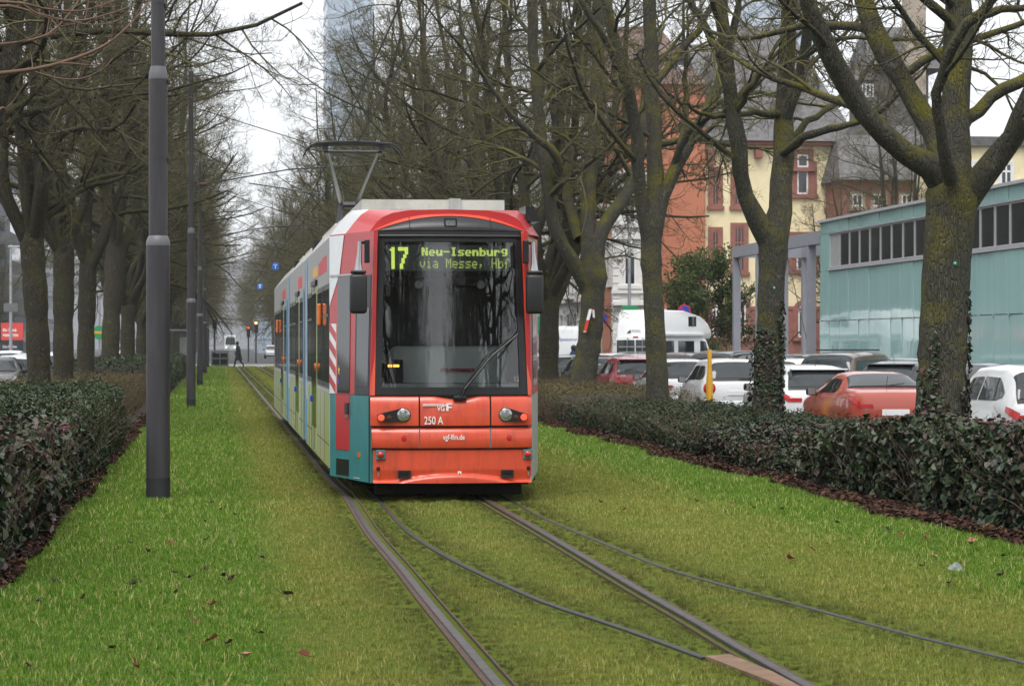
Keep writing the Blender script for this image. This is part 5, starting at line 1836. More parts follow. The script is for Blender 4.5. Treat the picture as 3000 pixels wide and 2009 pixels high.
c_ = lambda a, b: (lambda t: (a, b))
for sg in (-1, 1):
    low = M['tram_teal'] if sg < 0 else M['tram_grey']
    cab_plate('cab_side_lower', low, sg, 0.0, 1.0, lambda t: (0.205 + 0.02 * t, 1.108), -0.04, 0.0)
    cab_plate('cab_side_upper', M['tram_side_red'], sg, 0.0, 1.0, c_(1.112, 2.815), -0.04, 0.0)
    if sg < 0:
        cab_plate('cab_door', M['tram_side_red'], sg, 0.50, 0.84, c_(0.52, 1.107), 0.0, 0.006)
        cab_plate('door_window', M['window_dark'], sg, 0.50, 0.80, c_(1.125, 2.36), 0.0, 0.006)
        cab_plate('cab_window_band', M['tram_black'], sg, 0.03, 0.50, c_(2.02, 2.36), 0.0, 0.005)
        cw = cab_plate('cab_window_frame', M['tram_black'], sg, 0.02, 0.37, c_(1.113, 2.02), 0.0, 0.005)
        cab_plate('cab_window', M['window_dark'], sg, 0.05, 0.33, c_(1.20, 2.02), 0.005, 0.008, cw)
        cab_plate('drip_edge', M['silver'], sg, 0.42, 0.98, c_(2.365, 2.385), 0.0, 0.014)
        cab_plate('air_intake', M['tram_teal'], sg, 0.49, 0.85, c_(0.225, 0.435), 0.0, 0.003)
        cab_plate('air_intake_recess', M['tram_black'], sg, 0.51, 0.83, c_(0.245, 0.42), 0.003, 0.005)
        cab_plate('door_handle', M['tram_black'], sg, 0.50, 0.58, c_(0.90, 1.02), 0.006, 0.022)
        cab_plate('door_lock', M['silver'], sg, 0.51, 0.57, c_(0.865, 0.895), 0.006, 0.022)
        cab_plate('side_marker', M['lamp_orange'], sg, 0.24, 0.28, c_(0.46, 0.51), 0.0, 0.01)
        cab_plate('kerb_scrape', M['tram_white'], sg, 0.25, 0.40, c_(0.236, 0.241), 0.0, 0.003)
        # white rear strip with red warning stripes
        cab_plate('warning_strip', M['tram_white'], sg, 0.835, 1.0, c_(1.112, 1.86), 0.0, 0.006)
        for i in range(4):
            mb = MB()
            zb_ = 1.17 + i * 0.185
            mb.add([cab(sg, 0.837, zb_ - 0.06, 0.0085), cab(sg, 0.998, zb_ + 0.06, 0.0085), cab(sg, 0.998, zb_ + 0.155, 0.0085), cab(sg, 0.837, zb_ + 0.035, 0.0085),
                    cab(sg, 0.837, zb_ - 0.06, 0.006), cab(sg, 0.998, zb_ + 0.06, 0.006), cab(sg, 0.998, zb_ + 0.155, 0.006), cab(sg, 0.837, zb_ + 0.035, 0.006)],
                   [(0, 1, 2, 3), (0, 1, 5, 4), (2, 3, 7, 6), (0, 3, 7, 4), (1, 2, 6, 5)])
            mb.build('warning_stripe', M['tram_side_red'], TRAM)
        mb = MB()
        mb.add([cab(sg, 0.76, 2.39, 0.006), cab(sg, 1.0, 2.05, 0.006), cab(sg, 1.0, 2.80, 0.006), cab(sg, 0.66, 2.80, 0.006)], [(0, 1, 2, 3)])
        mb.build('white_flash', M['tram_white'], TRAM)
        # little yellow star sticker on the door glass
        st = []
        for i in range(10):
            a = R(90 + 36 * i)
            rr_ = 0.040 if i % 2 == 0 else 0.017
            st.append((rr_ * math.cos(a), rr_ * math.sin(a) * 1.5))
        mb = MB()
        mb.add([cab(sg, 0.755 - px_ * 0.8, 1.36 + pz_, 0.009) for px_, pz_ in st] + [cab(sg, 0.755, 1.36, 0.010)], [(i, (i + 1) % 10, 10) for i in range(10)])
        mb.build('star_sticker', M['yellow_print'], TRAM)
        cab_plate('small_sticker', M['sign_blue'], sg, 0.742, 0.768, c_(1.22, 1.27), 0.006, 0.009)
    else:
        cab_plate('door_window', M['window_dark'], sg, 0.25, 0.75, c_(1.2, 2.36), 0.0, 0.006)
MB().tube([(-0.845, 0.115, 0.21), (-0.845, 0.115, 1.10)], 0.012, 6).build('corner_seal', M['tram_rubber'], TRAM)

# roof shroud behind the brow: red, then a white band, then pale grey along the cars
def roof_sec(k):
    """cross-section: k = 0 at the brow .. 1 full body"""
    a = [(-0.86, 2.79), (-0.815, 2.84), (-0.765, 2.91), (-0.70, 2.965), (-0.60, 3.01), (-0.40, 3.042), (0, 3.05), (0.40, 3.042), (0.60, 3.01), (0.70, 2.965), (0.765, 2.91), (0.805, 2.84), (0.85, 2.79)]
    b = [(-1.205, 2.80), (-1.15, 2.87), (-1.08, 2.96), (-1.0, 3.06), (-0.93, 3.115), (-0.70, 3.10), (0, 3.09), (0.70, 3.10), (0.90, 3.115), (0.97, 3.06), (1.03, 2.96), (1.09, 2.87), (1.13, 2.80)]
    return [(p[0] * (1 - k) + q_[0] * k, p[1] * (1 - k) + q_[1] * k) for p, q_ in zip(a, b)]


def roof_part(name, m, y0, y1, k0, k1, n=4):
    rows_ = []
    for i in range(n + 1):
        f = i / n
        rows_.append([(x_, y0 + (y1 - y0) * f, z_) for x_, z_ in roof_sec(k0 + (k1 - k0) * f)])
    mb = MB().grid(rows_)
    mb.f.append(tuple(range(13)))
    mb.f.append(tuple(n * 13 + j for j in range(13)))
    return mb.build(name, m, TRAM, True)


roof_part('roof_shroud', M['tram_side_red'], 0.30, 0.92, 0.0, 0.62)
roof_part('roof_band', M['tram_white'], 0.922, 1.90, 0.62, 1.0)
SEC = [(1.27, 8.55), (9.35, 17.2), (18.0, 28.4)]
for i, (a, b) in enumerate(SEC):
    roof_part('roof', M['tram_roof'], max(a, 1.902), b, 1.0, 1.0, 1)
    for y_ in np.arange(max(a, 2) + 1.6, b - 0.5, 1.9):
        MB().tube([(p[0], y_, p[1] + 0.003) for p in roof_sec(1.0)], 0.006, 4).build('roof_seam', M['tram_grey'], TRAM)
MB().box(-0.73, 0.95, 3.6, 8.2, 3.162, 3.335).build('roof_unit', M['tram_roof'], TRAM)
MB().box(0.30, 0.43, 3.57, 3.9, 3.162, 3.35).build('roof_unit_cover', M['tram_grey'], TRAM)
for a, b in ((10.2, 14.6), (19.8, 22.4), (23.8, 27)):
    MB().rbox((0, (a + b) / 2, 3.26), (1.5, b - a, 0.2), 0.02).build('roof_unit', M['tram_roof'], TRAM)
MB().prism([(0.86, 2.95), (1.02, 2.95), (0.95, 3.10), (0.86, 3.12)], 'y', 0.75, 1.35).build('roof_fin', M['tram_black'], TRAM)

# sides of the three cars
WIN = {0: [(1.34, 2.92), (3.02, 4.62), (6.28, 8.0)], 1: [(9.9, 11.4), (13.1, 14.9), (15.2, 16.6)], 2: [(18.5, 20.2), (22.2, 23.9), (24.1, 25.9), (26.1, 27.8)]}
DOOR = {0: [(4.72, 6.2)], 1: [(11.5, 13.0)], 2: [(20.4, 22.0)]}
for i, (a, b) in enumerate(SEC):
    for sg in (-1, 1):
        X = -1.205 if sg < 0 else 1.13
        xi = X + 0.05 * (1 if sg < 0 else -1)
        px = lambda d: X - d if sg < 0 else X + d
        lo, hi = (min(X, xi), max(X, xi))
        if sg > 0 and i == 0: a = 1.90
        box_part('side_wall', M['tram_grey'], TRAM, lo, hi, a, b, 0.32, 2.80)
        def plate(name, m, y0, y1, z0, z1, d0, d1, parent=TRAM):
            p0, p1 = px(d0), px(d1)
            return box_part(name, m, parent, min(p0, p1), max(p0, p1), y0, y1, z0, z1)
        plate('side_skirt', M['livery'], a + 0.02, b - 0.02, 0.30, 1.10, 0.0, 0.006)
        plate('window_band', M['tram_grey'], a + 0.02, b - 0.02, 1.10, 1.125, 0.0, 0.008)
        for (y0, y1) in WIN[i]:
            if y0 < a: continue
            w = plate('side_window', M['tram_black'], y0, y1, 1.16, 2.30, 0.0, 0.006)
            plate('window_pane', M['window_dark'], y0 + 0.06, y1 - 0.06, 1.22, 2.24, 0.006, 0.010, w)
            plate('vent_bar', M['tram_black'], y0 + 0.06, y1 - 0.06, 1.94, 1.97, 0.010, 0.014, w)
        for (y0, y1) in DOOR[i]:
            ym = (y0 + y1) / 2
            for (q0, q1) in ((y0, ym - 0.01), (ym + 0.01, y1)):
                dr = plate('door_leaf', M['livery'], q0, q1, 0.34, 2.34, 0.0, 0.012)
                plate('door_glass', M['window_dark'], q0 + 0.09, q1 - 0.09, 0.62, 2.26, 0.012, 0.016, dr)
                plate('door_seal', M['tram_rubber'], q1 - 0.02, q1, 0.34, 2.34, 0.012, 0.018, dr)
            plate('door_step', M['tram_black'], y0, y1, 2.36, 2.42, 0.0, 0.03)
            p0 = px(0.03)
            MB().lathe([(0.05, 0.0), (0.045, 0.02), (0.0005, 0.03)], (px(0.012) if sg > 0 else px(0.042), y0 - 0.06, 1.36), 'x', 12).build('door_button', M['lamp_orange'], TRAM)
            MB().rbox((px(0.02), y1 + 0.05, 0.95), (0.03, 0.05, 0.08), 0.008).build('door_button', M['sign_blue'], TRAM)
        # livery bands at the ends of the cars
        if i < 2:
            plate('end_band', M['tram_blue'], b - 0.34, b, 0.32, 2.78, 0.008, 0.014)
            plate('end_band', M['tram_white'], b - 0.42, b - 0.345, 0.9, 2.78, 0.008, 0.012)
        if i > 0:
            plate('end_band', M['tram_blue'], a, a + 0.3, 0.32, 2.4, 0.008, 0.014)
        if i == 0:
            plate('route_board', M['yellow_print'], 4.75, 6.1, 2.46, 2.58, 0.0, 0.006)
        # joints of the skirt panels
        for y_ in np.arange(a + 1.2, b - 0.3, 1.2):
            plate('skirt_joint', M['tram_rubber'], y_ - 0.006, y_ + 0.006, 0.32, 1.09, 0.006, 0.008)
        plate('skirt_joint', M['tram_rubber'], a + 0.05, b - 0.05, 0.545, 0.555, 0.006, 0.008)
    if i < 2:
        c0, c1 = b, SEC[i + 1][0]
        MB().box(-1.06, 1.0, c0, c1, 0.36, 3.02).build('bellows', M['tram_rubber'], TRAM)
        for q in range(5):
            y_ = c0 + (c1 - c0) * (q + 0.5) / 5
            MB().box(-1.10, 1.04, y_ - 0.04, y_ + 0.04, 0.40, 3.05).build('bellows_fold', M['tram_rubber'], TRAM)
for (y_, z_) in ((3.35, 2.22), (24.2, 2.22)):
    MB().rbox((-1.24, y_, 1.98), (0.05, 0.15, 0.26), 0.016).build('turn_indicator', M['lamp_orange'], TRAM)
for s_, y_ in (('strassenbahn', 4.35), ('strassenbahn', 12.6), ('strassenbahn', 22.4)):
    pass
# faded red lettering above the windows (words too blurred to read, kept as worn blocks of print)
for (ya, yb_) in ((2.1, 4.4), (10.3, 12.2), (19.2, 21.6)):
    y_ = ya
    while y_ < yb_:
        w_ = random.uniform(0.10, 0.17)
        box_part('faded_print', M['pink_print'], TRAM, -1.208, -1.2052, y_, y_ + w_ * 0.75, 2.45, 2.60 + random.choice((0, 0.03)))
        y_ += w_ + 0.03
# far end: same cab shape, seen only from the side
mb = MB()
rows_ = []
for f, k in ((0, 1.0), (0.35, 0.75), (0.75, 0.4), (1.0, 0.12)):
    sec = [(-1.205, 0.3), (-1.205, 1.1), (-1.205, 2.0)] + roof_sec(1.0) + [(1.13, 2.0), (1.13, 1.1), (1.13, 0.3)]
    rows_.append([(x_ * (0.68 + 0.32 * k), 28.4 + 1.5 * f, z_ if z_ < 2.5 else 2.5 + (z_ - 2.5) * (0.4 + 0.6 * k)) for x_, z_ in sec])
mb.grid(rows_)
mb.f.append(tuple(3 * 19 + j for j in range(19)))
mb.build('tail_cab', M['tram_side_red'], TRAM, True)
# underframe, bogies, wheels
MB().box(-1.08, 1.02, 1.3, 28.4, 0.36, 0.42).build('underframe', M['tram_under'], TRAM)
MB().box(-0.78, 0.78, 0.16, 1.3, 0.24, 0.30).build('underframe', M['tram_under'], TRAM)
for (a, b) in ((1.2, 3.0), (6.6, 9.4), (10.6, 13.2), (16.4, 18.6), (20.0, 24.0)):
    MB().box(-0.98, 0.94, a, b, 0.12, 0.36).build('under_box', M['tram_under'], TRAM)  # boxes hung low to darken the ground below
for y_ in (4.6, 14.4, 25.4):
    bo = MB().rbox((-0.03, y_, 0.36), (1.9, 1.5, 0.22), 0.04).build('bogie', M['tram_under'], TRAM)
    for dy in (-0.9, 0.9):
        for x_ in (-0.74, 0.66):
            MB().lathe([(0.30, -0.06), (0.31, -0.03), (0.31, 0.03), (0.27, 0.06)], (x_, y_ + dy, 0.325), 'x', 24).build('wheel', M['rail_top'], bo)

MB().rbox((0, 0.42, 0.16), (1.55, 0.10, 0.19), 0.02).build('deflector', M['tram_under'], TRAM)  # added bar that keeps light off the ground under the front
for sx_ in (-1, 1):
    MB().box(sx_ * 0.98 - 0.05, sx_ * 0.98 + 0.05, 1.3, 28.0, 0.16, 0.34).build('side_apron', M['tram_under'], TRAM)  # added skirts that deepen the shade under the cars

# pantograph
pg = MB().rbox((0, 19.6, 3.36), (0.9, 1.3, 0.10), 0.02).build('pantograph_base', M['tram_under'], TRAM)
mb = MB()
mb.tube([(-0.30, 20.2, 3.40), (-0.12, 21.3, 4.22)], 0.05, 8)
mb.tube([(0.30, 20.2, 3.40), (0.16, 21.3, 4.22)], 0.05, 8)
mb.tube([(-0.13, 21.3, 4.22), (0.17, 21.3, 4.22)], 0.06, 8)
mb.build('pantograph_lower_arm', M['tram_black'], pg)
MB().tube([(-0.12, 21.3, 4.24), (-0.46, 19.5, 5.10)], [0.040, 0.030], 8).build('pantograph_upper_arm', M['silver'], pg)
MB().tube([(0.17, 21.3, 4.24), (0.47, 19.5, 5.10)], [0.040, 0.030], 8).build('pantograph_upper_arm', M['silver'], pg)
MB().tube([(-0.52, 19.5, 5.08), (0.52, 19.5, 5.08)], 0.028, 8).build('pantograph_crossbar', M['tram_black'], pg)
for dy in (-0.22, 0.22):
    mb = MB()
    pts = [(-0.68, 5.20), (-0.34, 5.225), (0, 5.235), (0.34, 5.225), (0.68, 5.20)]
    mb.tube([(x_, 19.5 + dy, z_) for x_, z_ in pts], 0.030, 6)
    mb.build('contact_strip', M['tram_black'], pg)
    for sg in (-1, 1):
        MB().tube([(sg * 0.66, 19.5 + dy, 5.20), (sg * 0.74, 19.5 + dy, 5.18), (sg * 0.83, 19.5 + dy, 5.10), (sg * 0.88, 19.5 + dy, 5.00)], 0.016, 6).build('pantograph_horn', M['tram_black'], pg)
for x_ in (-0.5, 0.5):
    MB().box(x_ - 0.05, x_ + 0.05, 19.22, 19.78, 5.09, 5.15).build('pantograph_head_spring', M['tram_black'], pg)


# ------------------------------------------------------------------ cars (x across, y forward from the rear bumper, z up)
def paint(name, col, rough=0.28, metal=0.0):
    if name not in M:
        mat(name, col, rough, metal, var=0.03, scale=2, coat=0.9)
    return M[name]


PAINT = {'white': (0.74, 0.75, 0.76), 'red': (0.33, 0.012, 0.022), 'coral': (0.46, 0.075, 0.045), 'black': (0.012, 0.012, 0.014), 'silver': (0.42, 0.43, 0.45),
         'grey': (0.11, 0.115, 0.125), 'brown': (0.13, 0.095, 0.070), 'blue': (0.015, 0.030, 0.10), 'taupe': (0.060, 0.050, 0.050), 'pale': (0.55, 0.57, 0.58)}
# stations: (y/L, low z, belt z, roof z, half width at the belt, half width at the roof) ; z as a share of H, widths as a share of W/2
STYLE = {
    'hatch': [(0.0, .27, .56, .60, .80, .66), (.015, .22, .60, .655, .92, .74), (.06, .17, .63, .83, .97, .73), (.11, .15, .635, .945, .99, .72), (.20, .14, .635, .985, 1.0, .73),
              (.38, .13, .63, 1.0, 1.0, .74), (.54, .13, .62, .985, 1.0, .74), (.61, .13, .615, .93, 1.0, .73), (.76, .14, .605, .655, .99, .80), (.88, .16, .565, .60, .96, .78), (.97, .20, .47, .50, .88, .70), (1.0, .26, .42, .44, .74, .6)],
    'coupe': [(0.0, .30, .60, .655, .78, .62), (.015, .24, .68, .735, .92, .74), (.06, .19, .70, .765, .97, .76), (.16, .16, .70, .79, .99, .76), (.22, .15, .69, .87, 1.0, .70), (.30, .14, .69, .965, 1.0, .69),
              (.40, .14, .685, 1.0, 1.0, .70), (.50, .14, .68, .985, 1.0, .70), (.57, .14, .675, .925, 1.0, .70), (.73, .14, .66, .70, .99, .80), (.88, .16, .60, .63, .96, .78), (.97, .21, .50, .53, .88, .70), (1.0, .28, .45, .47, .74, .6)],
    'sedan': [(0.0, .28, .58, .62, .78, .64), (.015, .22, .64, .69, .92, .76), (.06, .18, .655, .70, .97, .78), (.12, .15, .655, .715, .99, .78), (.20, .15, .65, .86, 1.0, .72), (.28, .14, .65, .965, 1.0, .72),
              (.40, .13, .645, 1.0, 1.0, .73), (.53, .13, .64, .985, 1.0, .73), (.59, .13, .635, .93, 1.0, .73), (.73, .14, .62, .665, .99, .80), (.88, .16, .575, .61, .96, .78), (.97, .20, .48, .51, .88, .70), (1.0, .26, .43, .45, .74, .6)],
    'estate': [(0.0, .27, .56, .60, .82, .68), (.012, .22, .60, .66, .93, .75), (.045, .17, .63, .86, .97, .74), (.085, .15, .635, .955, .99, .73), (.18, .14, .635, .985, 1.0, .74),
               (.38, .13, .63, 1.0, 1.0, .75), (.56, .13, .62, .985, 1.0, .75), (.62, .13, .615, .93, 1.0, .74), (.76, .14, .605, .65, .99, .82), (.89, .16, .57, .605, .96, .80), (.97, .20, .48, .51, .88, .72), (1.0, .26, .43, .45, .74, .6)],
}


class CarShape:
    def __init__(self, style, L, W, H):
        st = STYLE[style]
        self.L, self.W, self.H = L, W, H
        self.y = np.array([s[0] for s in st])
        self.p = np.array([s[1:] for s in st])

    def at(self, f):
        v = [float(np.interp(f, self.y, self.p[:, k])) for k in range(5)]
        # soften the corners between stations
        e = 0.012
        w = [0.25, 0.5, 0.25]
        if 0.03 < f < 0.97:
            v = [sum(wt * float(np.interp(f + d, self.y, self.p[:, k])) for wt, d in zip(w, (-e, 0, e))) for k in range(5)]
        return v

    def sec(self, f):
        lo, be, ro, wb, wr = self.at(f)
        H, w = self.H, self.W / 2
        wb *= w; wr *= w
        gh = max(0.0, (ro - be) / 0.38)
        x5 = wb * 0.95 + (wr - wb * 0.95) * min(1, gh + 0.35)
        z5 = be + (ro - be) * 0.80
        return [(0.0, lo * H), (0.80 * wb, lo * H), (0.965 * wb, (lo + 0.07) * H), (wb, 0.36 * H if be > 0.45 else (lo + be) / 2 * H), (0.985 * wb, (be - 0.07) * H), (0.95 * wb, be * H),
                (x5, z5 * H), (x5 * 0.90, (z5 + (ro - z5) * 0.62) * H), (x5 * 0.60, (ro - 0.004) * H), (0.0, ro * H)]

    def S(self, f, t, side=1, d=(0, 0, 0)):
        s = self.sec(f)
        t = min(max(t, 0), 8.9999)
        i = int(t); w = t - i
        x = s[i][0] * (1 - w) + s[i + 1][0] * w
        z = s[i][1] * (1 - w) + s[i + 1][1] * w
        return (side * (x + d[0]), f * self.L + d[1], z + d[2])


def patch(cs, f0, f1, t0, t1, side, d, nf=7, nt=5, shape=None):
    g_ = []
    for i in range(nf + 1):
        f = f0 + (f1 - f0) * i / nf
        a, b = (t0, t1) if shape is None else shape(i / nf)
        g_.append([cs.S(f, a + (b - a) * j / nt, side, d) for j in range(nt + 1)])
    return g_


def car_parts(style, L, W, H, col, tail='wrap', rails=False, bars=False, antenna=True, plate=True, spoiler=False, twodoor=False):
    cs = CarShape(style, L, W, H)
    pm = paint('paint_' + col, PAINT[col], 0.3, 0.3 if col in ('silver', 'grey', 'brown') else 0.0)
    out = []      # (name, mesh, [(subname, mesh)])
    fs = np.unique(np.concatenate([np.linspace(0, 1, 41), cs.y]))
    rows = []
    for f in fs:
        s = cs.sec(f)
        rows.append([(x, f * L, z) for x, z in s] + [(-x, f * L, z) for x, z in s[-2:0:-1]])
    n = len(rows[0])
    mb = MB().add([p for r_ in rows for p in r_], [(i * n + j, i * n + (j + 1) % n, (i + 1) * n + (j + 1) % n, (i + 1) * n + j) for i in range(len(rows) - 1) for j in range(n)])
    mb.f.append(tuple(range(n)))
    mb.f.append(tuple((len(rows) - 1) * n + j for j in range(n)))
    out.append(('body', mb.mesh('body', pm, True), []))
    gl = M['car_glass']
    # station where the rear screen starts and ends, found from the roof line
    ro = cs.p[:, 2]
    rs = {'hatch': (.018, .105), 'coupe': (.165, .295), 'sedan': (.125, .275), 'estate': (.015, .080)}[style]
    wsn = {'hatch': (.625, .752), 'coupe': (.585, .722), 'sedan': (.605, .722), 'estate': (.635, .752)}[style]
    fr = MB()
    for sd in (1, -1):
        fr.grid(patch(cs, rs[0] - .004, rs[1] + .006, 6.05, 9, sd, (0.0, -.006, .008)))
    out.append(('rear_window_frame', fr.mesh('rear_window_frame', M['black_plastic'], True), []))
    rw = MB()
    for sd in (1, -1):
        rw.grid(patch(cs, rs[0] + .006, rs[1] - .004, 6.35, 9, sd, (0.0, -.012, .016)))
    out.append(('rear_window', rw.mesh('rear_window', gl, True), []))
    fw = MB()
    for sd in (1, -1):
        fw.grid(patch(cs, wsn[0], wsn[1], 6.2, 9, sd, (0.0, .010, .014)))
    out.append(('windscreen', fw.mesh('windscreen', gl, True), []))
    sw = {'hatch': [(.12, .38), (.40, .665)], 'coupe': [(.30, .37), (.375, .645)], 'sedan': [(.24, .42), (.435, .655)], 'estate': [(.075, .22), (.235, .42), (.435, .675)]}[style]
    if twodoor: sw = [(.13, .34), (.36, .665)]
    for sd in (1, -1):
        for q, (a, b) in enumerate(sw):
            def shp(f, q=q, n_=len(sw)):
                lo, hi = 5.12, 5.86
                if q == 0: hi = 5.12 + 0.74 * min(1, 0.45 + 1.6 * f); lo = 5.12 + 0.14 * max(0, 1 - 4 * f)
                if q == n_ - 1: hi = 5.12 + 0.74 * min(1, max(0.05, 1.9 * (1 - f)))
                return lo, hi
            out.append(('side_window', MB().grid(patch(cs, a, b, 5.1, 5.9, sd, (0.010, 0, 0.002), 8, 3, shp)).mesh('side_window', gl, True), []))
    # wheels
    for f in (.17, .81):
        for sd in (1, -1):
            x = sd * (W / 2 - 0.10)
            r = 0.31 * H / 1.48
            tm = MB().lathe([(r * .62, -.10), (r * .95, -.105), (r, -.07), (r, .07), (r * .95, .105), (r * .62, .10)], (x, f * L, r), 'x', 20).mesh('wheel', M['tyre'], True)
            rim = MB().lathe([(r * .60, sd * .08), (r * .58, sd * .108), (r * .15, sd * .100), (.001, sd * .112)], (x, f * L, r), 'x', 14).mesh('rim', M['silver'], True)
            out.append(('wheel', tm, [('rim', rim)]))
    # lights
    for sd in (1, -1):
        if tail == 'round':
            c = cs.S(0.012, 4.25, sd, (0.0, -0.02, 0.0))
            out.append(('tail_light', MB().lathe([(.15, .03), (.145, -.02), (.11, -.045), (.09, -.05), (.001, -.055)], (c[0] * 0.93, c[1], c[2]), 'y', 20).mesh('tail_light', M['lamp_red'], True),
                        [('tail_light_lens', MB().lathe([(.085, -.045), (.08, -.062), (.001, -.068)], (c[0] * 0.93, c[1], c[2]), 'y', 16).mesh('tail_light_lens', M['lamp_clear'], True))]))
        else:
            g_ = patch(cs, 0.0, 0.055, 4.0, 5.05, sd, (0.012, -0.012, 0.0), 6, 4, lambda f: (3.95 + .3 * f, 5.05 - .1 * f))
            g2 = [[(p[0], p[1] + 0.03, p[2]) for p in g_[0]], g_[0]]
            lamp = MB().grid(g_)
            s0 = cs.sec(0.0)
            # the part that faces backwards
            xi = g_[0][0][0] * 0.62
            zb_, zt_ = g_[0][0][2], g_[0][-1][2]
            lamp.box(min(xi, g_[0][2][0]), max(xi, g_[0][2][0]), -0.018, 0.02, zb_ + 0.01, zt_ - 0.03)
            out.append(('tail_light', lamp.mesh('tail_light', M['lamp_red'], True), []))
        out.append(('headlight', MB().grid(patch(cs, .90, .985, 4.3, 6.2, sd, (0.01, 0.012, 0.006), 5, 3)).mesh('headlight', M['lamp_clear'], True), []))
        mx = cs.S(wsn[1] - .10, 5.1, sd)
        mm = MB().rbox((mx[0] + sd * 0.13, mx[1], mx[2] + 0.04), (0.19, 0.12, 0.15), 0.045, 3)
        mm.tube([(mx[0] - sd * .02, mx[1], mx[2] - .01), (mx[0] + sd * .10, mx[1], mx[2] + .0)], 0.025, 6)
        mg = MB().box(mx[0] + sd * 0.13 - .07, mx[0] + sd * 0.13 + .07, mx[1] - .066, mx[1] - .061, mx[2] - 0.015, mx[2] + .095).mesh('mirror_glass', M['silver'])
        out.append(('wing_mirror', mm.mesh('wing_mirror', M['black_plastic'], True), [('mirror_glass', mg)]))
        if rails:
            pts = [cs.S(f, 7.0, sd, (-.02, 0, .03)) for f in np.linspace(.12, .58, 9)]
            pts[0] = (pts[0][0], pts[0][1], pts[0][2] - .03); pts[-1] = (pts[-1][0], pts[-1][1], pts[-1][2] - .03)
            out.append(('roof_rail', MB().tube(pts, 0.018, 6).mesh('roof_rail', M['silver'], True), []))
    if bars:
        for f in (.24, .46):
            a, b = cs.S(f, 7.0, 1, (.05, 0, .10)), cs.S(f, 7.0, -1, (.05, 0, .10))
            out.append(('roof_bar', MB().rbox((0, a[1], a[2]), (a[0] * 2, .06, .035), .01).mesh('roof_bar', M['black_plastic']), []))
    if antenna:
        a = cs.S(.16, 9)
        out.append(('antenna', MB().tube([(0, a[1], a[2]), (0, a[1] - .12, a[2] + .20)], .005, 4).mesh('antenna', M['black_plastic']), []))
    if plate:
        out.append(('number_plate', MB().rbox((0, -0.006, .47 * H * 1.0), (.50, .02, .11), .005).mesh('number_plate', M['white_print']), []))
    lo = cs.sec(0.0)
    out.append(('rear_bumper', MB().rbox((0, .05, .30 * H), (W * .86, .16, .16), .04, 2).mesh('rear_bumper', pm if col != 'brown' else M['black_plastic'], True), []))
    a = cs.S(rs[0], 9, 1, (0, -.03, .02))
    out.append(('rear_wiper', MB().tube([(0.02, a[1], a[2]), (0.34, a[1] + .02, a[2] + .04)], .010, 5).mesh('rear_wiper', M['black_plastic']), []))
    if spoiler:
        b = cs.S(rs[1], 9)
        out.append(('roof_spoiler', MB().rbox((0, b[1] - .04, b[2] + .005), (W * .66, .22, .03), .012).mesh('roof_spoiler', pm, True), []))
    return out


def put_car(label, parts, u, v, turn=0.0, z=-0.22, group=None, name='parked_car'):
    t = thing(name, label, 'car', AV(u, v, z), TH - turn, group)
    for nm, me, subs in parts:
        p_ = link(nm, me, t)
        for sn, sm in subs:
            link(sn, sm, p_)
    return t


# row along the kerb, rears towards us
put_car('white hatchback with a dark roof box edge, behind the thickest mossy trunk', car_parts('hatch', 4.1, 1.75, 1.56, 'white', antenna=False), 35.3, 12.0)
put_car('coral red coupe with its rear towards us', car_parts('coupe', 4.2, 1.72, 1.36, 'coral', antenna=True, plate=True), 44.5, 12.0)
put_car('white hatchback with wide red tail light beside the ivy-clad trunk', car_parts('hatch', 4.3, 1.76, 1.44, 'white', spoiler=True), 50.2, 12.05)
put_car('small round white car with round red tail light by the yellow post', car_parts('hatch', 3.7, 1.66, 1.52, 'white', tail='round', twodoor=True), 58.6, 12.05)
put_car('white car half hidden behind the smooth trunk', car_parts('hatch', 4.1, 1.72, 1.48, 'white'), 64.6, 12.0)
put_car('dark red hatchback between the taped trunk and the smooth trunk', car_parts('hatch', 4.3, 1.78, 1.50, 'red', spoiler=True), 72.3, 12.05)
put_car('black estate left of the taped trunk', car_parts('estate', 4.5, 1.78, 1.46, 'black', rails=True), 79.6, 12.0)
put_car('grey hatchback behind the slender trunk', car_parts('hatch', 4.2, 1.76, 1.48, 'grey'), 86.0, 12.0)
put_car('silver car just right of the tram, deep in the kerb row', car_parts('sedan', 4.5, 1.78, 1.45, 'silver'), 92.5, 12.0)
put_car('dark car farthest in the kerb row', car_parts('estate', 4.5, 1.78, 1.50, 'grey', rails=True), 100.0, 12.0)
put_car('silver hatchback across the lane, behind the thickest mossy trunk', car_parts('hatch', 3.9, 1.70, 1.46, 'silver'), 46.8, 15.2, R(38))
# angled bays across the street
A40 = R(38)
put_car('dark blue car behind the white hatchback at the picture edge', car_parts('sedan', 4.6, 1.8, 1.46, 'blue'), 52.6, 15.2, A40)
put_car('black car roof between the brown off-roader and the red coupe', car_parts('hatch', 4.2, 1.78, 1.48, 'black', spoiler=True), 57.5, 15.2, A40)
put_car('brown off-road car with black roof bars', car_parts('estate', 4.4, 1.82, 1.66, 'brown', rails=False, bars=True), 62.6, 15.0, A40)
put_car('white car in front of the glass pavilion corner', car_parts('hatch', 4.1, 1.76, 1.46, 'white'), 68.5, 14.9, A40)
put_car('black estate with bright silver roof rails by the pavilion corner', car_parts('estate', 4.6, 1.8, 1.52, 'black', rails=True), 73.5, 15.4, A40)
put_car('black off-roader right of the yellow post, under the grey portal', car_parts('estate', 4.7, 1.88, 1.64, 'black', rails=True), 79.0, 15.2, A40)
put_car('dark estate in front of the motorhome', car_parts('estate', 4.8, 1.82, 1.56, 'grey', rails=True), 85.5, 15.2, A40)
put_car('silver car between the motorhome and the dark red hatchback', car_parts('hatch', 4.2, 1.76, 1.48, 'silver'), 93.0, 15.2, A40)
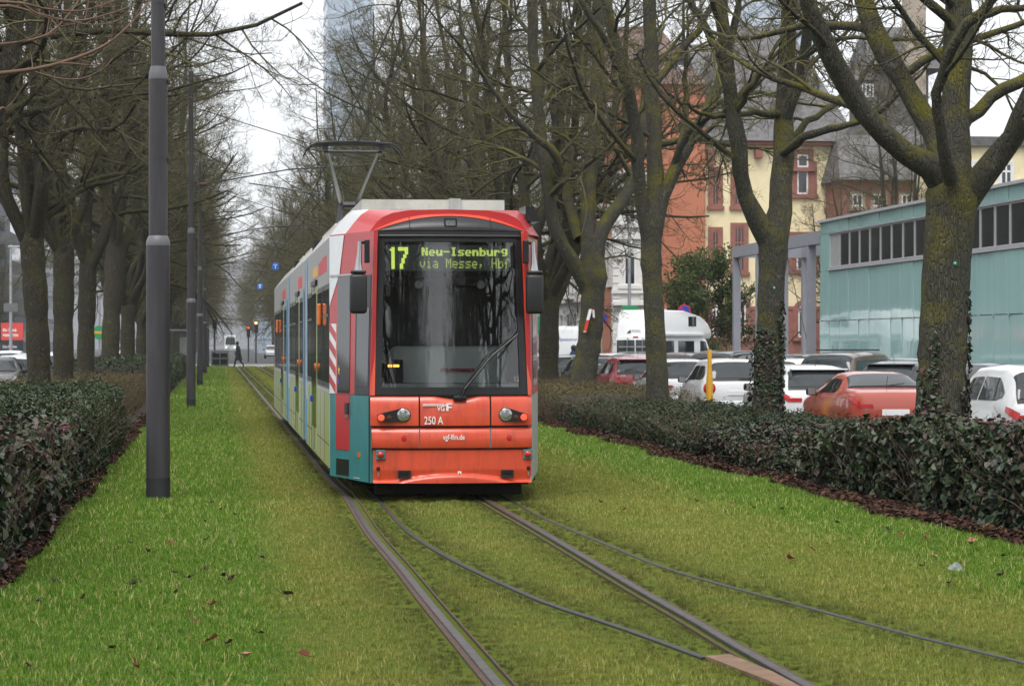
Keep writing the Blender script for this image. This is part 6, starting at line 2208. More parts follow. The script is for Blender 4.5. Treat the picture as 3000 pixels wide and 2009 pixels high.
put_car('pale car between the white car and the black estate with bright rails', car_parts('sedan', 4.5, 1.78, 1.45, 'pale'), 71.0, 18.6, A40)
put_car('silver estate in the back line, left of the ivy-clad trunk', car_parts('estate', 4.6, 1.8, 1.52, 'silver', rails=True), 82.5, 18.8, A40)
put_car('black hatchback next to the silver car behind the dark red hatchback', car_parts('hatch', 4.2, 1.76, 1.48, 'black'), 97.5, 15.2, A40)
put_car('white hatchback behind the black estate of the kerb row', car_parts('hatch', 4.2, 1.76, 1.48, 'white'), 102.5, 15.2, A40)
put_car('grey off-road car seen just right of the tram mirror', car_parts('estate', 4.5, 1.82, 1.62, 'grey', rails=True), 121.0, 14.8, R(10))
put_car('red car far behind the slender trunk', car_parts('hatch', 4.2, 1.76, 1.48, 'red'), 113.0, 15.2, A40)
# street on the other side, oncoming and parked fronts
FW = math.pi
put_car('taupe dark car nearest the leaning trunk, front towards us', car_parts('sedan', 4.6, 1.8, 1.46, 'taupe'), 86.0, -7.1, FW)
put_car('pale car behind the taupe car, seen left of the scaly trunks', car_parts('sedan', 4.6, 1.8, 1.46, 'pale'), 93.5, -7.1, FW)
put_car('silver car between the two scaly trunks', car_parts('hatch', 4.2, 1.78, 1.5, 'silver'), 101.0, -7.1, FW)
put_car('white car seen past the scaly trunk pair', car_parts('hatch', 4.2, 1.78, 1.5, 'white'), 109.0, -7.1, FW)
put_car('pale estate beside the stout double trunk', car_parts('estate', 4.6, 1.8, 1.5, 'pale', rails=True), 117.0, -7.1, FW)
put_car('white off-road car at the picture edge, out in the street', car_parts('estate', 4.6, 1.85, 1.68, 'white', rails=True), 118.0, -10.6, FW)
put_car('white car driving in the far lane before the red billboard', car_parts('hatch', 4.2, 1.78, 1.5, 'white'), 138.0, -10.8, FW)
put_car('silver car driving far off in the oncoming lane', car_parts('sedan', 4.6, 1.8, 1.46, 'silver'), 158.0, -10.6, FW)


# ------------------------------------------------------------------ motorhome and white van
def loft_van(L, W, prof, m, name, parent):
    """prof: side outline polygon (y, z); edges rounded by narrowing the flanks"""
    mb = MB()
    n = len(prof)
    cy = sum(p[0] for p in prof) / n; cz = sum(p[1] for p in prof) / n
    secs = [(-W / 2, .93), (-W / 2 + .03, .97), (-W / 2 + .12, 1.0), (W / 2 - .12, 1.0), (W / 2 - .03, .97), (W / 2, .93)]
    for (x, s) in secs:
        for (y, z) in prof:
            mb.v.append((x, cy + (y - cy) * (s if True else 1), cz + (z - cz) * s))
    for i in range(len(secs) - 1):
        for j in range(n):
            q_ = (j + 1) % n
            mb.f.append((i * n + j, i * n + q_, (i + 1) * n + q_, (i + 1) * n + j))
    mb.f.append(tuple(range(n)))
    mb.f.append(tuple((len(secs) - 1) * n + j for j in range(n)))
    return mb.build(name, m, parent, True)


CV = thing('motorhome', 'white motorhome with high rounded roof and a bike rack on its dark rear doors', 'motorhome', AV(106.0, 17.4, -0.22), TH - R(37))
loft_van(5.9, 2.06, [(0, .45), (0, 2.02), (.06, 2.12), (4.5, 2.12), (4.75, 2.0), (5.25, 1.32), (5.75, 1.18), (5.98, 1.0), (6.0, .45)], M['camper_white'], 'body', CV)
loft_van(5.9, 2.04, [(.03, 2.10), (.10, 2.22), (.30, 3.10), (.50, 3.27), (2.6, 3.25), (4.2, 3.02), (4.9, 2.72), (5.25, 2.40), (5.28, 2.18), (5.1, 2.06)], M['camper_white'], 'high_roof', CV)
for sd in (-1, 1):
    w = MB().rbox((sd * .45, -.012, 1.58), (.84, .03, .86), .03).build('rear_window', M['car_glass'], CV)
    MB().rbox((sd * .98, .0, 1.10), (.10, .06, .42), .02).build('tail_light', M['lamp_red'], CV)
    MB().rbox((sd * 1.22, 4.55, 1.45), (.22, .14, .34), .04).build('wing_mirror', M['black_plastic'], CV)
    for f in (1.0, 4.9):
        wh = MB().lathe([(.20, -.1), (.33, -.1), (.34, .0), (.33, .1), (.2, .1)], (sd * .93, f, .34), 'x', 20).build('wheel', M['tyre'], CV, True)
        MB().lathe([(.2, sd * .09), (.02, sd * .10)], (sd * .93, f, .34), 'x', 14).build('rim', M['silver'], wh)
MB().rbox((0, .02, 2.14), (.24, .03, .05), .01).build('brake_light', M['lamp_red'], CV)
mb = MB()
for x in (-.30, .42):
    mb.tube([(x, -.02, 2.02), (x, -.16, 2.10), (x, -.20, 1.0), (x, -.05, .9)], .018, 6)
mb.build('bike_rack', M['silver'], CV)
for z in (1.50, 1.72):
    MB().rbox((.02, -.24, z), (1.35, .06, .05), .012).build('rack_rail', M['silver'], CV)
mb = MB().rbox((1.035, 1.0, 1.70), (.02, 1.1, .55), .008)
mb.build('side_window', M['car_glass'], CV)
MB().rbox((1.035, 2.7, 1.70), (.02, 1.5, .55), .008).build('side_window', M['car_glass'], CV)
MB().prism([(4.05, 1.42), (4.85, 1.38), (4.55, 1.95), (4.05, 1.98)], 'x', 1.025, 1.045).build('cab_window', M['car_glass'], CV)
MB().rbox((1.02, 3.3, 2.80), (.02, .75, .42), .008).build('roof_window', M['car_glass'], CV)
MB().rbox((1.06, 2.3, 2.24), (.14, 3.9, .13), .03).build('awning', M['camper_white'], CV)
MB().box(-.35, .35, 1.6, 2.2, 3.25, 3.33).build('roof_hatch', M['tram_grey'], CV)
text('maker_name', 'PÖSSL', .17, M['black_plastic'], CV, (-.25, .12, 2.32), (R(76), 0, 0), 1.0, 'LEFT', .004)
MB().prism([(-.46, 2.31), (-.28, 2.31), (-.28, 2.44)], 'y', .09, .12).build('maker_mark', M['black_plastic'], CV)
MB().rbox((0, -.01, .74), (.52, .03, .12), .005).build('number_plate', M['white_print'], CV)

WV = thing('white_van', 'white van with blue lettering on its back, half hidden behind the taped trunk', 'van', AV(112.5, 15.9, -0.22), TH - R(4))
loft_van(5.2, 2.0, [(0, .4), (0, 2.45), (.10, 2.62), (3.9, 2.66), (4.3, 2.5), (4.8, 1.5), (5.3, 1.25), (5.5, .9), (5.5, .4)], M['camper_white'], 'body', WV)
text('van_lettering', 'Spezialtransporte', .20, M['sign_blue'], WV, (-.85, -.004, 1.98), sx=.95)
text('van_lettering', 'Schmidt', .36, M['sign_blue'], WV, (-.30, -.004, 1.45), sx=.9, bold=.004)
for sd in (-1, 1):
    MB().rbox((sd * .93, 0, 1.0), (.10, .05, .40), .02).build('tail_light', M['lamp_red'], WV)
    for f in (.9, 4.5):
        MB().lathe([(.20, -.1), (.33, -.1), (.34, .0), (.33, .1), (.2, .1)], (sd * .9, f, .34), 'x', 20).build('wheel', M['tyre'], WV, True)
for x in (-.8, .8):
    box_part('door_joint', M['tram_grey'], WV, x * .01, x * .01 + .012, -.006, .004, .6, 2.4)


# ------------------------------------------------------------------ poles beside the track
def pole(u, v, label, k=1.0, top=8.5):
    t = thing('catenary_pole', label, 'pole', AV(u, v), TH)
    MB().lathe([(.1265 * k, 0.0), (.1265 * k, .228)], n=28).build('foot', M['pole_foot'], t, True)
    MB().lathe([(.124 * k, .225), (.124 * k, 2.68)], n=28).build('lower_tube', M['pole_paint'], t, True)
    MB().lathe([(.126 * k, 2.675), (.127 * k, 2.69), (.122 * k, 2.73), (.102 * k, 2.775), (.098 * k, 2.78)], n=28).build('collar', M['pole_light'], t, True)
    MB().lathe([(.098 * k, 2.778), (.097 * k, 4.43)], n=28).build('middle_tube', M['pole_paint'], t, True)
    MB().lathe([(.099 * k, 4.425), (.100 * k, 4.44), (.094 * k, 4.50), (.078 * k, 4.56)], n=28).build('collar', M['pole_light'], t, True)
    MB().lathe([(.074 * k, 4.555), (.068 * k, top)], n=28).build('upper_tube', M['pole_paint'], t, True)
    for z, r in ((.232, .1275), (3.60, .101), (5.22, .077), (1.95, .1252)):
        MB().lathe([(r * k, z - .006), (r * k, z + .006)], n=28).build('band', M['pole_foot'] if z < 1 else M['pole_paint'], t, True)
    for z, r in ((4.40, .10), (3.58, .10), (5.20, .075)):
        MB().rbox((r * k + .012, 0, z), (.03, .05, .05), .006).build('clamp_bolt', M['pole_paint'], t)
    return t


pole(27.2, -.62, 'thick dark grey stepped pole nearest us, left of the tram')
pole(65.1, -.66, 'second dark stepped pole along the lawn, beside the twiggy hedge', .93)
pole(97.9, -.66, 'third dark pole along the lawn edge', .88)
pole(135.2, -.66, 'fourth dark pole along the lawn edge', .95)
pole(173.0, -.66, 'fifth and farthest dark pole, at the stop railing', .9)

# overhead wires
def wire(name, pts, r, label, group=None, m='wire', cat='wire'):
    o = MB().tube(pts, r, 6).build(name, M[m])
    return tag(o, label, cat, group)


t = thing('overhead_wires', 'two black contact wires running over the tram pantograph', 'overhead wire')
MB().tube([AV(-30, 1.62, 5.3), AV(10, 1.80, 5.26), AV(26.5, 1.92, 5.24), AV(46, 2.14, 5.25), AV(66, 2.30, 5.3), AV(98, 2.2, 5.35), AV(136, 2.3, 5.4), AV(300, 2.3, 5.4)], .011, 6).build('contact_wire', M['wire'], t)
MB().tube([AV(-30, 1.95, 5.3), AV(10, 2.1, 5.26), AV(26.5, 2.26, 5.24), AV(46, 2.50, 5.25), AV(66, 2.62, 5.3), AV(98, 2.5, 5.35), AV(136, 2.6, 5.4), AV(300, 2.6, 5.4)], .011, 6).build('contact_wire', M['wire'], t)
for u in (27.2, 65.1, 97.9, 135.2, 173.0):
    lab = {27.2: 'bracket arm over the track from the nearest pole', 65.1: 'bracket arm over the track from the second pole, behind the pantograph'}.get(u, None)
    a = thing('bracket_arm', lab or 'far bracket arm holding the contact wires', 'bracket', AV(u, -.6, 0), TH, None if lab else 'far bracket arms')
    MB().tube([(0, 0, 5.62), (2.4, 0, 6.05), (4.6, 0, 6.2)], .017, 6).build('arm_tube', M['pole_paint'], a)
    MB().tube([(0, 0, 7.6), (2.3, 0, 6.9), (4.4, 0, 6.25)], .012, 5).build('stay_wire', M['wire'], a)
    MB().tube([(1.4, .4, 5.72), (3.3, .4, 5.45)], .018, 6).build('registration_rod', M['pole_light'], a)
    MB().tube([(3.2, .4, 5.48), (3.2, .1, 6.1)], .012, 5).build('rod_hanger', M['wire'], a)
    MB().lathe([(.04, -.09), (.055, 0), (.04, .09)], (.25, 0, 5.66), 'x', 10).build('insulator', M['rail_rust'], a, True)
# the rod with an insulator seen over the tram roof
for (u, z, lab) in ((154, 5.95, 'span wire with a small blue sign over the track'), (210, 6.0, 'far span wire with a blue sign')):
    s = thing('span_wire', lab, 'span wire', AV(u, 0, 0), TH)
    MB().tube([(-.66, 0, z + .55), (2.0, 0, z), (5.2, 0, z - .03), (8.8, 0, z + .5)], .014, 5).build('cable', M['wire'], s)
    sg = MB().rbox((3.45, -.03, z + .30), (.42, .04, .42), .02).build('sign_board', M['tram_sign_blue'], s)
    text('sign_letter', 'T', .36, M['white_print'], sg, (3.45, -.055, z + .16), align='CENTER', bold=.006)

# ------------------------------------------------------------------ small street furniture
t = thing('marker_post', 'yellow marker post with a narrow neck rising from the dark hedge', 'post', AV(51.3, 9.95, -.2))
MB().lathe([(.068, 0), (.070, .9), (.066, 1.15), (.048, 1.30), (.044, 1.40), (.044, 1.70), (.040, 1.715), (.001, 1.72)], n=18).build('post', M['yellow_post'], t, True)
MB().lathe([(.085, 0), (.085, .06)], n=18).build('foot', M['pole_foot'], t)


def round_sign(px, py, u, label, side):
    v = (px - 638) * u / 7500
    z = EYE - (py - 1003) * u / 7500
    t = thing('no_stopping_sign', label, 'road sign', AV(u, v, -.3), TH)
    zz = z + .3
    MB().tube([(0, .04, 0), (0, .04, zz + .35)], .03, 8).build('post', M['galvanised'], t)
    d = MB().lathe([(.32, .0), (.32, -.012)], (0, 0, zz), 'y', 28).build('disc', M['sign_red'], t)
    MB().lathe([(.26, -.012), (.26, -.016)], (0, 0, zz), 'y', 28).build('blue_field', M['sign_blue'], d)
    for a in ((R(45),) if side == 1 else (R(45),)):
        MB().cbox((0, -.018, zz), (.52, .004, .065), ry=a).build('red_bar', M['sign_red'], d)


round_sign(2016, 908, 118, 'round blue no-stopping sign above the motorhome roof', 1)
round_sign(1769, 929, 128, 'round blue no-stopping sign beside the taped trunk', 1)
u = 122.0
v = (1851 - 638) * u / 7500
t = thing('street_lamp', 'tall slim grey lamp post in front of the white corner house', 'lamp post', AV(u, v, -.3), TH)
MB().tube([(0, 0, 0), (0, 0, 7.5), (0, 0, 9.4)], [.085, .07, .05], 10).build('post', M['galvanised'], t, True)
MB().rbox((0, -.12, 3.65), (.75, .05, .24), .01).build('green_board', M['sign_green'], t)
MB().rbox((-.3, 0, 9.4), (.9, .2, .12), .03).build('lamp_head', M['galvanised'], t)
u = 110
t = thing('shop_sign', 'green sign board just right of the tram mirror', 'sign', AV(u, (1583 - 638) * u / 7500, -.3), TH)
MB().tube([(0, .05, 0), (0, .05, 3.4)], .05, 8).build('post', M['galvanised'], t)
MB().rbox((0, 0, 2.75), (.85, .06, .75), .02).build('board', M['sign_green'], t)

# stop platform railing, signals, people and traffic down the avenue
def sig(u, v, h, label, lights, group=None, back=False):
    t = thing('traffic_signal', label, 'traffic light', AV(u, v, -.02), TH, group)
    MB().tube([(0, 0, 0), (0, 0, h)], .07, 8).build('post', M['pole_paint'], t)
    n = len(lights)
    hd = MB().rbox((0, -.16, h - .35), (.34, .24, .32 * n + .1), .04).build('signal_head', M['black_plastic'], t)
    for i, l_ in enumerate(lights):
        if l_: MB().lathe([(.115, 0), (.10, -.03), (.001, -.04)], (0, -.28, h - .35 + .32 * ((n - 1) / 2 - i)), 'y', 14).build('signal_lens', M[l_], hd, True)
        MB().tube([(.0, -.27, h - .35 + .32 * ((n - 1) / 2 - i) + .13), (.0, -.40, h - .35 + .32 * ((n - 1) / 2 - i) + .12)], .06, 6).build('signal_hood', M['black_plastic'], hd)
    return t


sig(176, -1.0, 4.3, 'dark tram signal mast at the stop railing', [None, None, None])
sig(184, -.2, 3.4, 'slim dark signal by the walking pedestrian', [None, None])
sig(230, 2.75, 3.1, 'far signal showing red beside the white tram', ['led_red', None, None])
sig(215, 3.2, 3.4, 'far signal showing an amber light', ['signal_amber', None, None])
sig(186, 7.6, 2.9, 'signal with a white light at the tram tail', ['signal_white', None, None])
sig(206, -17.4, 3.3, 'green traffic light at the picture edge', [None, None, 'signal_green'])
RL = thing('platform_railing', 'pale metal railing in front of the tram stop', 'railing', AV(177.5, -.3, 0), TH)
for x in (-.08, .47, 1.02):
    MB().tube([(x, 0, 0), (x, 0, 1.12)], .045, 6).build('post', M['pole_light'], RL)
for z in (.12, .60, 1.08):
    MB().rbox((.47, 0, z), (1.2, .07, .10), .02).build('rail', M['pole_light'], RL)
MB().rbox((.47, .25, .55), (1.05, .06, .85), .01).build('panel', M['pole_foot'], RL)
SH = thing('tram_stop_shelter', 'small stop shelter with a glass back beside the far pole', 'shelter', AV(182.5, -2.4, 0), TH)
for x in (-1.2, 1.2):
    for y in (0, 3.2):
        MB().tube([(x, y, 0), (x, y, 2.5)], .05, 6).build('post', M['pole_light'], SH)
MB().rbox((0, 1.6, 2.56), (2.9, 3.8, .14), .04).build('roof', M['pole_light'], SH)
MB().box(-1.22, -1.2, .1, 3.1, .4, 2.3).build('glass_back', M['side_glass'], SH)
MB().rbox((.2, 3.15, 1.3), (1.0, .08, 1.6), .03).build('notice_board', M['tram_white'], SH)

# the pedestrian crossing behind the rails
def person(u, v, label, turn, z=-.015, coat='coat_dark'):
    t = thing('person', label, 'person', AV(u, v, z), TH + turn)
    J = {'pel': (0, 0, .95), 'waist': (0, .01, 1.12), 'chest': (0, .03, 1.34), 'neck': (0, .05, 1.50), 'chin': (0, .08, 1.57), 'head': (0, .09, 1.66), 'crown': (0, .08, 1.75),
         'hl': (-.10, 0, .90), 'kl': (-.11, .20, .50), 'al': (-.11, .26, .10), 'tl': (-.11, .44, .04),
         'hr': (.10, 0, .90), 'kr': (.11, -.08, .50), 'ar': (.11, -.36, .16), 'tr': (.11, -.26, .04),
         'sl': (-.20, .02, 1.42), 'el': (-.27, -.12, 1.16), 'wl': (-.26, -.10, .92), 'fl': (-.25, -.07, .82),
         'sr': (.20, .02, 1.42), 'er': (.27, .08, 1.16), 'wr': (.25, .24, .98), 'fr': (.24, .29, .90)}
    Rr = dict(pel=.17, waist=.155, chest=.17, neck=.065, chin=.075, head=.105, crown=.07, hl=.105, kl=.07, al=.05, tl=.042, hr=.105, kr=.07, ar=.05, tr=.042,
              sl=.085, el=.06, wl=.045, fl=.042, sr=.085, er=.06, wr=.045, fr=.042)
    E = [('pel', 'waist'), ('waist', 'chest'), ('chest', 'neck'), ('neck', 'chin'), ('chin', 'head'), ('head', 'crown'), ('pel', 'hl'), ('hl', 'kl'), ('kl', 'al'), ('al', 'tl'),
         ('pel', 'hr'), ('hr', 'kr'), ('kr', 'ar'), ('ar', 'tr'), ('chest', 'sl'), ('sl', 'el'), ('el', 'wl'), ('wl', 'fl'), ('chest', 'sr'), ('sr', 'er'), ('er', 'wr'), ('wr', 'fr')]
    ks = list(J)
    me = bpy.data.meshes.new('body')
    me.from_pydata([J[k] for k in ks], [(ks.index(a), ks.index(b)) for a, b in E], [])
    o = link('body', me, t)
    sk = o.modifiers.new('skin', 'SKIN')
    for i, k in enumerate(ks):
        sv = me.skin_vertices[0].data[i]
        sv.radius = (Rr[k], Rr[k] * (.75 if k in ('pel', 'waist', 'chest') else 1))
        sv.use_root = (k == 'pel')
    o.modifiers.new('smooth', 'SUBSURF').levels = 2
    o.modifiers['smooth'].render_levels = 2
    me.materials.append(M[coat])
    # long coat, face, hair
    rows_ = []
    for z, rx, ry, cy_ in ((1.47, .10, .09, .04), (1.42, .22, .13, .03), (1.25, .23, .16, .02), (1.05, .21, .16, .0), (.85, .24, .20, .0), (.62, .27, .25, -.01), (.50, .28, .27, -.02)):
        rows_.append([(rx * math.cos(R(30 * i)), cy_ + ry * math.sin(R(30 * i)), z) for i in range(13)])
    MB().grid(rows_).build('coat', M[coat], t, True)
    MB().lathe([(.001, -.10), (.05, -.09), (.078, -.03), (.08, .03), (.055, .09), (.001, .11)], (0, .115, 1.645), 'z', 14).build('face', M['skin'], t, True)
    MB().lathe([(.11, -.08), (.118, .0), (.10, .07), (.05, .115), (.001, .12)], (0, .075, 1.68), 'z', 14).build('hair', M['hair'], t, True)
    MB().lathe([(.001, -.02), (.016, 0), (.001, .03)], (0, .205, 1.64), 'z', 8).build('nose', M['skin'], t, True)
    return t


person(175.0, 1.42, 'person in a dark coat walking across the track', R(90) - .1)

person(112.0, 112 * ((1684 - 1500) / 7500 * CT + ST) / (CT - (1684 - 1500) / 7500 * ST), 'person in a navy jacket standing among the parked cars by the taped trunk', R(40), -.22, 'coat_navy')

# a white tram far down the line
FT = thing('tram', 'distant white tram head-on, left of the pedestrian', 'tram', AV(500, 2.5, 0), TH)
loft_van(20, 2.3, [(0.1, .35), (0, .6), (0, 1.2), (.25, 2.9), (.6, 3.2), (20, 3.2), (20, .35)], M['camper_white'], 'body', FT)
MB().prism([(-.95, 1.35), (.95, 1.35), (.85, 2.75), (-.85, 2.75)], 'y', -.02, .35).build('windscreen', M['car_glass'], FT)
for sg_ in (-1, 1):
    MB().lathe([(.12, 0), (.001, -.05)], (sg_ * .8, -.02, .85), 'y', 10).build('headlight', M['signal_white'], FT)
MB().rbox((0, -.02, 2.92), (1.4, .06, .22), .02).build('display', M['display_back'], FT)
for (u, v, c, lab) in ((260, 8.6, 'white', 'far white car beyond the crossing'), (250, -9.5, 'silver', 'far silver car beyond the crossing, behind the stop'), (285, 6.0, 'pale', 'far pale car waiting beside the distant tram')):
    put_car(lab, car_parts('hatch', 4.2, 1.78, 1.5, c), u, v, FW, -.03)

# ------------------------------------------------------------------ the glass pavilion
GP = thing('glass_pavilion', 'low pavilion clad in pale teal glass panels with a ribbon of windows', 'building', AV(0, 23.4, 0), TH)
U0, U1 = 46.5, 98.0
VB = 9.0
TOP = 6.33
MB().box(.10, VB, U0 + .1, U1 - .1, -.30, TOP - .06).build('core_walls', M['alu_frame'], GP)
MB().box(-.12, VB + .1, U0 - .1, U1 + .10, TOP, TOP + .10).build('roof_edge', M['alu_frame'], GP)
box_part('plinth', M['steel_grey'], GP, -.02, .1, U0, U1, -.30, -.02)
W_ = 1.5
n = int((U1 - U0) / W_)
rowsz = ((-.02, 2.50, 0), (2.53, 4.42, 0), (5.90, TOP - .01, 0))
pm = [MB().box(0, .05, .02, W_ - .02, a, b).mesh('glass_panel', M['teal_glass']) for a, b, _ in rowsz]
wf = MB().ring([(.03, 4.55), (W_ - .03, 4.55), (W_ - .03, 5.84), (.03, 5.84)], [(.08, 4.60), (W_ - .08, 4.60), (W_ - .08, 5.79), (.08, 5.79)], 'x', .03, .10).mesh('ribbon_window', M['alu_frame'])
wp_ = MB().box(.055, .075, .08, W_ - .08, 4.60, 5.79).mesh('window_pane', M['window_dark'])
wl = MB().box(.055, .075, .08, W_ - .08, 4.60, 5.79).mesh('window_pane', M['tram_grey'])
for i in range(n):
    for me in pm:
        # panels sit a hair out of true, so that reflections break at the joints
        link('glass_panel', me, GP, (random.uniform(-.006, .006), U1 - (i + 1) * W_, 0), (0, random.uniform(-.004, .004), random.uniform(-.012, .012)))
    if i > 0:
        w = link('ribbon_window', wf, GP, (0, U1 - (i + 1) * W_, 0))
        link('window_pane', wl if i == 1 else wp_, w)
link('corner_panel', MB().box(0, .05, .012, W_ - .012, 4.44, 5.88).mesh('corner_panel', M['teal_glass']), GP, (0, U1 - W_, 0))
box_part('window_sill', M['alu_frame'], GP, -.06, .06, U0, U1 - W_, 4.44, 4.53)
box_part('window_head', M['alu_frame'], GP, -.02, .06, U0, U1 - W_, 5.85, 5.89)
mb = MB()
for i in range(n + 1):
    for z in (2.515, 5.895, TOP - .02):
        mb.box(-.035, .0, U1 - i * W_ - .05, U1 - i * W_ + .05, z - .03, z + .03)
mb.build('panel_clips', M['alu_frame'], GP)['kind'] = 'stuff'
# end wall towards us stays outside the frame; a plain glass return closes it
box_part('end_panel', M['teal_glass'], GP, .06, VB, U0 - .0, U0 + .05, -.02, TOP - .05)

PT = thing('steel_portal', 'grey steel portal frame standing before the yellow house', 'portal', AV(0, 23.4, 0), TH)
for (uu) in (100.2, 105.2, 110.0, 115.0):
    for xx in (0, 3.2):
        box_part('post', M['steel_grey'], PT, xx, xx + .32, uu - .16, uu + .16, -.3, 5.55)
for xx in (0, 3.2):
    box_part('beam', M['steel_grey'], PT, xx - .01, xx + .33, 98.05, 115.2, 5.55, 6.05)
for uu in (100.2, 115.0):
    box_part('cross_beam', M['steel_grey'], PT, .32, 3.2, uu - .15, uu + .15, 5.56, 6.02)
MB().tube([(.16, 114.8, 5.5), (.16, 110.2, 1.2)], .02, 5).build('tie_rod', M['iron'], PT)
MB().tube([(.16, 104.8, 5.5), (.16, 100.4, 1.2)], .02, 5).build('tie_rod', M['iron'], PT)


# ------------------------------------------------------------------ houses
def facade(parent, m, x0, x1, y, z0, z1, depth=.35):
    return box_part('wall', m, parent, x0, x1, y, y + depth, z0, z1)


def wpx(px, u):            # photo x to metres across at distance u along the avenue
    q = (px - 1500) / 7500
    return u * (q * CT + ST) / (CT - q * ST)


def zpx(py, u):
    return EYE - (py - 1003) * u / 7500


def window(parent, x0, x1, z0, z1, y, frame='window_white', surround=None, cross=True, mull=1, arch=False, sur_w=.25):
    """a window set into a frontal wall whose face is at y"""
    if surround:
        if arch:
            zc = z1 - (x1 - x0) / 2
            def arcp(r, zz0):
                c = (x0 + x1) / 2
                return [(c - r, zz0)] + [(c - r * math.cos(R(a)), zc + r * math.sin(R(a))) for a in range(0, 181, 20)] + [(c + r, zz0)]
            s = MB().ring(arcp((x1 - x0) / 2 + sur_w, z0 - .002), arcp((x1 - x0) / 2, z0), 'y', y - .06, y + .02).build('window_surround', M[surround], parent)
            MB().prism(arcp((x1 - x0) / 2, z0), 'y', y - .012, y + .02).build('window_pane', M['window_dark'], s)
            fr = s
            MB().ring(arcp((x1 - x0) / 2, z0), arcp((x1 - x0) / 2 - .09, z0 + .09), 'y', y - .045, y - .013).build('window_frame', M[frame], s)
            box_part('window_bar', M[frame], s, x0, x1, y - .045, y - .014, zc - .08, zc + .04)
            box_part('window_bar', M[frame], s, (x0 + x1) / 2 - .04, (x0 + x1) / 2 + .04, y - .043, y - .014, z0, zc - .08)
            box_part('window_sill', M[surround], s, x0 - sur_w - .05, x1 + sur_w + .05, y - .16, y - .002, z0 - .2, z0 - .004)
            return s
        s = MB().ring([(x0 - sur_w, z0 - .02), (x1 + sur_w, z0 - .02), (x1 + sur_w, z1 + sur_w), (x0 - sur_w, z1 + sur_w)], [(x0, z0), (x1, z0), (x1, z1), (x0, z1)], 'y', y - .06, y + .02).build('window_surround', M[surround], parent)
        box_part('window_sill', M[surround], s, x0 - sur_w - .06, x1 + sur_w + .06, y - .18, y - .004, z0 - .22, z0 - .022)
    else:
        s = MB().ring([(x0 - .06, z0 - .06), (x1 + .06, z0 - .06), (x1 + .06, z1 + .06), (x0 - .06, z1 + .06)], [(x0, z0), (x1, z0), (x1, z1), (x0, z1)], 'y', y - .05, y + .02).build('window_surround', M[frame], parent)
    box_part('window_pane', M['window_dark'], s, x0, x1, y - .012, y + .015, z0, z1)
    MB().ring([(x0, z0), (x1, z0), (x1, z1), (x0, z1)], [(x0 + .09, z0 + .09), (x1 - .09, z0 + .09), (x1 - .09, z1 - .09), (x0 + .09, z1 - .09)], 'y', y - .045, y - .013).build('window_frame', M[frame], s)
    if cross:
        zc = z0 + (z1 - z0) * .64
        box_part('window_bar', M[frame], s, x0 + .09, x1 - .09, y - .043, y - .014, zc - .05, zc + .05)
    for k in range(mull):
        xc = x0 + (x1 - x0) * (k + 1) / (mull + 1)
        box_part('window_bar', M[frame], s, xc - .04, xc + .04, y - .041, y - .016, z0 + .09, z1 - .09)
    return s


def gable_roof(parent, name, m, x0, x1, y0, y1, z0, zr, hip=0.0):
    ym = (y0 + y1) / 2
    mb = MB().add([(x0, y0, z0), (x1, y0, z0), (x1, y1, z0), (x0, y1, z0), (x0 + hip, ym, zr), (x1 - hip, ym, zr)], [(0, 1, 5, 4), (2, 3, 4, 5), (0, 4, 3), (1, 2, 5), (0, 3, 2, 1)])
    return mb.build(name, m, parent)


UY = 140.0
YH = thing('yellow_house', 'yellow plastered house with red sandstone base, window frames and steep slate roof', 'house', AV(0, 0, -.17), TH)
f = lambda px: wpx(px, UY)
h = lambda py: zpx(py, UY) + .17
xl, xr = f(2066), f(2482)
MB().box(xl, xr, UY, UY + 11, 0, h(412)).build('wall', M['yellow_plaster'], YH)
box_part('stone_base', M['red_stone'], YH, xl - .02, xr + .02, UY - .06, UY - .003, 0, h(897))
box_part('stone_base_course', M['red_stone'], YH, xl - .05, xr + .05, UY - .10, UY - .062, h(903), h(893))
window(YH, f(2085), f(2107), h(790), h(668), UY, 'red_stone', 'red_stone', True, 1, sur_w=.2)
window(YH, f(2150), f(2182), h(790), h(655), UY, 'red_stone', 'red_stone', True, 2, sur_w=.2)
window(YH, f(2085), f(2107), h(594), h(490), UY, 'red_stone', 'red_stone', True, 1, sur_w=.2)
window(YH, f(2150), f(2182), h(594), h(490), UY, 'red_stone', 'red_stone', True, 2, sur_w=.2)
window(YH, f(2335), f(2367), h(558), h(487), UY, 'window_white', 'red_stone', False, 0, sur_w=.5)
window(YH, f(2335), f(2367), h(478), h(440), UY - .065, 'window_white', 'red_stone', False, 0, sur_w=.3)
window(YH, f(2333), f(2367), h(784), h(700), UY, 'window_white', 'red_stone', True, 1, sur_w=.55)
window(YH, f(2430), f(2455), h(784), h(700), UY, 'window_white', 'red_stone', True, 1, sur_w=.3)
window(YH, f(2337), f(2372), h(985), h(888), UY - .065, 'window_white', 'red_stone', arch=True, sur_w=.28)
window(YH, f(2155), f(2184), h(985), h(872), UY - .065, 'window_white', 'red_stone', arch=True, sur_w=.28)
window(YH, f(2086), f(2108), h(985), h(888), UY - .065, 'window_white', 'red_stone', arch=True, sur_w=.22)
box_part('stone_corbel', M['red_stone'], YH, f(2209), f(2230), UY - .45, UY - .004, h(452), h(408))
box_part('stone_corbel', M['red_stone'], YH, f(2070), f(2092), UY - .40, UY - .004, h(475), h(428))
for y_ in (612, 521):
    box_part('stone_block', M['red_stone'], YH, f(2432), f(2452), UY - .05, UY - .004, h(y_ + 6), h(y_ - 6))
MB().tube([(f(2443), UY - .12, .2), (f(2443), UY - .12, h(415))], .07, 8).build('downpipe', M['window_white'], YH)
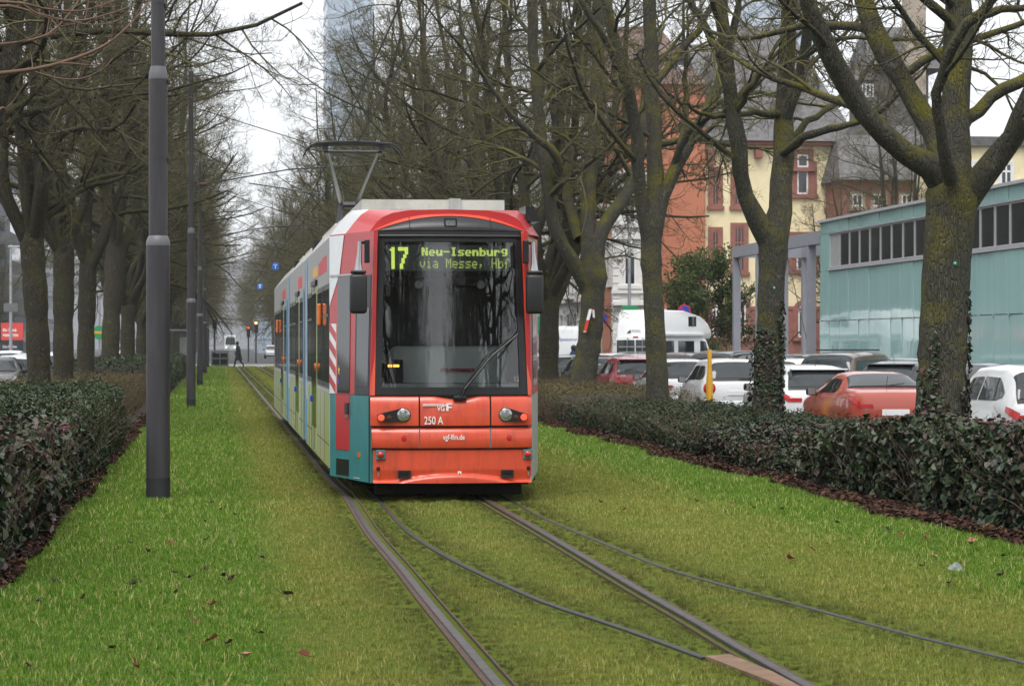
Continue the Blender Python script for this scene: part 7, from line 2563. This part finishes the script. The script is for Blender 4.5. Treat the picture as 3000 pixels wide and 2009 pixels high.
box_part('eaves', M['red_stone'], YH, xl - .3, xr + .3, UY - .5, UY - .003, h(412) - .02, h(402))
gable_roof(YH, 'roof', M['slate'], xl - .4, xr + .5, UY - .7, UY + 12, h(402), h(20), 2.6)
for (pa, pb, ya, yb_, dy) in ((2478, 2536, 435, 392, -.2), (2545, 2592, 256, 215, 2.0), (2300, 2345, 330, 285, 1.2)):
    dm = MB().box(f(pa), f(pb), UY + dy, UY + dy + 3, h(ya) - .2, h(yb_) + .2).build('dormer', M['slate'], YH)
    q = MB().prism([(f(pa) - .2, h(yb_) + .2), (f(pb) + .2, h(yb_) + .2), ((f(pa) + f(pb)) / 2, h(yb_) + 1.1)], 'y', UY + dy - .2, UY + dy + 3.5).build('dormer_roof', M['slate'], YH)
    MB().box(f(pa) + .12, f(pb) - .12, UY + dy - .03, UY + dy, h(ya), h(yb_)).build('dormer_window', M['window_white'], dm)
    k = 3
    for j in range(k):
        wj = (f(pb) - f(pa) - .24) / k
        MB().box(f(pa) + .12 + wj * j + .07, f(pa) + .12 + wj * (j + 1) - .07, UY + dy - .04, UY + dy - .031, h(ya) + .1, h(yb_) - .1).build('dormer_pane', M['window_dark'], dm)
# lower stone wing with its own slate roof
UW = 136.0
f2 = lambda px: wpx(px, UW)
h2 = lambda py: zpx(py, UW) + .17
RW = thing('stone_wing', 'red sandstone house wing under a slate roof, above the pavilion edge', 'house', AV(0, 0, -.17), TH)
MB().box(f2(2470), f2(2780), UW, UW + 9, 0, h2(515)).build('wall', M['red_stone'], RW)
gable_roof(RW, 'roof', M['slate'], f2(2470) - .3, f2(2780) + .3, UW - .5, UW + 9.5, h2(515), h2(330), 1.0)
for a, b in ((2496, 2528), (2557, 2592), (2640, 2672)):
    window(RW, f2(a), f2(b), h2(594), h2(556), UW, 'window_white', 'chimney', False, 1, sur_w=.12)
    window(RW, f2(a), f2(b), h2(690), h2(626), UW, 'window_white', 'chimney', True, 1, sur_w=.12)
# tower with pyramid roof and a tall chimney
UT = 150.0
f3 = lambda px: wpx(px, UT)
h3 = lambda py: zpx(py, UT) + .17
TW = thing('roof_tower', 'slate clad tower with a tall stone chimney above the roofs', 'tower', AV(0, 0, -.17), TH)
MB().box(f3(2560), f3(2720), UT, UT + 6, 6, h3(180)).build('wall', M['slate'], TW)
MB().add([(f3(2540), UT - .5, h3(180)), (f3(2770), UT - .5, h3(180)), (f3(2770), UT + 6, h3(180)), (f3(2540), UT + 6, h3(180)), (f3(2560), UT + 2.5, h3(40)), (f3(2700), UT + 2.5, h3(40))], [(0, 1, 5, 4), (2, 3, 4, 5), (1, 2, 5), (3, 0, 4), (0, 3, 2, 1)]).build('roof', M['slate'], TW)
MB().box(f3(2647), f3(2702), UT - .8, UT + .4, h3(260), h3(-60)).build('chimney', M['chimney'], TW)
UE = 128.0
BE = thing('far_yellow_house', 'pale yellow house with a flat blue-grey attic, seen between the heavy boughs', 'house', AV(0, 0, -.17), TH)
MB().box(wpx(2800, UE), wpx(3120, UE), UE, UE + 8, 0, zpx(400, UE)).build('wall', M['yellow_plaster'], BE)
MB().box(wpx(2800, UE) - .2, wpx(3120, UE), UE - .3, UE + 8, zpx(400, UE), zpx(372, UE)).build('roof', M['slate'], BE)
for a in (2850, 2930, 3020):
    window(BE, wpx(a, UE), wpx(a + 35, UE), zpx(520, UE), zpx(450, UE), UE, 'window_white', 'window_white', True, 1, sur_w=.1)

# orange house with the blank party wall; its street front runs on up the avenue
UO = 139.4
OH = thing('orange_house', 'house with a tall blank orange end wall and ornate white corner bay', 'house', AV(0, 0, -.17), TH)
fo = lambda px: wpx(px, UO)
ho_ = lambda py: zpx(py, UO) + .17
vF = wpx(1802, UO)
MB().box(vF, fo(2066) - .02, UO, UO + 13, 0, ho_(235)).build('wall', M['orange_plaster'], OH)
MB().box(fo(1792), fo(1905), UO - .55, UO - .004, 0, ho_(500)).build('corner_bay', M['white_plaster'], OH)
for i in range(30):          # rusticated courses of the bay
    z = .5 + i * .42
    if z > ho_(500) - .3: break
    box_part('stone_course', M['white_plaster'], OH, fo(1790), fo(1824) - .25, UO - .62, UO - .556, z, z + .36)
    box_part('stone_course', M['white_plaster'], OH, fo(1858) + .25, fo(1907), UO - .62, UO - .556, z, z + .36)
window(OH, fo(1823), fo(1858), ho_(832), ho_(730), UO - .55, 'window_white', 'white_plaster', arch=True, sur_w=.3)
window(OH, fo(1823), fo(1858), ho_(650), ho_(565), UO - .55, 'window_white', 'white_plaster', True, 1, sur_w=.25)
window(OH, fo(1823), fo(1858), ho_(985), ho_(905), UO - .55, 'window_white', 'white_plaster', arch=True, sur_w=.25)
for y_, d in ((885, .28), (850, .12), (690, .12), (500, .35), (512, .2)):
    box_part('cornice', M['white_plaster'], OH, fo(1786), fo(1910), UO - .62 - d, UO - .56, ho_(y_ + 6), ho_(y_ - 4))
MB().box(fo(1835), fo(1846), UO - .75, UO - .62, ho_(725), ho_(700)).build('keystone', M['white_plaster'], OH)
gable_roof(OH, 'roof', M['brown_tile'], vF - .4, fo(2066) + .1, UO - .3, UO + 14, ho_(235), ho_(20), 1.5)
for a in (1880, 1985):
    dm = MB().box(fo(a), fo(a + 50), UO + 1.4, UO + 4, ho_(235), ho_(150)).build('dormer', M['slate'], OH)
    MB().box(fo(a + 10), fo(a + 40), UO + 1.36, UO + 1.4, ho_(225), ho_(170)).build('dormer_pane', M['window_white'], dm)
    MB().prism([(fo(a) - .2, ho_(150)), (fo(a + 50) + .2, ho_(150)), (fo(a + 25), ho_(120))], 'y', UO + 1.2, UO + 4).build('dormer_roof', M['slate'], OH)


def side_window(parent, v, uc, w, z0, z1, arch=False):
    """window of a street front that faces the avenue (its wall face at v)"""
    s = MB().ring([(uc - w / 2 - .22, z0 - .15), (uc + w / 2 + .22, z0 - .15), (uc + w / 2 + .22, z1 + .3), (uc - w / 2 - .22, z1 + .3)], [(uc - w / 2, z0), (uc + w / 2, z0), (uc + w / 2, z1), (uc - w / 2, z1)], 'x', v - .12, v + .02).build('window_surround', M['white_plaster'], parent)
    box_part('window_pane', M['window_dark'], s, v - .02, v + .01, uc - w / 2, uc + w / 2, z0, z1)
    box_part('window_bar', M['window_white'], s, v - .06, v - .021, uc - .05, uc + .05, z0, z1)
    box_part('window_bar', M['window_white'], s, v - .06, v - .021, uc - w / 2, uc + w / 2, z0 + (z1 - z0) * .62, z0 + (z1 - z0) * .62 + .12)
    return s


for uu in (141.4, 144.4, 147.4, 150.4):
    for z0, z1 in ((5.1, 7.4), (9.0, 11.4), (12.8, 15.0)):
        side_window(OH, vF, uu, 1.15, z0, z1)
for i, (ua, ub, m_, lab) in enumerate(((152.6, 180.0, 'white_plaster', 'white ornate terrace house with iron balconies next to the orange house'), (208.0, 232.0, 'white_plaster', 'white terrace house across the side street'), (232.2, 262.0, 'grey_plaster', 'grey terrace house far up the avenue'))):
    hh = thing('terrace_house', lab, 'house', AV(0, 0, -.17), TH)
    top = 17.5 - i
    MB().box(vF, vF + 12, ua, ub, 0, top).build('wall', M[m_], hh)
    gable_roof(hh, 'roof', M['slate'], vF - .4, vF + 12, ua, ub, top, top + 4, 1.0)
    for z in (4.3, 8.2, 12.2, top - .3):
        box_part('cornice', M['white_plaster'], hh, vF - .35, vF - .003, ua, ub, z, z + .35)
    uu = ua + 1.8
    while uu < ub - 1:
        for z0, z1 in ((1.2, 3.6), (5.0, 7.4), (9.0, 11.4), (13.0, 15.2)):
            side_window(hh, vF, uu, 1.2, z0, z1)
        uu += 3.1
    if i == 0:
        for z in (4.7, 8.6):
            bl_ = MB().box(vF - 1.2, vF - .003, ua + .8, ua + 4.6, z - .2, z).build('balcony', M['white_plaster'], hh)
            mb = MB()
            for k in range(20):
                y_ = ua + .85 + k * .195
                mb.tube([(vF - 1.15, y_, z), (vF - 1.15, y_, z + 1.0)], .018, 4)
            mb.tube([(vF - 1.15, ua + .8, z + 1.02), (vF - 1.15, ua + 4.6, z + 1.02)], .03, 4)
            for y_ in (ua + .8, ua + 4.6):
                for k in range(5): mb.tube([(vF - 1.15 + k * .25, y_, z), (vF - 1.15 + k * .25, y_, z + 1.0)], .018, 4)
                mb.tube([(vF - 1.15, y_, z + 1.02), (vF, y_, z + 1.02)], .03, 4)
            mb.build('balcony_railing', M['iron'], bl_)

EB = thing('far_end_block', 'pale blue-grey building closing the far end of the avenue', 'building', AV(760, 0, -.17), TH)
MB().box(-60, 80, 0, 14, 0, 26).build('wall', M['grey_plaster'], EB)
SB = thing('slim_blue_block', 'hazy blue slab building right of the distant white tram', 'building', AV(440, 0, -.17), TH)
MB().box(7.0, 10.6, 0, 60, 0, 13).build('wall', M['tower_glass'], SB)
for z in np.arange(2.5, 12.5, 3.2):
    box_part('floor_band', M['tower_band'], SB, 6.9, 10.7, -.1, 60.1, z, z + .7)

# blue glass towers
def tower(px0, px1, u, ztop, label, depth=30):
    t = thing('glass_tower', label, 'tower', AV(u, 0, 0), TH)
    a, b = wpx(px0, u), wpx(px1, u)
    MB().box(a, b, 0, depth, -2, ztop).build('glass_front', M['tower_glass'], t)
    z = 3.0
    bm_ = MB().box(a - .12, b + .12, -.12, depth + .12, 0, 1.0).mesh('floor_band', M['tower_band'])
    while z < ztop - 1:
        link('floor_band', bm_, t, (0, 0, z))
        z += 3.9
    k = int((b - a) / 3)
    fm = MB().box(-.10, .10, -.2, -.121, 0, ztop).mesh('mullion', M['tower_band'])
    for i in range(k + 1):
        link('mullion', fm, t, (a + (b - a) * i / k, 0, 0))


tower(960, 1095, 620, 118, 'blue glass tower rising behind the bare crowns', 24)
tower(2255, 2380, 330, 58, 'pale glass tower behind the slate roofs', 20)

# other side of the avenue: pale classical front, grey block, hoardings
PB = thing('pale_office_building', 'long pale building with tall windows behind the parked cars', 'building', AV(0, 0, -.17), TH)
vL = -27.2
MB().box(vL - 14, vL, 215, 318, 0, 17).build('wall', M['white_plaster'], PB)
for z in (4.4, 8.6, 12.8, 16.4):
    box_part('cornice', M['white_plaster'], PB, vL + .003, vL + .4, 215, 318, z, z + .35)
uu = 218
while uu < 316:
    for z0, z1 in ((1.0, 3.8), (5.2, 8.0), (9.4, 12.2), (13.4, 15.9)):
        box_part('window', M['window_dark'], PB, vL - .05, vL + .03, uu, uu + 1.7, z0, z1)
        w = PB.children[-1] if False else None
    box_part('pilaster', M['white_plaster'], PB, vL + .003, vL + .28, uu + 2.2, uu + 2.9, 0, 16.4)
    uu += 3.6
GB = thing('grey_office_block', 'dark grey modern block behind the scaly trunks', 'building', AV(0, 0, -.17), TH)
MB().box(-44, -25.5, 320, 356, 0, 24).build('wall', M['dark_cladding'], GB)
for z in np.arange(2, 22, 3.4):
    box_part('window_band', M['window_dark'], GB, -43.5, -26, 319.94, 320.0 - .003, z, z + 1.8)
    box_part('window_band', M['window_dark'], GB, -25.5 + .003, -25.44, 321, 355, z, z + 1.8)
LB = thing('light_office_block', 'light grey block far up the oncoming street', 'building', AV(0, 0, -.17), TH)
MB().box(-46, -25.0, 360, 430, 0, 20).build('wall', M['grey_plaster'], LB)
for z in np.arange(2, 19, 3.4):
    box_part('window_band', M['window_dark'], LB, -25.0 + .003, -24.9, 361, 429, z, z + 1.6)
HB = thing('billboard', 'red over black billboard with white lettering near the picture edge', 'billboard', AV(204, -16.0, -.3), TH)
MB().box(-.85, .85, 0, .5, .3, 3.55).build('panel', M['billboard_black'], HB)
MB().box(-.86, .86, -.02, -.002, 2.20, 3.55).build('red_field', M['billboard_red'], HB)
text('billboard_text', 'Ein Stück', .34, M['white_print'], HB, (-.72, -.03, 2.88), sx=.85, bold=.006)
text('billboard_text', 'VERMIETEN', .28, M['white_print'], HB, (-.74, -.03, 2.48), sx=.85, bold=.006)
text('billboard_text', 'blackolive', .34, M['white_print'], HB, (-.74, -.01, 1.58), sx=.82)
text('billboard_text', 'ADVISORS', .20, M['pole_light'], HB, (-.74, -.01, 1.28), sx=1.0)
for x in (-.6, .6):
    MB().tube([(x, .2, 0), (x, .2, .35)], .06, 6).build('leg', M['galvanised'], HB)
RS = thing('round_green_sign', 'round green and yellow sign between the scaly trunks', 'sign', AV(230, -10.4, -.3), TH)
MB().tube([(0, .1, 0), (0, .1, 6.0)], .08, 8).build('post', M['galvanised'], RS)
MB().lathe([(.62, 0), (.62, -.06)], (0, 0, 2.9), 'y', 24).build('disc', M['sign_green'], RS)
MB().box(-.5, .5, -.075, -.061, 2.78, 3.02).build('yellow_bar', M['yellow_post'], RS)
SP = thing('street_lamp', 'slim grey lamp post left of the leaning trunk', 'lamp post', AV(190, -15.0, -.3), TH)
MB().tube([(0, 0, 0), (0, 0, 9)], [.13, .08], 10).build('post', M['galvanised'], SP)
MB().rbox((0, -.1, 4.55), (1.0, .06, .6), .02).build('sign_plate', M['pole_light'], SP)
MB().rbox((.5, 0, 9.0), (1.4, .25, .14), .03).build('lamp_head', M['galvanised'], SP)

# evergreen shrub tree in front of the orange wall
UC = 124.0
vc = wpx(2075, UC)
cb = AV(UC, vc, -.17)
ct = thing('yew_tree', 'dark green conifer with ragged spreading boughs in front of the orange wall', 'tree', cb)
rg = np.random.default_rng(77)
parts = []
q, rr, ln = resample([(0, 0, 0), (.1, 0, 1.5), (-.05, .1, 3.0), (0, 0, 5.2)], [.14, .11, .08, .02], 12)
parts.append(tubes(q[None], rr[None], 8))
P2, R2, L2 = spawn(q[None], rr[None], np.array([6.4]), 28, .16, 1.0, (.35, .72), (45, 75), 7, (.05, .0, .15), .08, .5, .012, rg)
P2 = P2; parts.append(tubes(P2, R2, 4))
P3, R3, L3 = spawn(P2, R2, L2, 11, .25, 1.0, (.25, .5), (35, 70), 5, (.05, .2), .1, .5, .006, rg)
parts.append(tubes(P3, R3, 3))
V, F = join(parts)
link('trunk', np_mesh('yew_trunk', V, F, M['stem_brown']), ct)
k = 42
pos = np.repeat(P3.reshape(-1, 5, 3)[:, 1:], 12, axis=1).reshape(-1, 3)
pos = pos + rg.normal(size=pos.shape) * .14
lf = leaf_mesh('crown', pos, rg.normal(size=pos.shape) + np.array([0, 0, .6]), .17, M['yew_leaf'], .35, None, ct)
lf['kind'] = 'stuff'

# ------------------------------------------------------------------ air: thin winter haze
HAZE = 0.0002
if HAZE:
    hz = MB().box(-420, 420, -70, 1000, -1.4, 130).build('haze', None)
    tag(hz, kind='stuff')
    m = bpy.data.materials.new('haze_air')
    m.use_nodes = True
    t = m.node_tree
    t.nodes.clear()
    o = t.nodes.new('ShaderNodeOutputMaterial')
    pv = t.nodes.new('ShaderNodeVolumePrincipled')
    pv.inputs['Color'].default_value = (.93, .96, 1.0, 1)
    pv.inputs['Density'].default_value = HAZE
    pv.inputs['Anisotropy'].default_value = 0.2
    t.links.new(pv.outputs['Volume'], o.inputs['Volume'])
    hz.data.materials.append(m)
